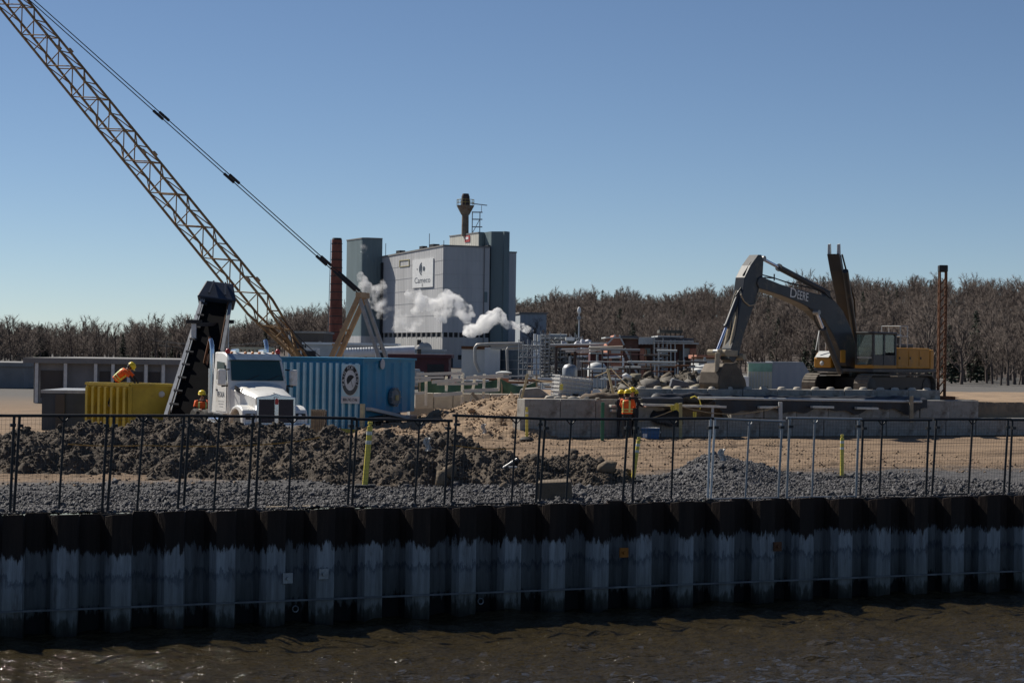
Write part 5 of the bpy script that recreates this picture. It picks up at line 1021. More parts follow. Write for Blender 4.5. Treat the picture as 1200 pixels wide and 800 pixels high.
for i in range(7):
    px = 645 + i * 9 + random.uniform(-2, 2); a = P(px, 466, 76 + random.uniform(0, 0.6)); 
    V, F = stones(np.array([[0, 0, 0.0]]), np.array([random.uniform(0.14, 0.26)]), ICO_V, ICO_F); V[:, 2] = V[:, 2] * 0.4 + 0.03; o = mesh_np('broken_concrete', V, F, MCONC2, loc=(a.x, a.y, 1.46)); tag(o, 'flat pale lump of broken concrete under the tilted tote', 'rubble', 'rubble lumps under the tote')
rg_ = P(634, 462, 81); rk_ = MB(); rk_.hexa([(-0.95, -0.4, -0.2), (0.9, -0.35, -0.2), (0.9, 0.5, -0.2), (-0.9, 0.45, -0.2), (-0.85, -0.3, 0.42), (-0.1, -0.35, 0.5), (-0.1, 0.4, 0.5), (-0.8, 0.4, 0.45)]); rk_.v = [v + Vector((rg_.x, rg_.y, 1.3)) for v in rk_.v]; tag(B(rk_, 'boulder', MCONC, bevel=0.06), 'sloping grey boulder left of the white tote behind the block corner', 'boulder')

# ---- timber guard rail and silt mesh
gr_ = thing('guard_rail', 'white weathered timber guard rail with leaning posts above the tan blocks', 'guard rail', tuple(P(545, 473, 85)), 0)
for px0, py0, px1, py1 in ((499, 475, 499.5, 437), (541, 475, 542.5, 437), (566, 477, 567.5, 438), (551, 474, 557, 439), (523, 458, 523, 441), (584, 458, 584.5, 440)): rod('rail_post', P(px0, py0, 85), P(px1, py1, 85), 0.06, MPALEW, gr_, True)
for px0, py0, px1, py1, w in ((488, 438.5, 542, 437, 0.06), (486, 442.5, 520, 442, 0.05), (487, 447, 505, 444.5, 0.06), (506, 447.5, 542, 445, 0.075), (546, 443, 590, 440, 0.075), (512, 450, 560, 449.5, 0.05), (544, 458, 584, 456.5, 0.075), (486, 461, 498, 460, 0.06), (508, 463, 542, 460.5, 0.075)): rod('rail', P(px0, py0, 84.8), P(px1, py1, 84.8), w, MPALEW, gr_, True)
rod('prop', P(553, 460, 84.6), P(565, 474, 84.6), 0.06, MWOOD, gr_, True)
MMESH = M('green_silt_mesh', (0.06, 0.13, 0.09), 0.9, 0, 0.3, 2, 0.3, 14)
sf = thing('silt_fence', 'sagging green silt mesh fence behind the white timber guard rail', 'silt fence', tuple(P(560, 460, 90)), 0)
mb = MB(); mb.grid(lambda u, v: P(490 + 140 * u, 461 - (16 + 2.2 * math.sin(u * 13) - 5 * abs(math.sin(u * 9))) * v, 90 + 0.25 * math.sin(u * 21 + v)), 60, 5, (0, 0.03, 0)); B(mb, 'mesh_sheet', MMESH, sf, world=True, sm=60)
for px in (492, 523, 556, 588, 616, 629): rod('stake', P(px, 464, 90.1), P(px, 440, 90.1), 0.04, MWOOD, sf, True)
bs = thing('vent_stub', 'short square brick vent with a pale ribbed metal cap behind the guard rail', 'vent', tuple(P(590, 459, 95)), 0); 
B(MB().box(-0.24, 0.24, -0.24, 0.24, -0.6, 0.65), 'brick_stub', MBRK, bs); B(MB().lathe([(0.36, 0.65), (0.36, 0.72), (0.24, 0.74), (0.24, 0.85), (0.38, 0.87), (0.38, 0.93), (0.1, 1.0)], n=14), 'metal_cap', MPALE, bs, sm=40)

# ---- rubble behind the workers, on the platform
def rubble():
    r, hh = heap('rubble_heap', 'heap of grey rubble and soil behind the upper block row, left of the digger bucket',
        [(735, 450, 92, 1.8, 4), (760, 441, 93, 2.2, 4), (788, 439, 94, 2.3, 4), (812, 435, 95, 2.2, 4), (832, 438, 95, 1.8, 4), (712, 459, 91, 1.6, 3)], M('rubble_soil', (0.075, 0.063, 0.048), 0.95, 0, 0.4, 1.3, 0.5, 10), 0.45, 1.0, 91, 0.16, 2200, 0.14)
    rg = np.random.RandomState(8); lab = {0: 'jagged grey stone in the rubble heap left of the digger bucket'}
    for i in range(34):
        px = rg.uniform(728, 836); Y = rg.uniform(89.5, 94); X = XA(px, Y); z = max(float(hh(np.array([X]), np.array([Y]))[0]), 1.3); s = rg.uniform(0.18, 0.48)
        V, F = stones(np.zeros((1, 3)), np.array([s]), ICO_V, ICO_F, 1.15); V[:, 2] *= 0.75
        o = mesh_np('rubble_stone', V, F, (M('grey_rubble_stone', (0.16, 0.15, 0.135), 0.9, 0, 0.35, 3, 0.4, 12), M('brown_rubble_stone', (0.11, 0.09, 0.065), 0.9, 0, 0.35, 3, 0.4, 12), M('olive_stone', (0.2, 0.18, 0.13), 0.9, 0, 0.3, 3, 0.4, 12), M('grey_rubble_stone', (0.16, 0.15, 0.135)))[i % 4], loc=(X, Y, z)); tag(o, lab[0], 'stone', 'stones in the rubble heap')
rubble()
sb = P(795, 456, 90); o = MB(); o.hexa([(-0.4, -0.3, 0), (0.45, -0.3, 0), (0.45, 0.5, 0), (-0.4, 0.5, 0), (-0.3, -0.25, 0.36), (0.42, -0.28, 0.22), (0.42, 0.45, 0.22), (-0.3, 0.45, 0.4)]); o.v = [v + Vector((sb.x, sb.y, 1.75)) for v in o.v]; tag(B(o, 'broken_block', M('slate_stone', (0.1, 0.11, 0.13), 0.8, 0, 0.2, 2, 0.3, 10), bevel=0.03), 'large dark slate coloured broken block on the rubble heap', 'block')
wb_ = P(735, 441, 92); V, F = stones(np.zeros((1, 3)), np.array([0.22]), ICO_V, ICO_F); tag(mesh_np('boulder', V, F, MWHITE, loc=(wb_.x, wb_.y, wb_.z)), 'small white rock on top of the rubble above the workers', 'boulder')

# ---- near rocks and scraps
nbk = G(650, 589, 0.0); bkm = MB(); bkm.hexa([(-0.42, -0.3, -0.1), (0.4, -0.3, -0.1), (0.42, 0.35, -0.1), (-0.4, 0.35, -0.1), (-0.4, -0.26, 0.42), (0.36, -0.28, 0.46), (0.36, 0.32, 0.5), (-0.34, 0.3, 0.44)]); bkm.v = [v + Vector((nbk.x, nbk.y + 0.4, 0)) for v in bkm.v]
tag(B(bkm, 'stone_block', M('tan_stone', (0.15, 0.115, 0.08), 0.9, 0, 0.3, 2, 0.5, 12), bevel=0.05), 'squarish tan stone block sitting in gravel below the low soil heap', 'stone block')
for px, py, Y, s, lb in ((637, 575, 46.5, 0.22, 'reddish rock just left of the tan stone block'), (517, 561, 47.5, 0.2, 'brown rock beside a fence post at the foot of the long soil heap'), (712, 548, 49, 0.22, 'tan round clod at the right end of the low soil heap'), (590, 572, 46.5, 0.15, 'small brown rock in the gravel at the end of the long soil heap'), (528, 553, 48, 0.2, 'dark rock right of the brown rock at the fence post')):
    a = P(px, py, Y); V, F = stones(np.zeros((1, 3)), np.array([s]), ICO_V, ICO_F); tag(mesh_np('rock', V, F, MATS['tan_stone'], loc=(a.x, a.y, a.z)), lb, 'rock')
for px0, py0, px1, py1, Y, lb in ((589, 548, 606, 537, 48.2, 'thin pale pipe sticking out of the dark soil heap, upper of two'), (596, 547, 606, 547, 48.1, 'thin pale pipe lying flat in the dark soil, lower of two')):
    tag(B(MB().bar(P(px0, py0, Y), P(px1, py1, Y), 0.022, 8), 'pipe_offcut', MPVC, sm=40), lb, 'pipe')
for px, py, Y, lb in ((846, 532, 50.8, 'pale scrap of plastic on top of the gravel heap'), (567, 501, 70, 'white scrap of plastic on the brown dirt ramp'), (501, 519, 49.5, 'pale twig like scrap on the soil heap')):
    a = P(px, py, Y); mb = MB(); mb.grid(lambda u, v: (a.x + 0.16 * (u - 0.5) + 0.04 * math.sin(v * 7), a.y + 0.05 * math.sin(u * 9 + v * 4), a.z - 0.2 + 0.34 * v), 4, 5, (0, 0.012, 0)); tag(B(mb, 'plastic_scrap', MPVC, sm=60), lb, 'scrap')
rope('thin orange rope slung low over the long dark soil heap', [P(80, 520, 47), P(170, 521.5, 46.6), P(300, 521, 46.3), P(375, 512, 47)], 0.03, 0.014, M('orange_rope', (0.5, 0.26, 0.06), 0.8))
rope('thin orange rope over the end of the long soil heap', [P(529, 521, 48.5), P(605, 525, 48.5)], 0.05, 0.014, MATS['orange_rope'])
tb_ = plane_hit(352, 599, site(0, 0.62), DV); s0, _ = st(tb_); m_ = MB(); m_.beam(site(s0 - 0.7, 0.62, 0.05), site(s0 + 0.35, 0.66, 0.05), 0.12, 0.06); tag(B(m_, 'plank', MWOOD), 'short timber plank on the gravel at the wharf edge', 'plank')

# ---- blue cooler
cb = G(762, 514.5); cl = thing('cooler_box', 'blue plastic cooler with a white lid edge on the dirt beside the workers', 'cooler', (cb.x, cb.y, 0), R(-4))
MBLUE = M('cooler_blue', (0.03, 0.11, 0.25), 0.45, 0, 0.15, 4, 0.03, 20)
B(MB().hexa([(-0.31, -0.18, 0), (0.31, -0.18, 0), (0.31, 0.18, 0), (-0.31, 0.18, 0), (-0.34, -0.2, 0.34), (0.34, -0.2, 0.34), (0.34, 0.2, 0.34), (-0.34, 0.2, 0.34)]), 'tub', MBLUE, cl, bevel=0.02)
B(MB().box(-0.36, 0.36, -0.22, 0.22, 0.345, 0.42), 'lid', MBLUE, cl, bevel=0.02); B(MB().box(-0.33, 0.34, -0.2, 0.2, 0.425, 0.44), 'lid_top', MWHITE, cl); B(MB().box(-0.28, -0.12, -0.215, -0.197, 0.06, 0.22), 'sticker', MWHITE, cl)
for x in (-0.365, 0.365): B(MB().tube([(x, -0.1, 0.3), (x * 1.06, -0.08, 0.26), (x * 1.06, 0.08, 0.26), (x, 0.1, 0.3)], 0.012, 5), 'handle', MWHITE, cl)

# ---- people
MSKIN = M('skin', (0.42, 0.25, 0.18), 0.6, 0, 0.08, 6, 0, 1); MHAT = M('yellow_helmet', (0.7, 0.52, 0.02), 0.35, 0, 0.06, 3, 0, 1); MORANGE = M('orange_vest', (0.8, 0.12, 0.02), 0.8, 0, 0.12, 6, 0.1, 20); MLIME = M('lime_stripe', (0.6, 0.65, 0.2), 0.5, 0, 0.1, 6, 0, 1)
MJEANS = M('dark_trousers', (0.022, 0.024, 0.03), 0.9, 0, 0.25, 8, 0.1, 30); MJACK = M('dark_jacket', (0.03, 0.032, 0.036), 0.9, 0, 0.25, 8, 0.1, 30); MBOOT = M('tan_boots', (0.24, 0.2, 0.15), 0.8, 0, 0.2, 8, 0.1, 30); MHAIR = M('dark_hair', (0.03, 0.022, 0.018), 0.8)
BASEJ = dict(pel=(0, 0, 0.96), waist=(0, 0, 1.1), chest=(0.01, 0, 1.32), neck=(0, 0, 1.5), jaw=(0.015, 0, 1.57), head=(0.02, 0, 1.65), top=(0.01, 0, 1.735), nose=(0.125, 0, 1.635),
    shL=(0, 0.185, 1.43), shR=(0, -0.185, 1.43), elL=(-0.01, 0.26, 1.15), elR=(-0.01, -0.26, 1.15), wrL=(0.12, 0.25, 0.93), wrR=(0.12, -0.25, 0.93), haL=(0.16, 0.24, 0.86), haR=(0.16, -0.24, 0.86),
    hiL=(0, 0.095, 0.9), hiR=(0, -0.095, 0.9), knL=(0.03, 0.11, 0.5), knR=(0.03, -0.11, 0.5), anL=(0, 0.12, 0.09), anR=(0, -0.12, 0.09), toL=(0.19, 0.14, 0.05), toR=(0.19, -0.14, 0.05))
RADJ = dict(pel=0.135, waist=0.125, chest=0.15, neck=0.06, jaw=0.075, head=0.1, top=0.075, nose=0.018, sh=0.07, el=0.048, wr=0.033, ha=0.036, hi=0.095, kn=0.062, an=0.045, to=0.04)
CH = [('pel', 'waist', 't'), ('waist', 'chest', 't'), ('chest', 'neck', 's'), ('neck', 'jaw', 's'), ('jaw', 'head', 's'), ('head', 'top', 's'), ('head', 'nose', 's')]
for S_ in 'LR': CH += [('chest', 'sh' + S_, 't'), ('sh' + S_, 'el' + S_, 'a'), ('el' + S_, 'wr' + S_, 'a'), ('wr' + S_, 'ha' + S_, 's'), ('pel', 'hi' + S_, 'l'), ('hi' + S_, 'kn' + S_, 'l'), ('kn' + S_, 'an' + S_, 'l'), ('an' + S_, 'to' + S_, 'b')]
def person(label, loc, rz, J={}, arms=MJACK, legs=MJEANS, torso=MJACK, vest=None, group=None, headdir=None):
    r = thing('person', label, 'person', loc, rz, group); j = {k: Vector(J.get(k, v)) for k, v in BASEJ.items()}
    bm = bmesh.new(); sk = bm.verts.layers.skin.verify(); vv = {}
    for k in j:
        v = bm.verts.new(j[k]); rr = RADJ.get(k, RADJ.get(k[:-1], 0.05)); v[sk].radius = (rr * (0.8 if k in ('chest', 'waist', 'pel') else 1), rr * (1.15 if k in ('chest', 'pel') else 1)) ; vv[k] = v
    segs = []
    for a, b, m in CH: bm.edges.new((vv[a], vv[b])); segs.append((j[a], j[b], m))
    for S_ in 'LR':      # five fingers, curled a little
        d = (j['ha' + S_] - j['wr' + S_]).normalized(); sd_ = d.cross(Vector((0, 0, 1)) if abs(d.z) < 0.9 else Vector((1, 0, 0))).normalized(); nm = sd_.cross(d)
        for i, (off, ln) in enumerate(((-0.03, 0.07), (-0.011, 0.082), (0.009, 0.078), (0.028, 0.06), (-0.05, 0.05))):
            th = i == 4; b0 = j['ha' + S_] + sd_ * off + d * (0.02 if not th else -0.025); b1 = b0 + (d * 0.85 - nm * 0.3 + sd_ * (-0.6 if th else 0)).normalized() * ln * 0.55; b2 = b1 + (d * 0.6 - nm * 0.8).normalized() * ln * 0.45
            p0 = bm.verts.new(b0); p1 = bm.verts.new(b1); p2 = bm.verts.new(b2)
            for q in (p0, p1, p2): q[sk].radius = (0.0095, 0.0095)
            bm.edges.new((vv['ha' + S_], p0)); bm.edges.new((p0, p1)); bm.edges.new((p1, p2)); segs += [(b0, b1, 's'), (b1, b2, 's')]
    bm.verts.ensure_lookup_table(); vv['pel'][sk].use_root = True
    me = bpy.data.meshes.new('body'); bm.to_mesh(me); bm.free(); o = bpy.data.objects.new('body', me); COL.objects.link(o)
    o.modifiers.new('skin', 'SKIN').use_smooth_shade = True; sb_ = o.modifiers.new('sub', 'SUBSURF'); sb_.levels = 2; sb_.render_levels = 2
    m2 = bpy.data.meshes.new_from_object(o.evaluated_get(bpy.context.evaluated_depsgraph_get())); COL.objects.unlink(o); bpy.data.objects.remove(o); m2.name = 'body'
    ms = {'t': 0, 'a': 1, 'l': 2, 's': 3, 'b': 4}; m2.materials.clear()
    for m in (torso, arms, legs, MSKIN, MBOOT): m2.materials.append(m)
    for f in m2.polygons:
        c = f.center; best = (9, 's')
        for a, b, m in segs:
            t = max(0, min(1, (c - a).dot(b - a) / max((b - a).length_squared, 1e-6))); dd = (a.lerp(b, t) - c).length - (0.05 if m == 't' else 0)
            if m == 's' and (a - j['chest']).length < 1e-4 and t < 0.75: m = 't'
            if dd < best[0]: best = (dd, m)
        f.material_index = ms[best[1]]
    m2.shade_smooth(); b = link(bpy.data.objects.new('body', m2)); b.parent = r; ROOTM[b.name] = ROOTM[r.name]
    hd = (j['top'] - j['neck']).normalized(); fw_ = (j['nose'] - j['head']); fw_ = (fw_ - hd * fw_.dot(hd)).normalized(); sd_ = hd.cross(fw_); hm = Matrix(((fw_.x, sd_.x, hd.x, j['head'].x), (fw_.y, sd_.y, hd.y, j['head'].y), (fw_.z, sd_.z, hd.z, j['head'].z), (0, 0, 0, 1)))
    def hb(name, mat, mb, **k): mb.v = [hm @ v for v in mb.v]; return B(mb, name, mat, r, **k)
    hb('hair', MHAIR, MB().ball((-0.02, 0, 0.0), 0.112, (1, 0.95, 1.0), 6), sm=60)
    for s in (1, -1): hb('eye', MDARK, MB().ball((0.098, 0.035 * s, 0.02), 0.012, (0.6, 1, 0.8), 4)); hb('ear', MSKIN, MB().ball((0.0, 0.108 * s, 0.0), 0.028, (0.7, 0.4, 1.1), 4), sm=60)
    hb('mouth', M('lips', (0.3, 0.12, 0.1), 0.6), MB().box(0.09, 0.1, -0.022, 0.022, -0.055, -0.045))
    h = hb('hard_hat', MHAT, MB().lathe([(0.15, 0.045), (0.15, 0.06), (0.142, 0.07), (0.138, 0.12), (0.115, 0.165), (0.06, 0.195), (0.005, 0.2)], (0, 0, 0), 18, Matrix.Diagonal((1.08, 0.95, 1))), sm=50)
    mb = MB(); mb.grid(lambda u, v: ((0.12 + 0.09 * v) * math.cos((u - 0.5) * 2), (0.12 + 0.07 * v) * math.sin((u - 0.5) * 2), 0.058 - 0.012 * v), 8, 2, (0, 0, -0.008)); mb.v = [hm @ v for v in mb.v]; B(mb, 'brim', MHAT, h, sm=60)
    mb = MB(); mb.tube([(0.148 * math.cos(a), 0, 0.06 + 0.145 * math.sin(a)) for a in np.linspace(0.05, 3.09, 12)], 0.012, 5); mb.v = [hm @ v for v in mb.v]; B(mb, 'crown_ridge', MHAT, h, sm=60)
    if vest:
        lo = j['pel'].lerp(j['waist'], -0.25); pts = [lo, j['pel'].lerp(j['waist'], 0.6), j['waist'].lerp(j['chest'], 0.5), j['chest'], j['chest'].lerp(j['neck'], 0.55), j['chest'].lerp(j['neck'], 0.72)]; rx = [0.165, 0.165, 0.17, 0.18, 0.15, 0.1]; ry = [0.205, 0.205, 0.21, 0.225, 0.2, 0.12]
        ax = (j['chest'] - j['pel']).normalized(); sd2 = (j['shL'] - j['shR']).normalized(); fw2 = sd2.cross(ax).normalized()
        def ring(f, ex=0.0):
            f *= len(pts) - 1; i = min(int(f), len(pts) - 2); t = f - i; p = pts[i].lerp(pts[i + 1], t); return p, rx[i] + (rx[i + 1] - rx[i]) * t + ex, ry[i] + (ry[i + 1] - ry[i]) * t + ex
        def sv(u, v, ex=0.0): p, a, b_ = ring(v, ex); t = u * 2 * math.pi; w = 1 + 0.03 * math.sin(t * 5 + v * 7); return p + fw2 * (a * math.cos(t) * w) + sd2 * (b_ * math.sin(t) * w)
        v_ = B(MB().grid(lambda u, v: sv(u, v), 24, 10), 'vest', vest, r, sm=60)
        for v0 in (0.1, 0.24): B(MB().grid(lambda u, v: sv(u, v0 + 0.05 * v, 0.006), 24, 1), 'stripe', MLIME, v_, sm=60)
        for c_ in (0.1, 0.40, 0.60, 0.9): B(MB().grid(lambda u, v: sv(c_ - 0.028 + 0.056 * u, 0.1 + 0.78 * v, 0.008), 2, 10), 'stripe', MLIME, v_, sm=60)
        for S_ in 'LR':
            a, b_ = j['sh' + S_], j['el' + S_]; B(MB().tube([a.lerp(j['chest'], 0.15) + Vector((0, 0, 0.015)), a, a.lerp(b_, 0.4), a.lerp(b_, 0.8)], [0.07, 0.088, 0.075, 0.07], 10), 'sleeve', vest, r, sm=60)
    return r
def leanJ(deg, keys=('waist', 'chest', 'neck', 'jaw', 'head', 'top', 'nose', 'shL', 'shR'), J=None):
    o = dict(J or {}); m = Matrix.Rotation(R(deg), 3, 'Y'); pv = Vector(BASEJ['pel'])
    for k in keys: o[k] = tuple(pv + m @ (Vector(BASEJ[k]) - pv))
    return o
w1 = G(733, 514.5); fy = R(90)
Jw = dict(elL=(0.1, 0.27, 1.2), elR=(0.1, -0.27, 1.2), wrL=(0.3, 0.15, 1.15), wrR=(0.3, -0.15, 1.15), haL=(0.37, 0.12, 1.16), haR=(0.37, -0.12, 1.16))
GW = 'workers talking beside the cooler'
person('worker in orange vest and yellow helmet seen from behind, talking in a group', (w1.x + 0.05, w1.y, 0.03), R(72), Jw, arms=MORANGE, legs=MJEANS, vest=MORANGE, group=GW)
wz = 0.03
person('worker in dark jacket and yellow helmet facing the camera, holding something to the right', (XA(741.5, w1.y + 0.7), w1.y + 0.75, 0.1), R(-75), dict(elL=(0.05, 0.3, 1.18), wrL=(0.25, 0.38, 1.12), haL=(0.32, 0.4, 1.13), elR=(0.1, -0.24, 1.17), wrR=(0.26, -0.05, 1.1), haR=(0.32, 0.0, 1.1)), arms=MJACK, torso=MJACK, group=GW)
person('worker mostly hidden behind the orange vest, only the helmet showing left', (XA(728.5, w1.y + 0.8), w1.y + 0.8, 0.0), R(60), Jw, arms=MJACK, group=GW)
person('worker hidden behind the dark jacket, yellow helmet edge showing on the right', (XA(746, w1.y + 1.0), w1.y + 1.35, 0.0), R(-150), Jw, arms=MJACK, group=GW)
# ================================================================ MACHINES
MCHROME = M('chrome', (0.62, 0.66, 0.72), 0.18, 0.95, 0.05, 3, 0, 1); MTRUCK = M('truck_white', (0.7, 0.7, 0.68), 0.35, 0, 0.1, 1.2, 0, 1, dirt=(0.42, 0.38, 0.31), dirt_amt=0.3, spec=0.5); MTYRE = M('tyre_rubber', (0.025, 0.024, 0.023), 0.85, 0, 0.3, 5, 0.2, 30); MAMBER = M('amber_lens', (0.6, 0.18, 0.02), 0.3); MGRILLE = M('grille_mesh', (0.035, 0.035, 0.045), 0.5, 0.4, 0.2, 20, 0, 1); MCABGL = glass('cab_glass', (0.02, 0.06, 0.065), 0.05)
def wheel(parent, x, y, z, r_, w, name='wheel', rim=MCHROME):
    o = B(MB().lathe([(r_ * 0.62, -w / 2), (r_ * 0.93, -w / 2), (r_, -w * 0.38), (r_, w * 0.38), (r_ * 0.93, w / 2), (r_ * 0.62, w / 2)], (x, y, z), 24, Matrix.Rotation(R(90), 3, 'X')), name, MTYRE, parent, sm=40)
    B(MB().lathe([(0.02, -w * 0.3), (r_ * 0.3, -w * 0.42), (r_ * 0.35, -w * 0.2), (r_ * 0.6, -w * 0.3), (r_ * 0.63, -w * 0.49), (r_ * 0.63, w * 0.49), (r_ * 0.3, w * 0.4), (0.02, w * 0.3)], (x, y, z), 20, Matrix.Rotation(R(90), 3, 'X')), 'rim', rim, o, sm=40)
    for k in range(8): a = k * 0.785; B(MB().bar((x + r_ * 0.42 * math.cos(a), y - w * 0.27, z + r_ * 0.42 * math.sin(a)), (x + r_ * 0.42 * math.cos(a), y - w * 0.36, z + r_ * 0.42 * math.sin(a)), 0.025, 6), 'wheel_nut', MSTEEL, o) if r_ > 0.45 else None
# ---- white conventional truck, nose towards the camera
tp_ = P(323, 480, 66.5); TR = thing('truck', 'white day cab truck with twin exhaust stacks facing the camera behind the soil heap', 'truck', (tp_.x, tp_.y, 0), math.atan2(-0.9, 0.43))
B(MB().box(-6.2, -0.5, -0.45, -0.2, 0.6, 0.85).box(-6.2, -0.5, 0.2, 0.45, 0.6, 0.85).box(-6.2, -6.05, -0.2, 0.2, 0.6, 0.85), 'chassis', MBLACK, TR)
# hood: rings from nose to cowl
def hood_ring(x, w, zt, zb, rnd): return [(x, -w, zb), (x, -w, zt - rnd), (x, -w + rnd * 0.9, zt - rnd * 0.25), (x, -w * 0.35, zt), (x, 0, zt + 0.015), (x, w * 0.35, zt), (x, w - rnd * 0.9, zt - rnd * 0.25), (x, w, zt - rnd), (x, w, zb)]
rings = [hood_ring(-0.06, 0.66, 1.64, 0.75, 0.1), hood_ring(-0.3, 0.68, 1.72, 0.75, 0.12), hood_ring(-0.9, 0.76, 1.84, 0.8, 0.16), hood_ring(-1.5, 0.88, 1.96, 0.9, 0.2), hood_ring(-1.95, 0.98, 2.05, 0.9, 0.22)]
mb = MB(); n = 9; mb.add([p for r in rings for p in r], [(i * n + k, i * n + k + 1, (i + 1) * n + k + 1, (i + 1) * n + k) for i in range(4) for k in range(8)] + [tuple(range(n)), tuple(range(4 * n + n - 1, 4 * n - 1, -1))]); B(mb, 'hood', MTRUCK, TR, sm=35)
B(MB().box(-1.8, -0.15, -0.012, 0.012, 1.72, 1.75), 'hood_seam', MSTEEL, TR).rotation_euler = (0, 0, 0)
for s in (1, -1):
    # fender: swept arch over the front wheel
    prof = [(0.0, 0.62), (0.02, 0.95), (-0.08, 1.16), (-0.35, 1.28), (-0.75, 1.32), (-1.15, 1.24), (-1.45, 1.05), (-1.62, 0.7), (-1.52, 0.7), (-1.38, 0.95), (-1.1, 1.12), (-0.78, 1.17), (-0.5, 1.1), (-0.3, 0.9), (-0.2, 0.62)]
    B(MB().prism(prof, 0.62 * s, 1.14 * s), 'fender', MTRUCK, TR, bevel=0.05, sm=40)
    hl = B(MB().box(-0.06, 0.06, s * 0.72 - 0.0 if s > 0 else -1.05, 1.05 if s > 0 else -0.72, 0.86, 1.06), 'headlight', MDARK, TR, bevel=0.03); B(MB().ball((0.05, s * 0.84, 0.96), 0.08, (0.5, 1, 1), 6), 'lamp', MWHITE, hl, sm=60); B(MB().box(-0.02, 0.055, s * 0.98 - 0.05, s * 0.98 + 0.05, 0.9, 1.02), 'indicator', MAMBER, hl)
    # mirror
    mr_ = B(MB().box(-2.02, -1.86, s * 1.28 - 0.14, s * 1.28 + 0.14, 1.95, 2.5), 'mirror', MTRUCK, TR, bevel=0.05); B(MB().bar((-2.0, s * 1.0, 1.95), (-1.94, s * 1.28, 1.92), 0.03, 6).bar((-2.0, s * 1.0, 2.5), (-1.94, s * 1.28, 2.46), 0.025, 6), 'mirror_arm', MBLACK, mr_); B(MB().box(-2.04, -2.022, s * 1.28 - 0.12, s * 1.28 + 0.12, 1.98, 2.47), 'mirror_glass', MCABGL, mr_)
    # exhaust stack with curved tip
    B(MB().bar((-4.0, s * 1.0, 0.95), (-4.0, s * 1.0, 2.5), 0.12, 14), 'muffler_guard', MCHROME, TR, sm=40); B(MB().tube([(-4.0, s * 1.0, 2.5), (-4.0, s * 1.0, 3.15), (-4.03, s * 1.0, 3.3), (-4.12, s * 1.0, 3.44), (-4.2, s * 1.0, 3.5)], 0.075, 12), 'exhaust_pipe', MCHROME, TR, sm=40)
    wheel(TR, -0.78, s * 0.92, 0.52, 0.52, 0.3); wheel(TR, -4.6, s * 0.9, 0.52, 0.52, 0.5); wheel(TR, -5.75, s * 0.9, 0.52, 0.52, 0.5)
    B(MB().bar((-2.6, s * 0.95, 0.62), (-3.7, s * 0.95, 0.62), 0.3, 16), 'fuel_tank', MCHROME, TR, sm=40); B(MB().box(-3.6, -2.5, s * 0.75 - 0.3, s * 0.75 + 0.3, 0.94, 1.0), 'step', MSTEEL, TR)
    B(MB().beam((-1.6, s * 0.92, 1.88), (-1.2, s * 0.86, 1.78), 0.02, 0.16), 'hood_vent', MDARK, TR)
# grille: chrome surround, two dark panels, centre bar and badge
gs = B(MB().prism([(-0.68, 0.7), (0.68, 0.7), (0.68, 1.6), (0.2, 1.66), (0, 1.72), (-0.2, 1.66), (-0.68, 1.6)], -0.1, 0.05, (0, 0, 0), (0, 1, 0), (0, 0, 1), (1, 0, 0)), 'grille_surround', MCHROME, TR, bevel=0.02)
for s in (1, -1): B(MB().box(0.052, 0.075, min(s * 0.08, s * 0.6), max(s * 0.08, s * 0.6), 0.74, 1.53), 'grille_panel', MGRILLE, gs)
B(MB().box(0.052, 0.1, -0.075, 0.075, 0.72, 1.62), 'centre_bar', MCHROME, gs, bevel=0.015); B(MB().prism([(-0.05, 1.36), (0.05, 1.36), (0.065, 1.5), (0, 1.58), (-0.065, 1.5)], 0.102, 0.115, (0, 0, 0), (0, 1, 0), (0, 0, 1), (1, 0, 0)), 'badge', MRED, gs)
B(MB().prism([(-1.16, 0.4), (1.16, 0.4), (1.16, 0.72), (-1.16, 0.72)], 0.0, 0.22, (0, 0, 0), (0, 1, 0), (0, 0, 1), (1, 0, 0)), 'bumper', MCHROME, TR, bevel=0.04)
# cab
side = [(-1.93, 0.95), (-1.93, 2.06), (-2.32, 2.86), (-2.5, 3.02), (-2.9, 3.08), (-3.75, 3.08), (-3.8, 0.95)]
def cabring(y, k): return [(x, y, z) for x, z in side]
mb = MB(); yw = [(-1.06, 0)]; 
mb.add([(x, s * (1.06 if z < 2.1 else 1.06 - (z - 2.1) * 0.09), z) for s in (-1, 1) for x, z in side], [(i, (i + 1) % 7, 7 + (i + 1) % 7, 7 + i) for i in range(7)] + [tuple(range(6, -1, -1)), tuple(range(7, 14))]); B(mb, 'cab', MTRUCK, TR, bevel=0.05, sm=40)
ws = B(MB().hexa([(-1.97 + 0.06, -0.93, 2.12), (-1.97 + 0.06, 0.93, 2.12), (-2.0, 0.93, 2.12), (-2.0, -0.93, 2.12), (-2.29 + 0.06, -0.87, 2.8), (-2.29 + 0.06, 0.87, 2.8), (-2.32, 0.87, 2.8), (-2.32, -0.87, 2.8)]), 'windshield', MCABGL, TR)
for f in (-0.4, 0.35): B(MB().bar((-1.9, f, 2.13), (-1.99, f + 0.45, 2.3), 0.012, 5), 'wiper', MBLACK, TR)
B(MB().hexa([(-2.26, -0.95, 2.8), (-2.26, 0.95, 2.8), (-2.5, 0.93, 2.98), (-2.5, -0.93, 2.98), (-2.16, -0.95, 2.83), (-2.16, 0.95, 2.83), (-2.42, 0.93, 3.03), (-2.42, -0.93, 3.03)]), 'sun_visor', M('visor_blue', (0.25, 0.33, 0.42), 0.3, 0.3), TR)
for y in (-0.75, -0.25, 0.0, 0.25, 0.75): B(MB().ball((-2.55, y, 3.06), 0.055, (1.2, 1, 0.9), 5), 'marker_lamp', MAMBER, TR, sm=60)
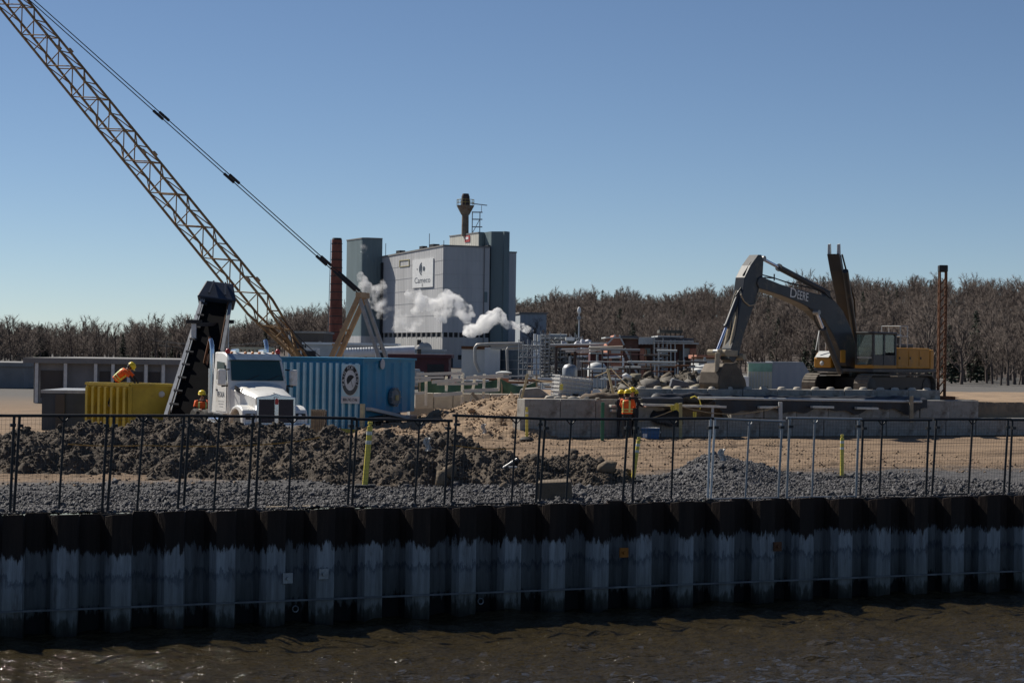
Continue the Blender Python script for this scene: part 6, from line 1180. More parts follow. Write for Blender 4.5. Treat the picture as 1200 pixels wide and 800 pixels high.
for y in (-0.9, 0.9): B(MB().ball((-2.5, y, 3.1), 0.09, (1, 1, 1.2), 5), 'beacon', M('red_lens', (0.4, 0.04, 0.04), 0.3), TR, sm=60)
B(MB().bar((-2.7, -0.5, 3.14), (-3.3, -0.5, 3.14), 0.07, 10, 0.04).bar((-2.7, 0.5, 3.14), (-3.3, 0.5, 3.14), 0.07, 10, 0.04), 'air_horn', MCHROME, TR, sm=40)
for s in (1, -1):
    d_ = B(MB().box(-3.3, -2.08, min(s * 1.062, s * 1.075), max(s * 1.062, s * 1.075), 1.05, 2.1), 'door', MTRUCK, TR); B(MB().box(-3.2, -3.05, min(s * 1.075, s * 1.1), max(s * 1.075, s * 1.1), 1.75, 1.8), 'handle', MBLACK, d_)
    B(MB().prism([(-2.15, 2.13), (-2.42, 2.72), (-3.2, 2.76), (-3.24, 2.13)], s * 1.035, s * 1.066), 'side_window', MCABGL, TR)
text('VEOLIA', 0.26, basis((-2.68, -1.078, 1.62), (1, 0, 0), (0, 0, 1)), MINK, TR); 
for k in range(3): B(MB().box(-3.0 + 0.1 * k, -2.3 - 0.05 * k, -1.079, -1.0755, 1.38 - k * 0.09, 1.4 - k * 0.09), 'small_print', MSTEEL, TR)
B(MB().box(-4.35, -3.86, -0.9, 0.9, 0.9, 2.2), 'headache_rack', MBLACK, TR)
# beige rack standing behind the truck
rk = P(300, 420, 84); RK = thing('timber_rack', 'beige timber railing rack seen over the truck roof', 'rack', (rk.x, rk.y, 0)); x0, x1 = XA(271, 84) - rk.x, XA(322, 84) - rk.x; za, zb_ = ZA(295, 419, 84), ZA(295, 408, 84)
MBEIGE = M('beige_paint', (0.5, 0.45, 0.33), 0.7, 0, 0.15, 2, 0, 1)
for z in (za, zb_): B(MB().box(x0, x1, -0.06, 0.06, z - 0.05, z + 0.05), 'rack_rail', MBEIGE, RK)
for i in range(12): x = x0 + (x1 - x0) * i / 11; B(MB().box(x - 0.05, x + 0.05, -0.05, 0.05, za + 0.052, zb_ - 0.052), 'rack_slat', MBEIGE, RK)
for x in (x0, x1): B(MB().box(x - 0.06, x + 0.06, -0.06, 0.06, 0, za - 0.052), 'rack_leg', MBEIGE, RK)
B(MB().box(x0 - 2, x1 + 1, -0.3, 0.3, za - 0.5, za - 0.3), 'rack_beam', MBLACK, RK)

# ---- blue rental tank with ribbed sides
MTBLUE = M('tank_blue', (0.03, 0.21, 0.38), 0.5, 0, 0.15, 1.0, 0.04, 10, dirt=(0.1, 0.2, 0.27), dirt_amt=0.25); MTLIGHT = M('tank_rib_sunlit_light_blue', (0.48, 0.73, 0.83), 0.5, 0, 0.1, 1, 0.03, 10)  # ribs paler than the shell: raking sunlight put into their colour
YK = 77.0; kc = P(424.5, 487, YK); TKz = ZA(424, 422, YK)
La, Wa = Vector((-0.9, 0.436, 0)).normalized(), Vector((0.436, 0.9, 0)).normalized()
TK = thing('storage_tank', 'bright blue ribbed rental tank with a round white logo at its corner', 'tank', (kc.x, kc.y, 0), math.atan2(La.y, La.x)); KM = ROOTM[TK.name]
# local: +x runs left along the striped face; +y (left of +x) points...
sgn = 1 if (KM.to_3x3() @ Vector((0, 1, 0))).dot(Wa) > 0 else -1
h = plane_hit(318, 470, kc, La); LL = (KM.inverted() @ h).x; h = plane_hit(486, 450, kc, Wa); WW = abs((KM.inverted() @ h).y)
def kx(px, py): q = KM.inverted() @ plane_hit(px, py, kc, La); return q.x, q.z
def kw(px, py): q = KM.inverted() @ plane_hit(px, py, kc, Wa); return q.y, q.z
def kbox(x0, x1, y0, y1, z0, z1): return MB().box(x0, x1, min(y0 * sgn, y1 * sgn), max(y0 * sgn, y1 * sgn), z0, z1)
zbl = max(kx(400, 509)[1], 0.05); zbr = kw(455, 487)[1]
poly = [(0, zbl + 0.02), (WW * 0.1, zbl + 0.02), (WW * 0.12, zbr), (WW, zbr + 0.15), (WW, TKz), (0, TKz)]
B(MB().prism([(a * sgn, b) for a, b in poly], 0.0, LL, (0, 0, 0), (0, 1, 0), (0, 0, 1), (1, 0, 0)), 'shell', MTBLUE, TK)
i = 0; px = 420.0
while px > 322:
    xa = kx(px, 460)[0]; xb = kx(px - 3.9, 460)[0]; o = MB(); zt0 = TKz - 0.12
    if px < 400 or True:
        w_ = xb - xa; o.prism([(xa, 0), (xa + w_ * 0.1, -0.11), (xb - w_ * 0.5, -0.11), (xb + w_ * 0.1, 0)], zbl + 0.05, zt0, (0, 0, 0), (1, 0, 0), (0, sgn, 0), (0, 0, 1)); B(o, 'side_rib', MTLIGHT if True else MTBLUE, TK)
    px -= 7.65; i += 1
for k in range(6):
    ya = WW * (k + 0.18) / 6; yb = WW * (k + 0.62) / 6; B(MB().prism([(ya, 0), (ya + 0.1, -0.07), (yb - 0.1, -0.07), (yb, 0)], zbr + 0.18, TKz - 0.12, (0, 0, 0), (0, sgn, 0), (1, 0, 0), (0, 0, 1)), 'end_rib', MTBLUE, TK)
B(kbox(-0.06, LL + 0.03, -0.07, WW + 0.04, TKz, TKz + 0.09), 'top_rim', MTBLUE, TK)
# logo board
x0, _ = kx(423.5, 450); x1, _ = kx(402.5, 450); zt = kx(410, 426.5)[1]; zb0 = kx(410, 464)[1]; zb1 = kx(410, 472.5)[1]
lb = B(kbox(x0, x1, -0.16, -0.125, zb0, zt), 'logo_board', MTLIGHT, TK); nb_ = B(kbox(x0, x1, -0.165, -0.125, zb1, zb0 - 0.003), 'number_board', M('board_white', (0.62, 0.66, 0.68), 0.5), TK)
cx_, cz_ = (x0 + x1) / 2, (zt + zb0) / 2; rxx, rzz = (x1 - x0) / 2 * 0.96, (zt - zb0) / 2 * 0.98
def ell(name, mat, k, y0, y1, par, a0=0, a1=2 * math.pi, k2=None):
    A = np.linspace(a0, a1, 33); pts = [(rxx * k * math.cos(a), rzz * k * math.sin(a)) for a in A]
    if k2: pts = pts + [(rxx * k2 * math.cos(a), rzz * k2 * math.sin(a)) for a in A[::-1]]
    else: pts = pts[:-1]
    return B(MB().prism(pts, y0, y1, (cx_, 0, cz_), (1, 0, 0), (0, 0, 1), (0, -sgn, 0)), name, mat, par)
BW_ = MATS['board_white']; MBLK = M('logo_black', (0.03, 0.035, 0.04), 0.6)
ell('logo_disc', BW_, 1.0, 0.161, 0.168, lb); ell('logo_ring', MBLK, 0.95, 0.169, 0.174, lb, k2=0.66)
ell('logo_band', M('logo_grey', (0.1, 0.11, 0.11), 0.6), 0.955, 0.175, 0.178, lb, math.pi + 0.3, 2 * math.pi - 0.3, 0.655)
# seen from outside, text runs towards -x (to the viewer's right)
wd = 'RAIN FOR RENT'; na = len(wd)
for k, c in enumerate(wd):
    if c == ' ': continue
    a = math.radians(200 - 220 * k / (na - 1)); p = (cx_ - rxx * 0.805 * math.cos(a), -sgn * 0.176, cz_ + rzz * 0.805 * math.sin(a)); t_ = (-(math.sin(a)), 0, -(math.cos(a)) * rzz / rxx)
    t_ = (-math.sin(a), 0, -math.cos(a)); up_ = (-math.cos(a), 0, math.sin(a))
    text(c, rzz * 0.34, basis(p, t_, up_), BW_, lb, sx=0.85)
um = [(0.48 * math.cos(a), 0.5 * math.sin(a)) for a in np.linspace(0.0, math.pi, 14)]; ca, sa = math.cos(R(42)), math.sin(R(42))
B(MB().prism([(-(rxx) * (ca * a - sa * b + 0.08), rzz * (0.75 * (sa * a + ca * b) - 0.03)) for a, b in um], 0.169, 0.175, (cx_, 0, cz_), (1, 0, 0), (0, 0, 1), (0, -sgn, 0)), 'umbrella_canopy', MBLK, lb)
B(MB().prism([(-(rxx) * a, rzz * b) for a, b in ((0.06, 0.02), (0.1, 0.02), (0.32, -0.42), (0.27, -0.42))], 0.169, 0.175, (cx_, 0, cz_), (1, 0, 0), (0, 0, 1), (0, -sgn, 0)), 'umbrella_handle', M('logo_grey', (0.1, 0.11, 0.11)), lb)
text('800-742-7246', (zb0 - zb1) * 0.62, basis(((x0 + x1) / 2, -sgn * 0.168, (zb0 + zb1) / 2), (-1, 0, 0), (0, 0, 1)), MBLK, nb_, sx=(x1 - x0) / ((zb0 - zb1) * 0.62 * 7.1))
# end face: manway, lamp patch, skid and pump frame
ya, zm_ = kw(459, 465); B(MB().lathe([(0.36, 0.0), (0.36, 0.16), (0.33, 0.18), (0.28, 0.14), (0.02, 0.17)], (-0.05, ya, zm_), 20, Matrix.Rotation(R(-90), 3, 'Y')), 'manway', M('manway_grey', (0.12, 0.16, 0.19), 0.5), TK, sm=40)
B(kbox(-0.27, -0.215, abs(ya) - 0.1, abs(ya) + 0.12, zm_ - 0.12, zm_ + 0.08), 'manway_plate', MYEL, TK)
for k in range(10): a = k * 0.628; B(MB().bar((-0.1, ya + 0.36 * math.cos(a), zm_ + 0.36 * math.sin(a)), (-0.22, ya + 0.36 * math.cos(a), zm_ + 0.36 * math.sin(a)), 0.03, 6), 'manway_bolt', MSTEEL, TK)
yb, zq = kw(446, 426.5); B(MB().lathe([(0.17, 0), (0.17, 0.03), (0.02, 0.03)], (-0.075, yb, zq), 14, Matrix.Rotation(R(-90), 3, 'Y') @ Matrix.Diagonal((1.2, 1, 1))), 'round_patch', M('patch_pale', (0.4, 0.46, 0.52), 0.6), TK)
B(kbox(-0.2, LL * 0.55, WW * 0.14, WW * 0.98, zbr - 0.18, zbr - 0.02), 'skid_frame', MSTEEL, TK)
for f in (0.2, 0.55, 0.95): B(kbox(-0.1, 0.1, WW * f - 0.08, WW * f + 0.08, 0, zbr - 0.182), 'skid_leg', MBLACK, TK)
B(kbox(0.3, 1.6, WW * 0.25, WW * 0.9, 0.15, zbr - 0.3), 'lower_sump', MTBLUE, TK)
for y in (0.35, 0.7): B(MB().lathe([(0.2, -0.14), (0.42, -0.14), (0.42, 0.14), (0.2, 0.14)], (0.25, sgn * WW * y, 0.42), 18, Matrix.Rotation(R(90), 3, 'Y')), 'wheel', MTYRE, TK, sm=40)
B(MB().beam((-0.25, sgn * 0.05, 0.95), (-0.25, sgn * WW * 0.75, zbr - 0.1), 0.25, 0.12), 'fender_board', MPALE, TK)
B(kbox(-0.3, LL * 0.72, -0.36, -0.2, 0.0, 0.16), 'timber_base', MYELLOW, TK); B(kbox(-0.25, -0.1, -0.36, -0.22, 0.162, 1.15), 'timber_upright', M('cream_timber', (0.5, 0.46, 0.3), 0.8), TK)
pb = G(374, 512); PB = thing('slatted_crate', 'brown grey slatted crate between the truck and the striped tank face', 'crate', (XA(374, 71.5), 71.5, 0)); zt = ZA(374, 479.5, 71.5); ww = 17 / FPX * 71.5
for i in range(8): x = -ww / 2 + ww * i / 8; B(MB().box(x, x + ww / 8 * 0.75, -0.03, 0.03, 0.05, zt), 'slat', MWOOD, PB)
for z in (0.25, zt * 0.55, zt - 0.18): B(MB().box(-ww / 2, ww / 2, 0.032, 0.09, z, z + 0.1), 'cross_bar', MWOOD, PB)
B(MB().box(-ww / 2, ww / 2, 0.1, 0.6, 0.05, zt - 0.05), 'crate_body', MDKWALL, PB)

# ---- yellow roll off bin
YBN = 72.5; bc = P(152, 511, YBN); RB = thing('roll_off_bin', 'dull yellow ribbed steel bin on the dark left side behind the fence', 'skip bin', (bc.x, bc.y, 0), 0)
MBIN = M('bin_yellow', (0.42, 0.31, 0.035), 0.6, 0, 0.2, 1, 0.05, 12, dirt=(0.22, 0.15, 0.05), dirt_amt=0.3); zt = ZA(152, 452.5, YBN); Ld = Vector((-0.72, 0.69, 0)).normalized(); Rd = Vector((0.9, 0.43, 0)).normalized()
h1 = plane_hit(101, 480, bc, Ld) - Vector((bc.x, bc.y, 0)); h2 = plane_hit(203, 480, bc, Rd) - Vector((bc.x, bc.y, 0)); a1 = Vector((h1.x, h1.y, 0)); a2 = Vector((h2.x, h2.y, 0)); U_ = Vector((0, 0, 1))
o_ = [Vector((0, 0, 0)), a2, a2 + a1, a1]
nL = Vector((-Ld.y, Ld.x, 0)); nL = nL if nL.dot(Vector((-1, -1, 0))) > 0 else -nL; nR = Vector((Rd.y, -Rd.x, 0))
for q0, q1, nm in ((o_[0], o_[1], 'end_wall'), (o_[1], o_[2], 'far_wall'), (o_[2], o_[3], 'far_wall'), (o_[3], o_[0], 'side_wall')):
    d = (q1 - q0).normalized(); nn = Vector((-d.y, d.x, 0)); B(MB().hexa([q0 + U_ * 0.2, q1 + U_ * 0.2, q1 + nn * 0.08 + U_ * 0.2, q0 + nn * 0.08 + U_ * 0.2, q0 + U_ * zt, q1 + U_ * zt, q1 + nn * 0.08 + U_ * zt, q0 + nn * 0.08 + U_ * zt]), nm, MBIN, RB)
B(MB().hexa([p + U_ * 0.21 for p in o_] + [p * 0.98 + U_ * 0.3 for p in o_]), 'floor', MBIN, RB)
for k in range(7):
    p = a1 * (k + 0.45) / 7; B(MB().beam(p + nL * 0.07 + U_ * 0.25, p + nL * 0.07 + U_ * (zt - 0.06), 0.17, 0.14, tuple(Ld)), 'side_rib', MBIN, RB)
for q0, q1 in ((o_[0], o_[1]), (o_[1], o_[2]), (o_[2], o_[3]), (o_[3], o_[0])): B(MB().beam(q0 + U_ * (zt + 0.05), q1 + U_ * (zt + 0.05), 0.16, 0.1), 'top_rail', MBIN, RB)
B(MB().beam(U_ * 0.2, U_ * zt, 0.14, 0.14), 'corner_post', MBIN, RB); pp = a2 * 0.72 + nR * 0.03 + U_ * (zt * 0.84); B(MB().ball(pp, 0.12, (1, 0.5, 1), 6), 'latch', MPALE, RB, sm=60)
for f in (0.15, 0.85): B(MB().bar(a1 * 0.1 + a2 * f + U_ * 0.1, a1 * 0.2 + a2 * f + U_ * 0.1, 0.1, 10), 'ground_roller', MSTEEL, RB)
# worker climbing on the bin
wp = Vector((bc.x, bc.y, 0)) + a1 * 0.45 + a2 * 0.2
Jc = leanJ(48, J=dict(hiL=(0, 0.1, 0.9), hiR=(0, -0.1, 0.9), knL=(0.2, 0.13, 0.52), knR=(-0.06, -0.13, 0.45), anL=(0.02, 0.12, 0.09), anR=(-0.28, -0.14, 0.0), toL=(0.2, 0.13, 0.05), toR=(-0.1, -0.15, -0.05)))
Jc.update(elL=(0.62, 0.24, 1.02), elR=(0.62, -0.24, 1.02), wrL=(0.78, 0.2, 0.8), wrR=(0.78, -0.2, 0.8), haL=(0.82, 0.19, 0.73), haR=(0.82, -0.19, 0.73))
person('worker in an orange vest bending forward inside the yellow bin', (wp.x - 0.1, wp.y, zt - 0.72), R(-5), Jc, arms=MJACK, legs=MJEANS, vest=MORANGE)
ww_ = P(236, 500, 71.5); person('worker in a yellow helmet standing low between the conveyor and the truck', (ww_.x, ww_.y, -0.15), R(-70), Jw, arms=MJACK, vest=MORANGE)

# ---- tall conveyor
MCONV = M('conveyor_black', (0.008, 0.008, 0.009), 0.95, 0, 0.25, 2, 0.1, 12, spec=0.03); MNAVY = M('navy_housing', (0.03, 0.045, 0.075), 0.5, 0.1, 0.2, 1, 0, 1)
YC0, YC1 = 71.5, 78.0
c0 = P(221, 487, YC0); c1 = P(254, 352, YC1); CV = thing('conveyor', 'tall black inclined belt conveyor with a navy head box left of the truck', 'conveyor', (c0.x, c0.y, 0)); ax = (c1 - c0); L_ = ax.length; ax.normalize()
sx_ = Vector((0.97, 0.24, 0)); sx_ = (sx_ - ax * sx_.dot(ax)).normalized(); nz_ = sx_.cross(ax).normalized(); nz_ = nz_ if nz_.y < 0 else -nz_
hw0, hw1 = 0.78, 0.55
def cv(f, s, n=0.0): return c0 + ax * (L_ * f) + sx_ * ((hw0 + (hw1 - hw0) * f) * s) + nz_ * n
B(MB().hexa([cv(-0.05, -0.85, -0.1), cv(-0.05, 0.85, -0.1), cv(1, 0.85, -0.1), cv(1, -0.85, -0.1), cv(-0.05, -0.85, 0.05), cv(-0.05, 0.85, 0.05), cv(1, 0.85, 0.05), cv(1, -0.85, 0.05)]), 'belt', MCONV, CV, world=True)
for s in (-1, 1): B(MB().beam(cv(-0.05, s), cv(1.0, s), 0.12, 0.3, tuple(nz_)), 'side_frame', MGALV if s < 0 else MSTEEL, CV, world=True); B(MB().beam(cv(0.0, s * 0.82, 0.1), cv(1.0, s * 0.82, 0.1), 0.03, 0.12, tuple(nz_)), 'skirt', MPALE if s < 0 else MRUST, CV, world=True)
for k in range(9): f = 0.05 + k * 0.11; B(MB().beam(cv(f, -0.98, 0.12), cv(f, -0.55, 0.12), 0.1, 0.1, tuple(nz_)), 'idler_bracket', MBLACK, CV, world=True); B(MB().bar(cv(f + 0.05, -0.8, -0.16), cv(f + 0.05, 0.8, -0.16), 0.07, 8), 'idler_roller', MBLACK, CV, world=True)
hp = [cv(0.985, -1.2, -0.3), cv(0.985, 1.25, -0.3), cv(1.1, 1.25, -0.3), cv(1.1, -1.2, -0.3), cv(0.96, -1.35, 0.3), cv(0.96, 1.4, 0.3), cv(1.075, 1.0, 0.5), cv(1.075, -0.95, 0.5)]
B(MB().hexa(hp), 'head_box', MNAVY, CV, world=True, bevel=0.04)
for s in (-0.55, 0.6): B(MB().beam(cv(0.975, s, 0.42), cv(1.07, s * 0.75, 0.53), 0.06, 0.06, tuple(nz_)), 'head_rib', MNAVY, CV, world=True)
for px, py0, py1, Y in ((227.5, 379, 484, 75.5), (265.5, 379, 440, 77.2)):
    t_ = P(px, py0, Y); lg = B(MB().box(t_.x - 0.09, t_.x + 0.09, t_.y - 0.09, t_.y + 0.09, 0, t_.z), 'support_leg', MGALV, CV, world=True); B(MB().box(t_.x - 0.28, t_.x + 0.28, t_.y - 0.15, t_.y + 0.15, t_.z, t_.z + 0.14), 'leg_cap', MBLACK, lg, world=True); B(MB().box(t_.x - 0.16, t_.x + 0.16, t_.y - 0.16, t_.y + 0.16, 0, t_.z * 0.42), 'leg_sleeve', MSTEEL, lg, world=True)
pa = P(227.5, 380, 75.5); pb_ = P(265.5, 380, 77.2); B(MB().beam(pa, pb_, 0.14, 0.14), 'cross_beam', MBLACK, CV, world=True)
for a, b_ in (((245, 415), (231, 485)), ((238, 430), (246, 395))): B(MB().beam(P(*a, 74.5), P(*b_, 73), 0.07, 0.07), 'red_brace', MRUST, CV, world=True)
B(MB().box(c0.x - 0.9, c0.x + 0.9, c0.y - 0.5, c0.y + 0.6, 0, 0.55), 'feed_hopper', MBLACK, CV, world=True)

# ---- lattice boom crawler crane
MCRANE = M('crane_ochre', (0.3, 0.19, 0.085), 0.7, 0.1, 0.25, 1.5, 0, 1, dirt=(0.15, 0.07, 0.03), dirt_amt=0.5); MCRANE2 = M('crane_tan', (0.36, 0.26, 0.16), 0.7, 0.1, 0.25, 1.5, 0, 1, dirt=(0.2, 0.1, 0.05), dirt_amt=0.35)
YCR = 112.0; fb = Vector((-0.94, 0.34, 0)); cb0 = P(355, 421, YCR); CR_ = thing('crawler_crane', 'ochre crawler crane with a long lattice boom raised to the upper left', 'crane', (P(400, 421, YCR).x, YCR + 0.5, 0))
def onb(px, py): return plane_hit(px, py, cb0, fb)
tip = onb(-53, -80); ba = (tip - cb0); LB = ba.length; ba.normalize(); lat = Vector((0.34, 0.94, 0)).normalized(); nb2 = ba.cross(lat).normalized(); nb2 = nb2 if nb2.z > 0 else -nb2
HWB = 0.62
def bp_(d, a, b): 
    k = min(1, 0.12 + d / 4.0) if d < 4 else (min(1, 0.15 + (LB - d) / 4.0)); return cb0 + ba * d + lat * (a * HWB * max(k, 0.75)) + nb2 * (b * HWB * k)
for a in (-1, 1):
    for b_ in (-1, 1): B(MB().tube([bp_(d, a, b_) for d in (0, 4, LB / 2, LB - 4, LB)], 0.075, 8), 'chord', MCRANE, CR_, world=True, sm=50)
nb_bay = 26; ds = np.linspace(0.6, LB - 0.6, nb_bay + 1)
for i in range(nb_bay):
    d0, d1 = ds[i], ds[i + 1]
    for (A, Bq) in (((-1, -1), (1, -1)), ((-1, 1), (1, 1)), ((-1, -1), (-1, 1)), ((1, -1), (1, 1))):
        if i % 2: A, Bq = Bq, A
        rod('lattice_brace', bp_(d0, *A), bp_(d1, *Bq), 0.035, MCRANE, CR_)
    rod('lattice_brace', bp_(d0, -1, 1), bp_(d0, 1, 1), 0.035, MCRANE, CR_); rod('lattice_brace', bp_(d0, -1, -1), bp_(d0, -1, 1), 0.035, MCRANE, CR_)
for d in (5.5, 15.5, 24): 
    for a in (-1, 1): B(MB().beam(bp_(d, a, 1) - ba * 0.15 + nb2 * 0.08, bp_(d, a, 1) + ba * 0.15 + nb2 * 0.08, 0.16, 0.16, tuple(nb2)), 'boom_joint', MCRANE2, CR_, world=True)
B(MB().hexa([bp_(0.2, -1, -1.2), bp_(0.2, 1, -1.2), bp_(3.0, 1, -1.05), bp_(3.0, -1, -1.05), bp_(0.2, -1, -0.9), bp_(0.2, 1, -0.9), bp_(3.0, 1, -0.98), bp_(3.0, -1, -0.98)]), 'boom_foot_plate', MCRANE, CR_, world=True)
for a in (-0.45, 0, 0.45): c = bp_(LB, 0, 0) + lat * a; B(MB().lathe([(0.1, -0.06), (0.36, -0.06), (0.32, 0), (0.36, 0.06), (0.1, 0.06)], tuple(c), 16, lat.to_track_quat('Z', 'Y').to_matrix()), 'sheave', MSTEEL, CR_, world=True)
# gantry A frame
gt = onb(425, 346)
for s in (-1, 1):
    off = lat * (0.55 * s)
    B(MB().beam(onb(386, 421) + off * 0.9 - Vector((0, 0, 0.6)), gt + off * 0.8, 0.24, 0.2, tuple(lat)), 'gantry_leg', MCRANE2, CR_, world=True); B(MB().beam(onb(453, 419) + off * 0.9 - Vector((0, 0, 0.6)), gt + off * 0.75 - Vector((0, 0, 0.2)), 0.18, 0.16, tuple(lat)), 'gantry_back_leg', M('gantry_grey', (0.3, 0.31, 0.31), 0.6), CR_, world=True)
B(MB().beam(gt - lat * 0.62, gt + lat * 0.62, 0.3, 0.3), 'gantry_head', MCRANE2, CR_, world=True)
for px, py in ((404, 387), (395, 404)): q = onb(px, py); B(MB().beam(q - lat * 0.5, q + lat * 0.5, 0.16, 0.14), 'gantry_cross_piece', MCRANE2, CR_, world=True)
for s in (-1, 1):
    p0 = gt + lat * 0.3 * s; p1 = tip + lat * 0.4 * s
    B(MB().bar(p0, p1, 0.032, 6), 'pendant_rope', MBLACK, CR_, world=True)
    for f in (0.0, 0.065, 0.28, 0.45): q = p0.lerp(p1, f + 0.012); q2 = p0.lerp(p1, f + (0.06 if f == 0 else 0.035)); B(MB().bar(q, q2, 0.085, 8), 'rope_socket', MBLACK, CR_, world=True)
for k, (a, b_) in enumerate((((327, 378), (373, 421)), ((330, 372), (380, 421)), ((345, 400), (382, 421)))): pa, pb_ = onb(*a), onb(*b_); B(MB().tube([pa.lerp(pb_, t) - Vector((0, 0, 0.7 * t * (1 - t))) for t in np.linspace(0, 1, 8)], 0.025, 5), 'hoist_rope', MBLACK, CR_, world=True)
# house, counterweight, cab, tracks
hx = Matrix.Rotation(math.atan2(fb.y, fb.x), 4, 'Z'); 
def cbx(x0, x1, y0, y1, z0, z1): m = MB().box(x0, x1, y0, y1, z0, z1); m.v = [hx @ v for v in m.v]; return m
B(cbx(-3.2, 2.2, -1.5, 1.5, 1.3, 2.15), 'machine_house', MCRANE2, CR_, bevel=0.05); B(cbx(-4.2, -3.22, -1.5, 1.5, 1.2, 2.2), 'counterweight', MSTEEL, CR_, bevel=0.08); B(cbx(-2.6, 1.6, -1.3, 1.3, 1.0, 1.28), 'turntable', MBLACK, CR_)
cbo = B(cbx(1.2, 2.6, -1.5, -0.5, 1.2, 2.45), 'operator_cab', MCRANE2, CR_, bevel=0.05); B(cbx(2.605, 2.63, -1.4, -0.6, 1.7, 2.35), 'cab_window', MCABGL, cbo)
for s in (-1, 1): B(cbx(-2.8, 2.8, s * 1.75 - 0.4, s * 1.75 + 0.4, 0.0, 1.0), 'crawler_track', MBLACK, CR_, bevel=0.35)
for i in range(10): B(cbx(-3.0 + i * 0.55, -2.75 + i * 0.55, -1.55, -1.5, 1.4, 2.05), 'louvre', MDARK, CR_)

# ---- excavators
MDIG = M('digger_dark', (0.038, 0.045, 0.055), 0.45, 0.1, 0.2, 1.2, 0.03, 12, dirt=(0.12, 0.105, 0.085), dirt_amt=0.35); MDIGY = M('digger_yellow', (0.42, 0.2, 0.02), 0.5, 0, 0.15, 1.2, 0.03, 12, dirt=(0.25, 0.16, 0.08), dirt_amt=0.2); MMUDLIT = M('dry_mud_and_sunlit_tan', (0.36, 0.31, 0.23), 0.95, 0, 0.25, 3, 0.4, 20); MTRACK = M('muddy_track', (0.16, 0.14, 0.115), 0.9, 0.1, 0.35, 3, 0.3, 20); MBUCKET = M('worn_bucket', (0.11, 0.09, 0.07), 0.7, 0.3, 0.3, 2, 0.2, 12)  # mud tan brightened to carry the sunlight on the arm front
ROD_ = M('bright_rod', (0.55, 0.6, 0.75), 0.2, 0.9, 0.05, 2, 0, 1)
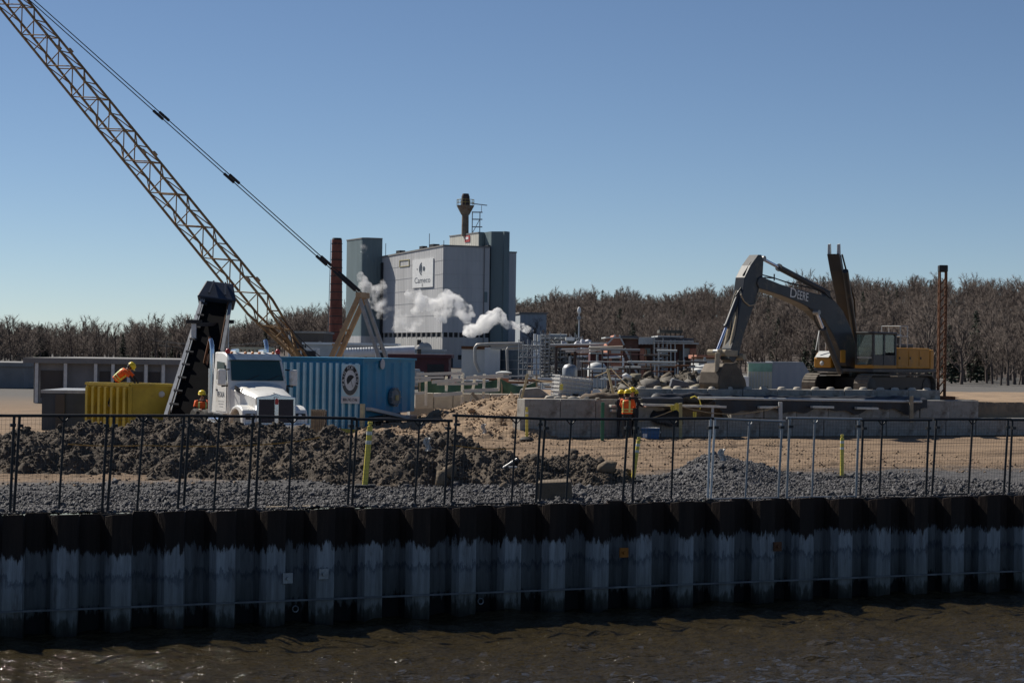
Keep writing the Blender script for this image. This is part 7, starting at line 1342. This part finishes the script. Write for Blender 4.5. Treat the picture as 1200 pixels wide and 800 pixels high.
def digger_base(X):
    # undercarriage
    for s in (1, -1):
        y = 1.34 * s; n = 46; Lh, rr = 2.35, 0.52; per = []; tot = 4 * Lh + 2 * math.pi * rr
        for i in range(n):
            u = tot * i / n
            if u < 2 * Lh: p, a = (-Lh + u, rr * 2), 0
            elif u < 2 * Lh + math.pi * rr: t = (u - 2 * Lh) / rr; p, a = (Lh + rr * math.sin(t), rr + rr * math.cos(t)), t
            elif u < 4 * Lh + math.pi * rr: p, a = (Lh - (u - 2 * Lh - math.pi * rr), 0), math.pi
            else: t = (u - 4 * Lh - math.pi * rr) / rr; p, a = (-Lh - rr * math.sin(t), rr - rr * math.cos(t)), math.pi + t
            per.append((p, a))
        tr = B(MB().prism([(Lh + 0.44 * math.sin(t), 0.52 + 0.44 * math.cos(t)) for t in np.linspace(0, math.pi, 10)] + [(-Lh - 0.44 * math.sin(t), 0.52 - 0.44 * math.cos(t)) for t in np.linspace(0, math.pi, 10)], y - 0.18, y + 0.18), 'track_frame', MBLACK, X, sm=40)
        sh0 = None
        for (p, a) in per:
            lc = (p[0], y, p[1] + 0.0)
            if sh0 is None: sh0 = B(MB().box(-0.145, 0.145, -0.34, 0.34, -0.03, 0.03).box(-0.02, 0.02, -0.34, 0.34, 0.031, 0.06), 'track_shoe', MTRACK, tr); o = sh0
            else: o = share(sh0, 'track_shoe', tr)
            o.location = lc; o.rotation_euler = (0, a, 0)
        for k in range(7): xx = -Lh + 0.3 + k * (2 * Lh - 0.6) / 6; B(MB().lathe([(0.05, -0.24), (0.19, -0.24), (0.19, 0.24), (0.05, 0.24)], (xx, y, 0.3), 14, Matrix.Rotation(R(90), 3, 'X')), 'track_roller', MBLACK, tr, sm=40)
        for xx in (-Lh, Lh): B(MB().lathe([(0.05, -0.24), (0.4, -0.2), (0.4, 0.2), (0.05, 0.24)], (xx, y, 0.52), 18, Matrix.Rotation(R(90), 3, 'X')), 'idler_wheel', MBLACK, tr, sm=40)
    B(MB().box(-1.2, 1.2, -1.1, 1.1, 0.45, 0.95), 'carbody', MBLACK, X, bevel=0.05); B(MB().lathe([(0.9, 0.95), (0.9, 1.15)], n=24), 'slew_ring', MBLACK, X)
    # upper structure
    B(MB().box(-3.1, 2.2, -1.5, 1.55, 1.16, 1.32), 'deck', MDIG, X, bevel=0.02)
    en = B(MB().box(-2.6, 0.25, -1.48, 1.52, 1.325, 2.25), 'engine_housing', MDIGY, X, bevel=0.06); B(MB().box(-2.2, -0.9, -0.9, 0.9, 2.255, 2.42), 'engine_hood', MDIG, en, bevel=0.04); B(MB().bar((-1.6, -0.7, 2.4), (-1.6, -0.7, 2.95), 0.07, 10), 'exhaust', MBLACK, en)
    for k in range(3): B(MB().box(-2.45 + k * 0.9, -1.65 + k * 0.9, 1.522, 1.535, 1.45, 2.15), 'access_door', MDIGY, en); B(MB().box(-1.8 + k * 0.9, -1.72 + k * 0.9, 1.536, 1.56, 1.75, 1.85), 'door_latch', MBLACK, en)
    B(MB().prism([(-2.6, -1.5), (-2.6, 1.54), (-3.0, 1.5), (-3.35, 1.1), (-3.45, 0), (-3.35, -1.1), (-3.0, -1.46)], 1.18, 2.2, (0, 0, 0), (1, 0, 0), (0, 1, 0), (0, 0, 1)), 'counterweight', MDIGY, X, bevel=0.08)
    fb_ = B(MB().prism([(0.6, 1.325), (2.25, 1.325), (2.25, 1.75), (2.0, 2.0), (0.6, 2.05)], -1.48, -0.6), 'front_box', MDIGY, X, bevel=0.05); B(MB().prism([(1.95, 2.03), (2.27, 1.77), (2.29, 1.79), (1.97, 2.06)], -1.4, -0.7), 'step_plate', MPALE, fb_); B(MB().ball((2.26, -1.05, 1.52), 0.11, (0.5, 1, 1), 6), 'work_lamp', MPALE, fb_, sm=60)
    for x, y in ((0.7, -1.42), (1.4, -1.42), (1.95, -1.42), (0.9, -0.68)): B(MB().bar((x, y, 2.0), (x, y, 3.05 - (0.1 if x > 1.5 else 0)), 0.025, 6), 'handrail_post', MPALE, X)
    B(MB().tube([(0.7, -1.42, 3.05), (1.4, -1.42, 3.05), (1.95, -1.42, 2.95), (2.2, -1.42, 2.1)], 0.025, 6), 'handrail', MPALE, X, sm=60)
    rr_ = MB()
    for x in (-0.75, -0.15): 
        for y in (0.5, 1.45): rr_.bar((x, y, 2.25), (x, y, 3.2), 0.025, 6)
    for z in (2.75, 3.2): rr_.tube([(-0.75, 0.5, z), (-0.75, 1.45, z), (-0.15, 1.45, z), (-0.15, 0.5, z), (-0.75, 0.5, z)], 0.025, 6)
    B(rr_, 'rear_guard_rail', MPALE, X)
    # cab with posts, glass, door
    y0, y1 = 0.62, 1.56; x0, x1 = 0.32, 2.22; zb, zt = 1.33, 2.92
    B(MB().box(x0, x1, y0, y1, zb, zb + 0.14), 'cab_floor', MDIGY, X); B(MB().box(x0 - 0.03, x1 + 0.02, y0 - 0.03, y1 + 0.03, zt - 0.1, zt), 'cab_roof', MDIG, X, bevel=0.04); B(MB().box(x0, x0 + 0.06, y0 + 0.08, y1 - 0.08, zb + 0.142, zt - 0.102), 'cab_back', MDIG, X)
    for x, y in ((x0 + 0.06, y0 + 0.05), (x0 + 0.06, y1 - 0.05), (x1 - 0.06, y0 + 0.05), (x1 - 0.06, y1 - 0.05), (x0 + 1.0, y1 - 0.05)): B(MB().box(x - 0.05, x + 0.05, y - 0.048, y + 0.048, zb + 0.141, zt - 0.101), 'cab_pillar', MDIG, X)
    gl = M('cab_clear_glass', (0.5, 0.6, 0.6), 0.03, 0, 0.02, 1, 0, 1); gl.node_tree.nodes['Principled BSDF'].inputs['Transmission Weight'].default_value = 0.9
    B(MB().box(x1 - 0.04, x1 - 0.025, y0 + 0.1, y1 - 0.1, zb + 0.5, zt - 0.12), 'windscreen', gl, X); B(MB().box(x1 - 0.05, x1 - 0.02, y0 + 0.1, y1 - 0.1, zb + 0.44, zb + 0.498), 'windscreen_bar', MPALE, X); B(MB().box(x1 - 0.04, x1 - 0.025, y0 + 0.1, y1 - 0.1, zb + 0.15, zb + 0.438), 'lower_windscreen', gl, X)
    B(MB().box(x0 + 1.06, x1 - 0.12, y1 - 0.055, y1 - 0.04, zb + 0.6, zt - 0.12), 'side_window', gl, X); B(MB().box(x0 + 0.12, x0 + 0.94, y1 - 0.055, y1 - 0.04, zb + 0.7, zt - 0.12), 'door_window', gl, X); B(MB().box(x0 + 0.1, x1 - 0.1, y1 - 0.07, y1 - 0.02, zb + 0.145, zb + 0.58), 'door_panel', MDIG, X); B(MB().box(x0 + 0.12, x1 - 0.12, y0 + 0.03, y0 + 0.045, zb + 0.6, zt - 0.12), 'inner_window', gl, X)
    st_ = B(MB().box(x0 + 0.3, x0 + 0.8, y0 + 0.25, y1 - 0.25, zb + 0.145, zb + 0.6), 'seat', MBLACK, X, bevel=0.05); B(MB().box(x0 + 0.25, x0 + 0.4, y0 + 0.25, y1 - 0.25, zb + 0.602, zb + 1.2), 'seat_back', MBLACK, st_, bevel=0.05)
PZ = 1.40
eb = P(1019, 462, 89); fx = Vector((-0.67, -0.74, 0)).normalized(); EX = thing('excavator', 'large dark boomed excavator on the platform with its bucket down on the left', 'excavator', (eb.x, eb.y, PZ), math.atan2(fx.y, fx.x)); EM = ROOTM[EX.name]; EI = EM.inverted()
digger_base(EX)
def eu(px, py, y=0.0): q = EI @ plane_hit(px, py, EM @ Vector((0, y, 0)), fx); return (q.x, q.z)
def eplate(name, pxs, y0, y1, mat, parent=None, **k): return B(MB().prism([eu(a, b, y1) for a, b in pxs], y0, y1), name, mat, parent or EX, **k)
boom = [(889.5, 326), (893, 323.5), (899, 326.5), (915, 333), (935, 339), (955, 343.5), (968, 347), (978, 352), (988, 364), (997, 384), (1005, 410), (1006, 426), (1000, 432), (992, 428), (985, 412), (977, 393), (967, 376), (954, 364), (940, 356), (920, 347.5), (900, 341), (890, 338), (887.5, 332)]
bo = eplate('boom', boom, -0.3, 0.3, MDIG, bevel=0.03)
arm = [(889, 298.5), (892.5, 298.5), (895, 305), (894, 323), (889, 340), (880, 369), (872, 391), (866, 416), (860, 425), (855, 421), (857, 408), (862, 392), (868, 356), (871, 340), (873, 325), (880, 311)]
ar = eplate('arm', arm, -0.24, 0.24, MDIG, bevel=0.025)
# mud-tan strips on the arm's front ridge, sunlight put into their colour
mdp = [eu(a, b, 0.05) for a, b in ((871, 331), (868, 345), (865, 360), (861, 380), (857, 398), (854, 412))]
for s in (-0.14, 0.12): B(MB().tube([(u + 0.03, s, z) for u, z in mdp], [0.07, 0.09, 0.1, 0.1, 0.1, 0.09], 6), 'sunlit_strip', MMUDLIT, ar, sm=60)
def cyl(name, a, b, f, y, r_, y_px=None, rodr=0.55, mat=MDIG, rm=ROD_):
    u0, z0 = eu(*a, y); u1, z1 = eu(*b, y); p, q = Vector((u0, y, z0)), Vector((u1, y, z1)); m_ = p.lerp(q, f)
    c = B(MB().bar(p, m_, r_, 12).bar(m_, m_.lerp(q, 0.06), r_ * 1.25, 12), name, mat, EX, sm=40); B(MB().bar(m_, q, r_ * rodr, 10), 'piston_rod', rm, c, sm=40); B(MB().bar((q.x, y - 0.14, q.z), (q.x, y + 0.14, q.z), r_ * 0.9, 10), 'rod_pin', MSTEEL, c, sm=40)
cyl('arm_cylinder', (969, 343), (893, 303), 0.74, 0.0, 0.13)
B(MB().box(eu(968, 346)[0] - 0.2, eu(968, 346)[0] + 0.25, -0.12, 0.12, eu(968, 346)[1] - 0.2, eu(968, 346)[1] + 0.2), 'cylinder_bracket', MDIG, bo, bevel=0.05)
cyl('bucket_cylinder', (876, 318), (840, 412), 0.68, -0.0, 0.11)
for s in (-0.5, 0.5): cyl('boom_cylinder', (985, 437), (957, 366), 0.72, s, 0.12)
for s in (-0.3, 0.3): u0, z0 = eu(841, 413, s); u1, z1 = eu(840, 436, s); B(MB().beam((u0, s, z0), (u1, s, z1), 0.1, 0.24), 'bucket_link', MMUDLIT, EX, bevel=0.03)
for a in ((841, 413), (840, 436), (862, 418)): u0, z0 = eu(*a); B(MB().bar((u0, -0.45, z0), (u0, 0.45, z0), 0.13, 12), 'link_pin', MMUDLIT, EX, sm=40)
for s in (-0.24, 0.24): u0, z0 = eu(841, 413, s); u1, z1 = eu(864, 414, s); B(MB().beam((u0, s, z0), (u1, s, z1), 0.08, 0.26), 'guide_link', MMUDLIT, EX, bevel=0.03)
bkt = [(849, 426), (862, 425), (868, 433), (874, 445), (876, 455), (872, 461), (858, 462), (846, 462), (842, 450), (844, 436)]
bu = eplate('bucket', bkt, -0.5, 0.5, MBUCKET, bevel=0.05)
for k in range(5): u0, z0 = eu(850 + 0, 459, 0.5); y = -0.44 + k * 0.22; B(MB().hexa([(u0 - 0.05, y - 0.07, z0 - 0.1), (u0 + 0.3, y - 0.07, z0 - 0.12), (u0 + 0.3, y + 0.07, z0 - 0.12), (u0 - 0.05, y + 0.07, z0 - 0.1), (u0 - 0.05, y - 0.06, z0 + 0.08), (u0 + 0.28, y - 0.03, z0 - 0.06), (u0 + 0.28, y + 0.03, z0 - 0.06), (u0 - 0.05, y + 0.06, z0 + 0.08)]), 'bucket_tooth', MSTEEL, bu)
# boom foot bracket, yellow bit, hoses
B(MB().box(0.2, 0.9, -0.42, 0.42, 1.33, 2.1), 'boom_bracket', MDIG, EX, bevel=0.05)
u0, z0 = eu(988, 418, 0.35); B(MB().box(u0 - 0.2, u0 + 0.18, 0.3, 0.36, z0 - 0.25, z0 + 0.3), 'yellow_guard', MDIGY, EX, bevel=0.04)
def hosep(pxs, y, r_=0.028, mat=MBLACK): B(MB().tube([(eu(a, b, y)[0], y, eu(a, b, y)[1]) for a, b in pxs], r_, 6), 'hydraulic_hose', mat, EX, sm=60)
hosep([(893, 322), (905, 325), (920, 330), (940, 335), (955, 339), (966, 343), (975, 352)], 0.12); hosep([(896, 325), (908, 326), (925, 332), (945, 336), (962, 337), (970, 342), (978, 356)], -0.12); hosep([(868, 345), (872, 353), (878, 358), (884, 357), (888, 348), (890, 335)], 0.26, 0.03, MMUDLIT); hosep([(886, 300), (878, 310), (871, 322), (870, 335), (862, 347)], 0.1, 0.035); hosep([(884, 303), (874, 316), (869, 330), (861, 345), (856, 360)], -0.1, 0.03, MMUDLIT)
hosep([(948, 361), (953, 366), (955, 375), (960, 385), (965, 395)], 0.3, 0.035); B(MB().bar((eu(905, 322)[0], 0.1, eu(905, 329)[1]), (eu(905, 322)[0], 0.1, eu(905, 321)[1]), 0.03, 6), 'hose_clip', MBLACK, bo)
a_, b_ = eu(927, 343, 0.31), eu(949, 349, 0.31); tx = Vector((b_[0] - a_[0], 0, b_[1] - a_[1])); wtx = tx.length; tx.normalize(); up_ = Vector((-tx.z, 0, tx.x)); up_ = up_ if up_.z > 0 else -up_; mid = Vector(((a_[0] + b_[0]) / 2, 0.303, (a_[1] + b_[1]) / 2))
MLET = M('letter_white', (0.7, 0.71, 0.7), 0.5); sz = 0.52
text('D', sz * 1.12, basis(mid - tx * wtx * 0.37, tx, up_), MLET, bo, sx=1.25); text('EERE', sz, basis(mid + tx * wtx * 0.13 - up_ * 0.015, tx, up_), MLET, bo, sx=wtx * 0.76 / (sz * 2.62))
# second digger behind, boom up with the arm taken off
e2 = P(1004, 462, 97); f2 = Vector((-0.3, -0.95, 0)).normalized(); E2 = thing('excavator', 'second dark excavator standing behind the first, raised boom without arm', 'excavator', (e2.x + 0.6, e2.y, PZ), math.atan2(f2.y, f2.x)); M2 = ROOTM[E2.name]
for ch in list(EX.children):
    if ch.name.split('.')[0] in ('track_frame', 'carbody', 'slew_ring', 'deck', 'engine_housing', 'counterweight', 'cab_floor', 'cab_roof', 'cab_back', 'cab_pillar', 'door_panel', 'boom_bracket', 'front_box'): copy_tree(ch, E2)
def e2u(px, py): q = M2.inverted() @ plane_hit(px, py, M2 @ Vector((0, 0, 0)), f2); return (q.x, q.z)
ptp = P(974.5, 288, 97).z - PZ; u_t = 3.3; 
def e2at(px, py, w=0.0):     # height from the picture, reach worked out along the boom plane
    u, z = e2u(px, py); return u, z
bm2 = [e2at(*p) for p in ((1001, 428), (996, 400), (991, 372), (986.5, 345), (981, 318), (977.5, 298))]
poly = [(u - 0.34, z) for u, z in bm2] + [(u + 0.36, z) for u, z in bm2[::-1]]
b2_ = B(MB().prism(poly, -0.26, 0.26), 'boom', M('plain_digger_dark', (0.035, 0.042, 0.055), 0.5, 0, 0.15, 1), E2, bevel=0.03); (ut, zt2) = bm2[-1]
for s in (-0.2, 0.2): B(MB().prism([(ut - 0.25, zt2), (ut + 0.25, zt2), (ut + 0.22, zt2 + 0.42), (ut - 0.1, zt2 + 0.46)], s - 0.05, s + 0.05), 'clevis', MPALE, b2_, bevel=0.02)
for s in (0.42,): B(MB().bar((bm2[1][0] + 0.55, s, bm2[1][1] - 0.6), (bm2[4][0] + 0.45, s, bm2[4][1]), 0.13, 10), 'boom_cylinder', MDIG, E2, sm=40)
B(MB().tube([(bm2[5][0] - 0.3, 0.3, bm2[5][1]), (bm2[4][0] - 0.5, 0.42, bm2[4][1] - 0.3), (bm2[3][0] - 0.7, 0.45, bm2[3][1] - 0.2), (bm2[2][0] - 0.45, 0.36, bm2[2][1])], 0.04, 6), 'hydraulic_hose', MBLACK, E2, sm=60)

# ---- rusty mast on the far right
mp_ = P(1103, 462, 86); MS = thing('steel_mast', 'rusty upright steel mast with guide rails on the dark right side', 'mast', (mp_.x, mp_.y, PZ)); zt = ZA(1103, 308, 86) - PZ
for x, y in ((-0.14, -0.14), (0.14, -0.14), (0.14, 0.14), (-0.14, 0.14)): rod('mast_rail', (x, y, 0), (x, y, zt - 0.4), 0.03, MRUST, MS, True, False)
for i in range(14):
    z = 0.2 + i * (zt - 0.8) / 14; dz = (zt - 0.8) / 14
    for a, b_ in (((-0.14, -0.14), (0.14, -0.14)), ((0.14, -0.14), (0.14, 0.14)), ((-0.14, 0.14), (-0.14, -0.14))): rod('mast_brace', (*a, z), (*b_, z + dz), 0.025, MRUST, MS, True, False)
B(MB().box(-0.19, 0.19, -0.19, 0.19, zt - 0.4, zt - 0.1), 'mast_head', MBLACK, MS, bevel=0.04); B(MB().box(-0.5, 0.5, -0.5, 0.5, 0, 0.18), 'base_plate', MRUST, MS)
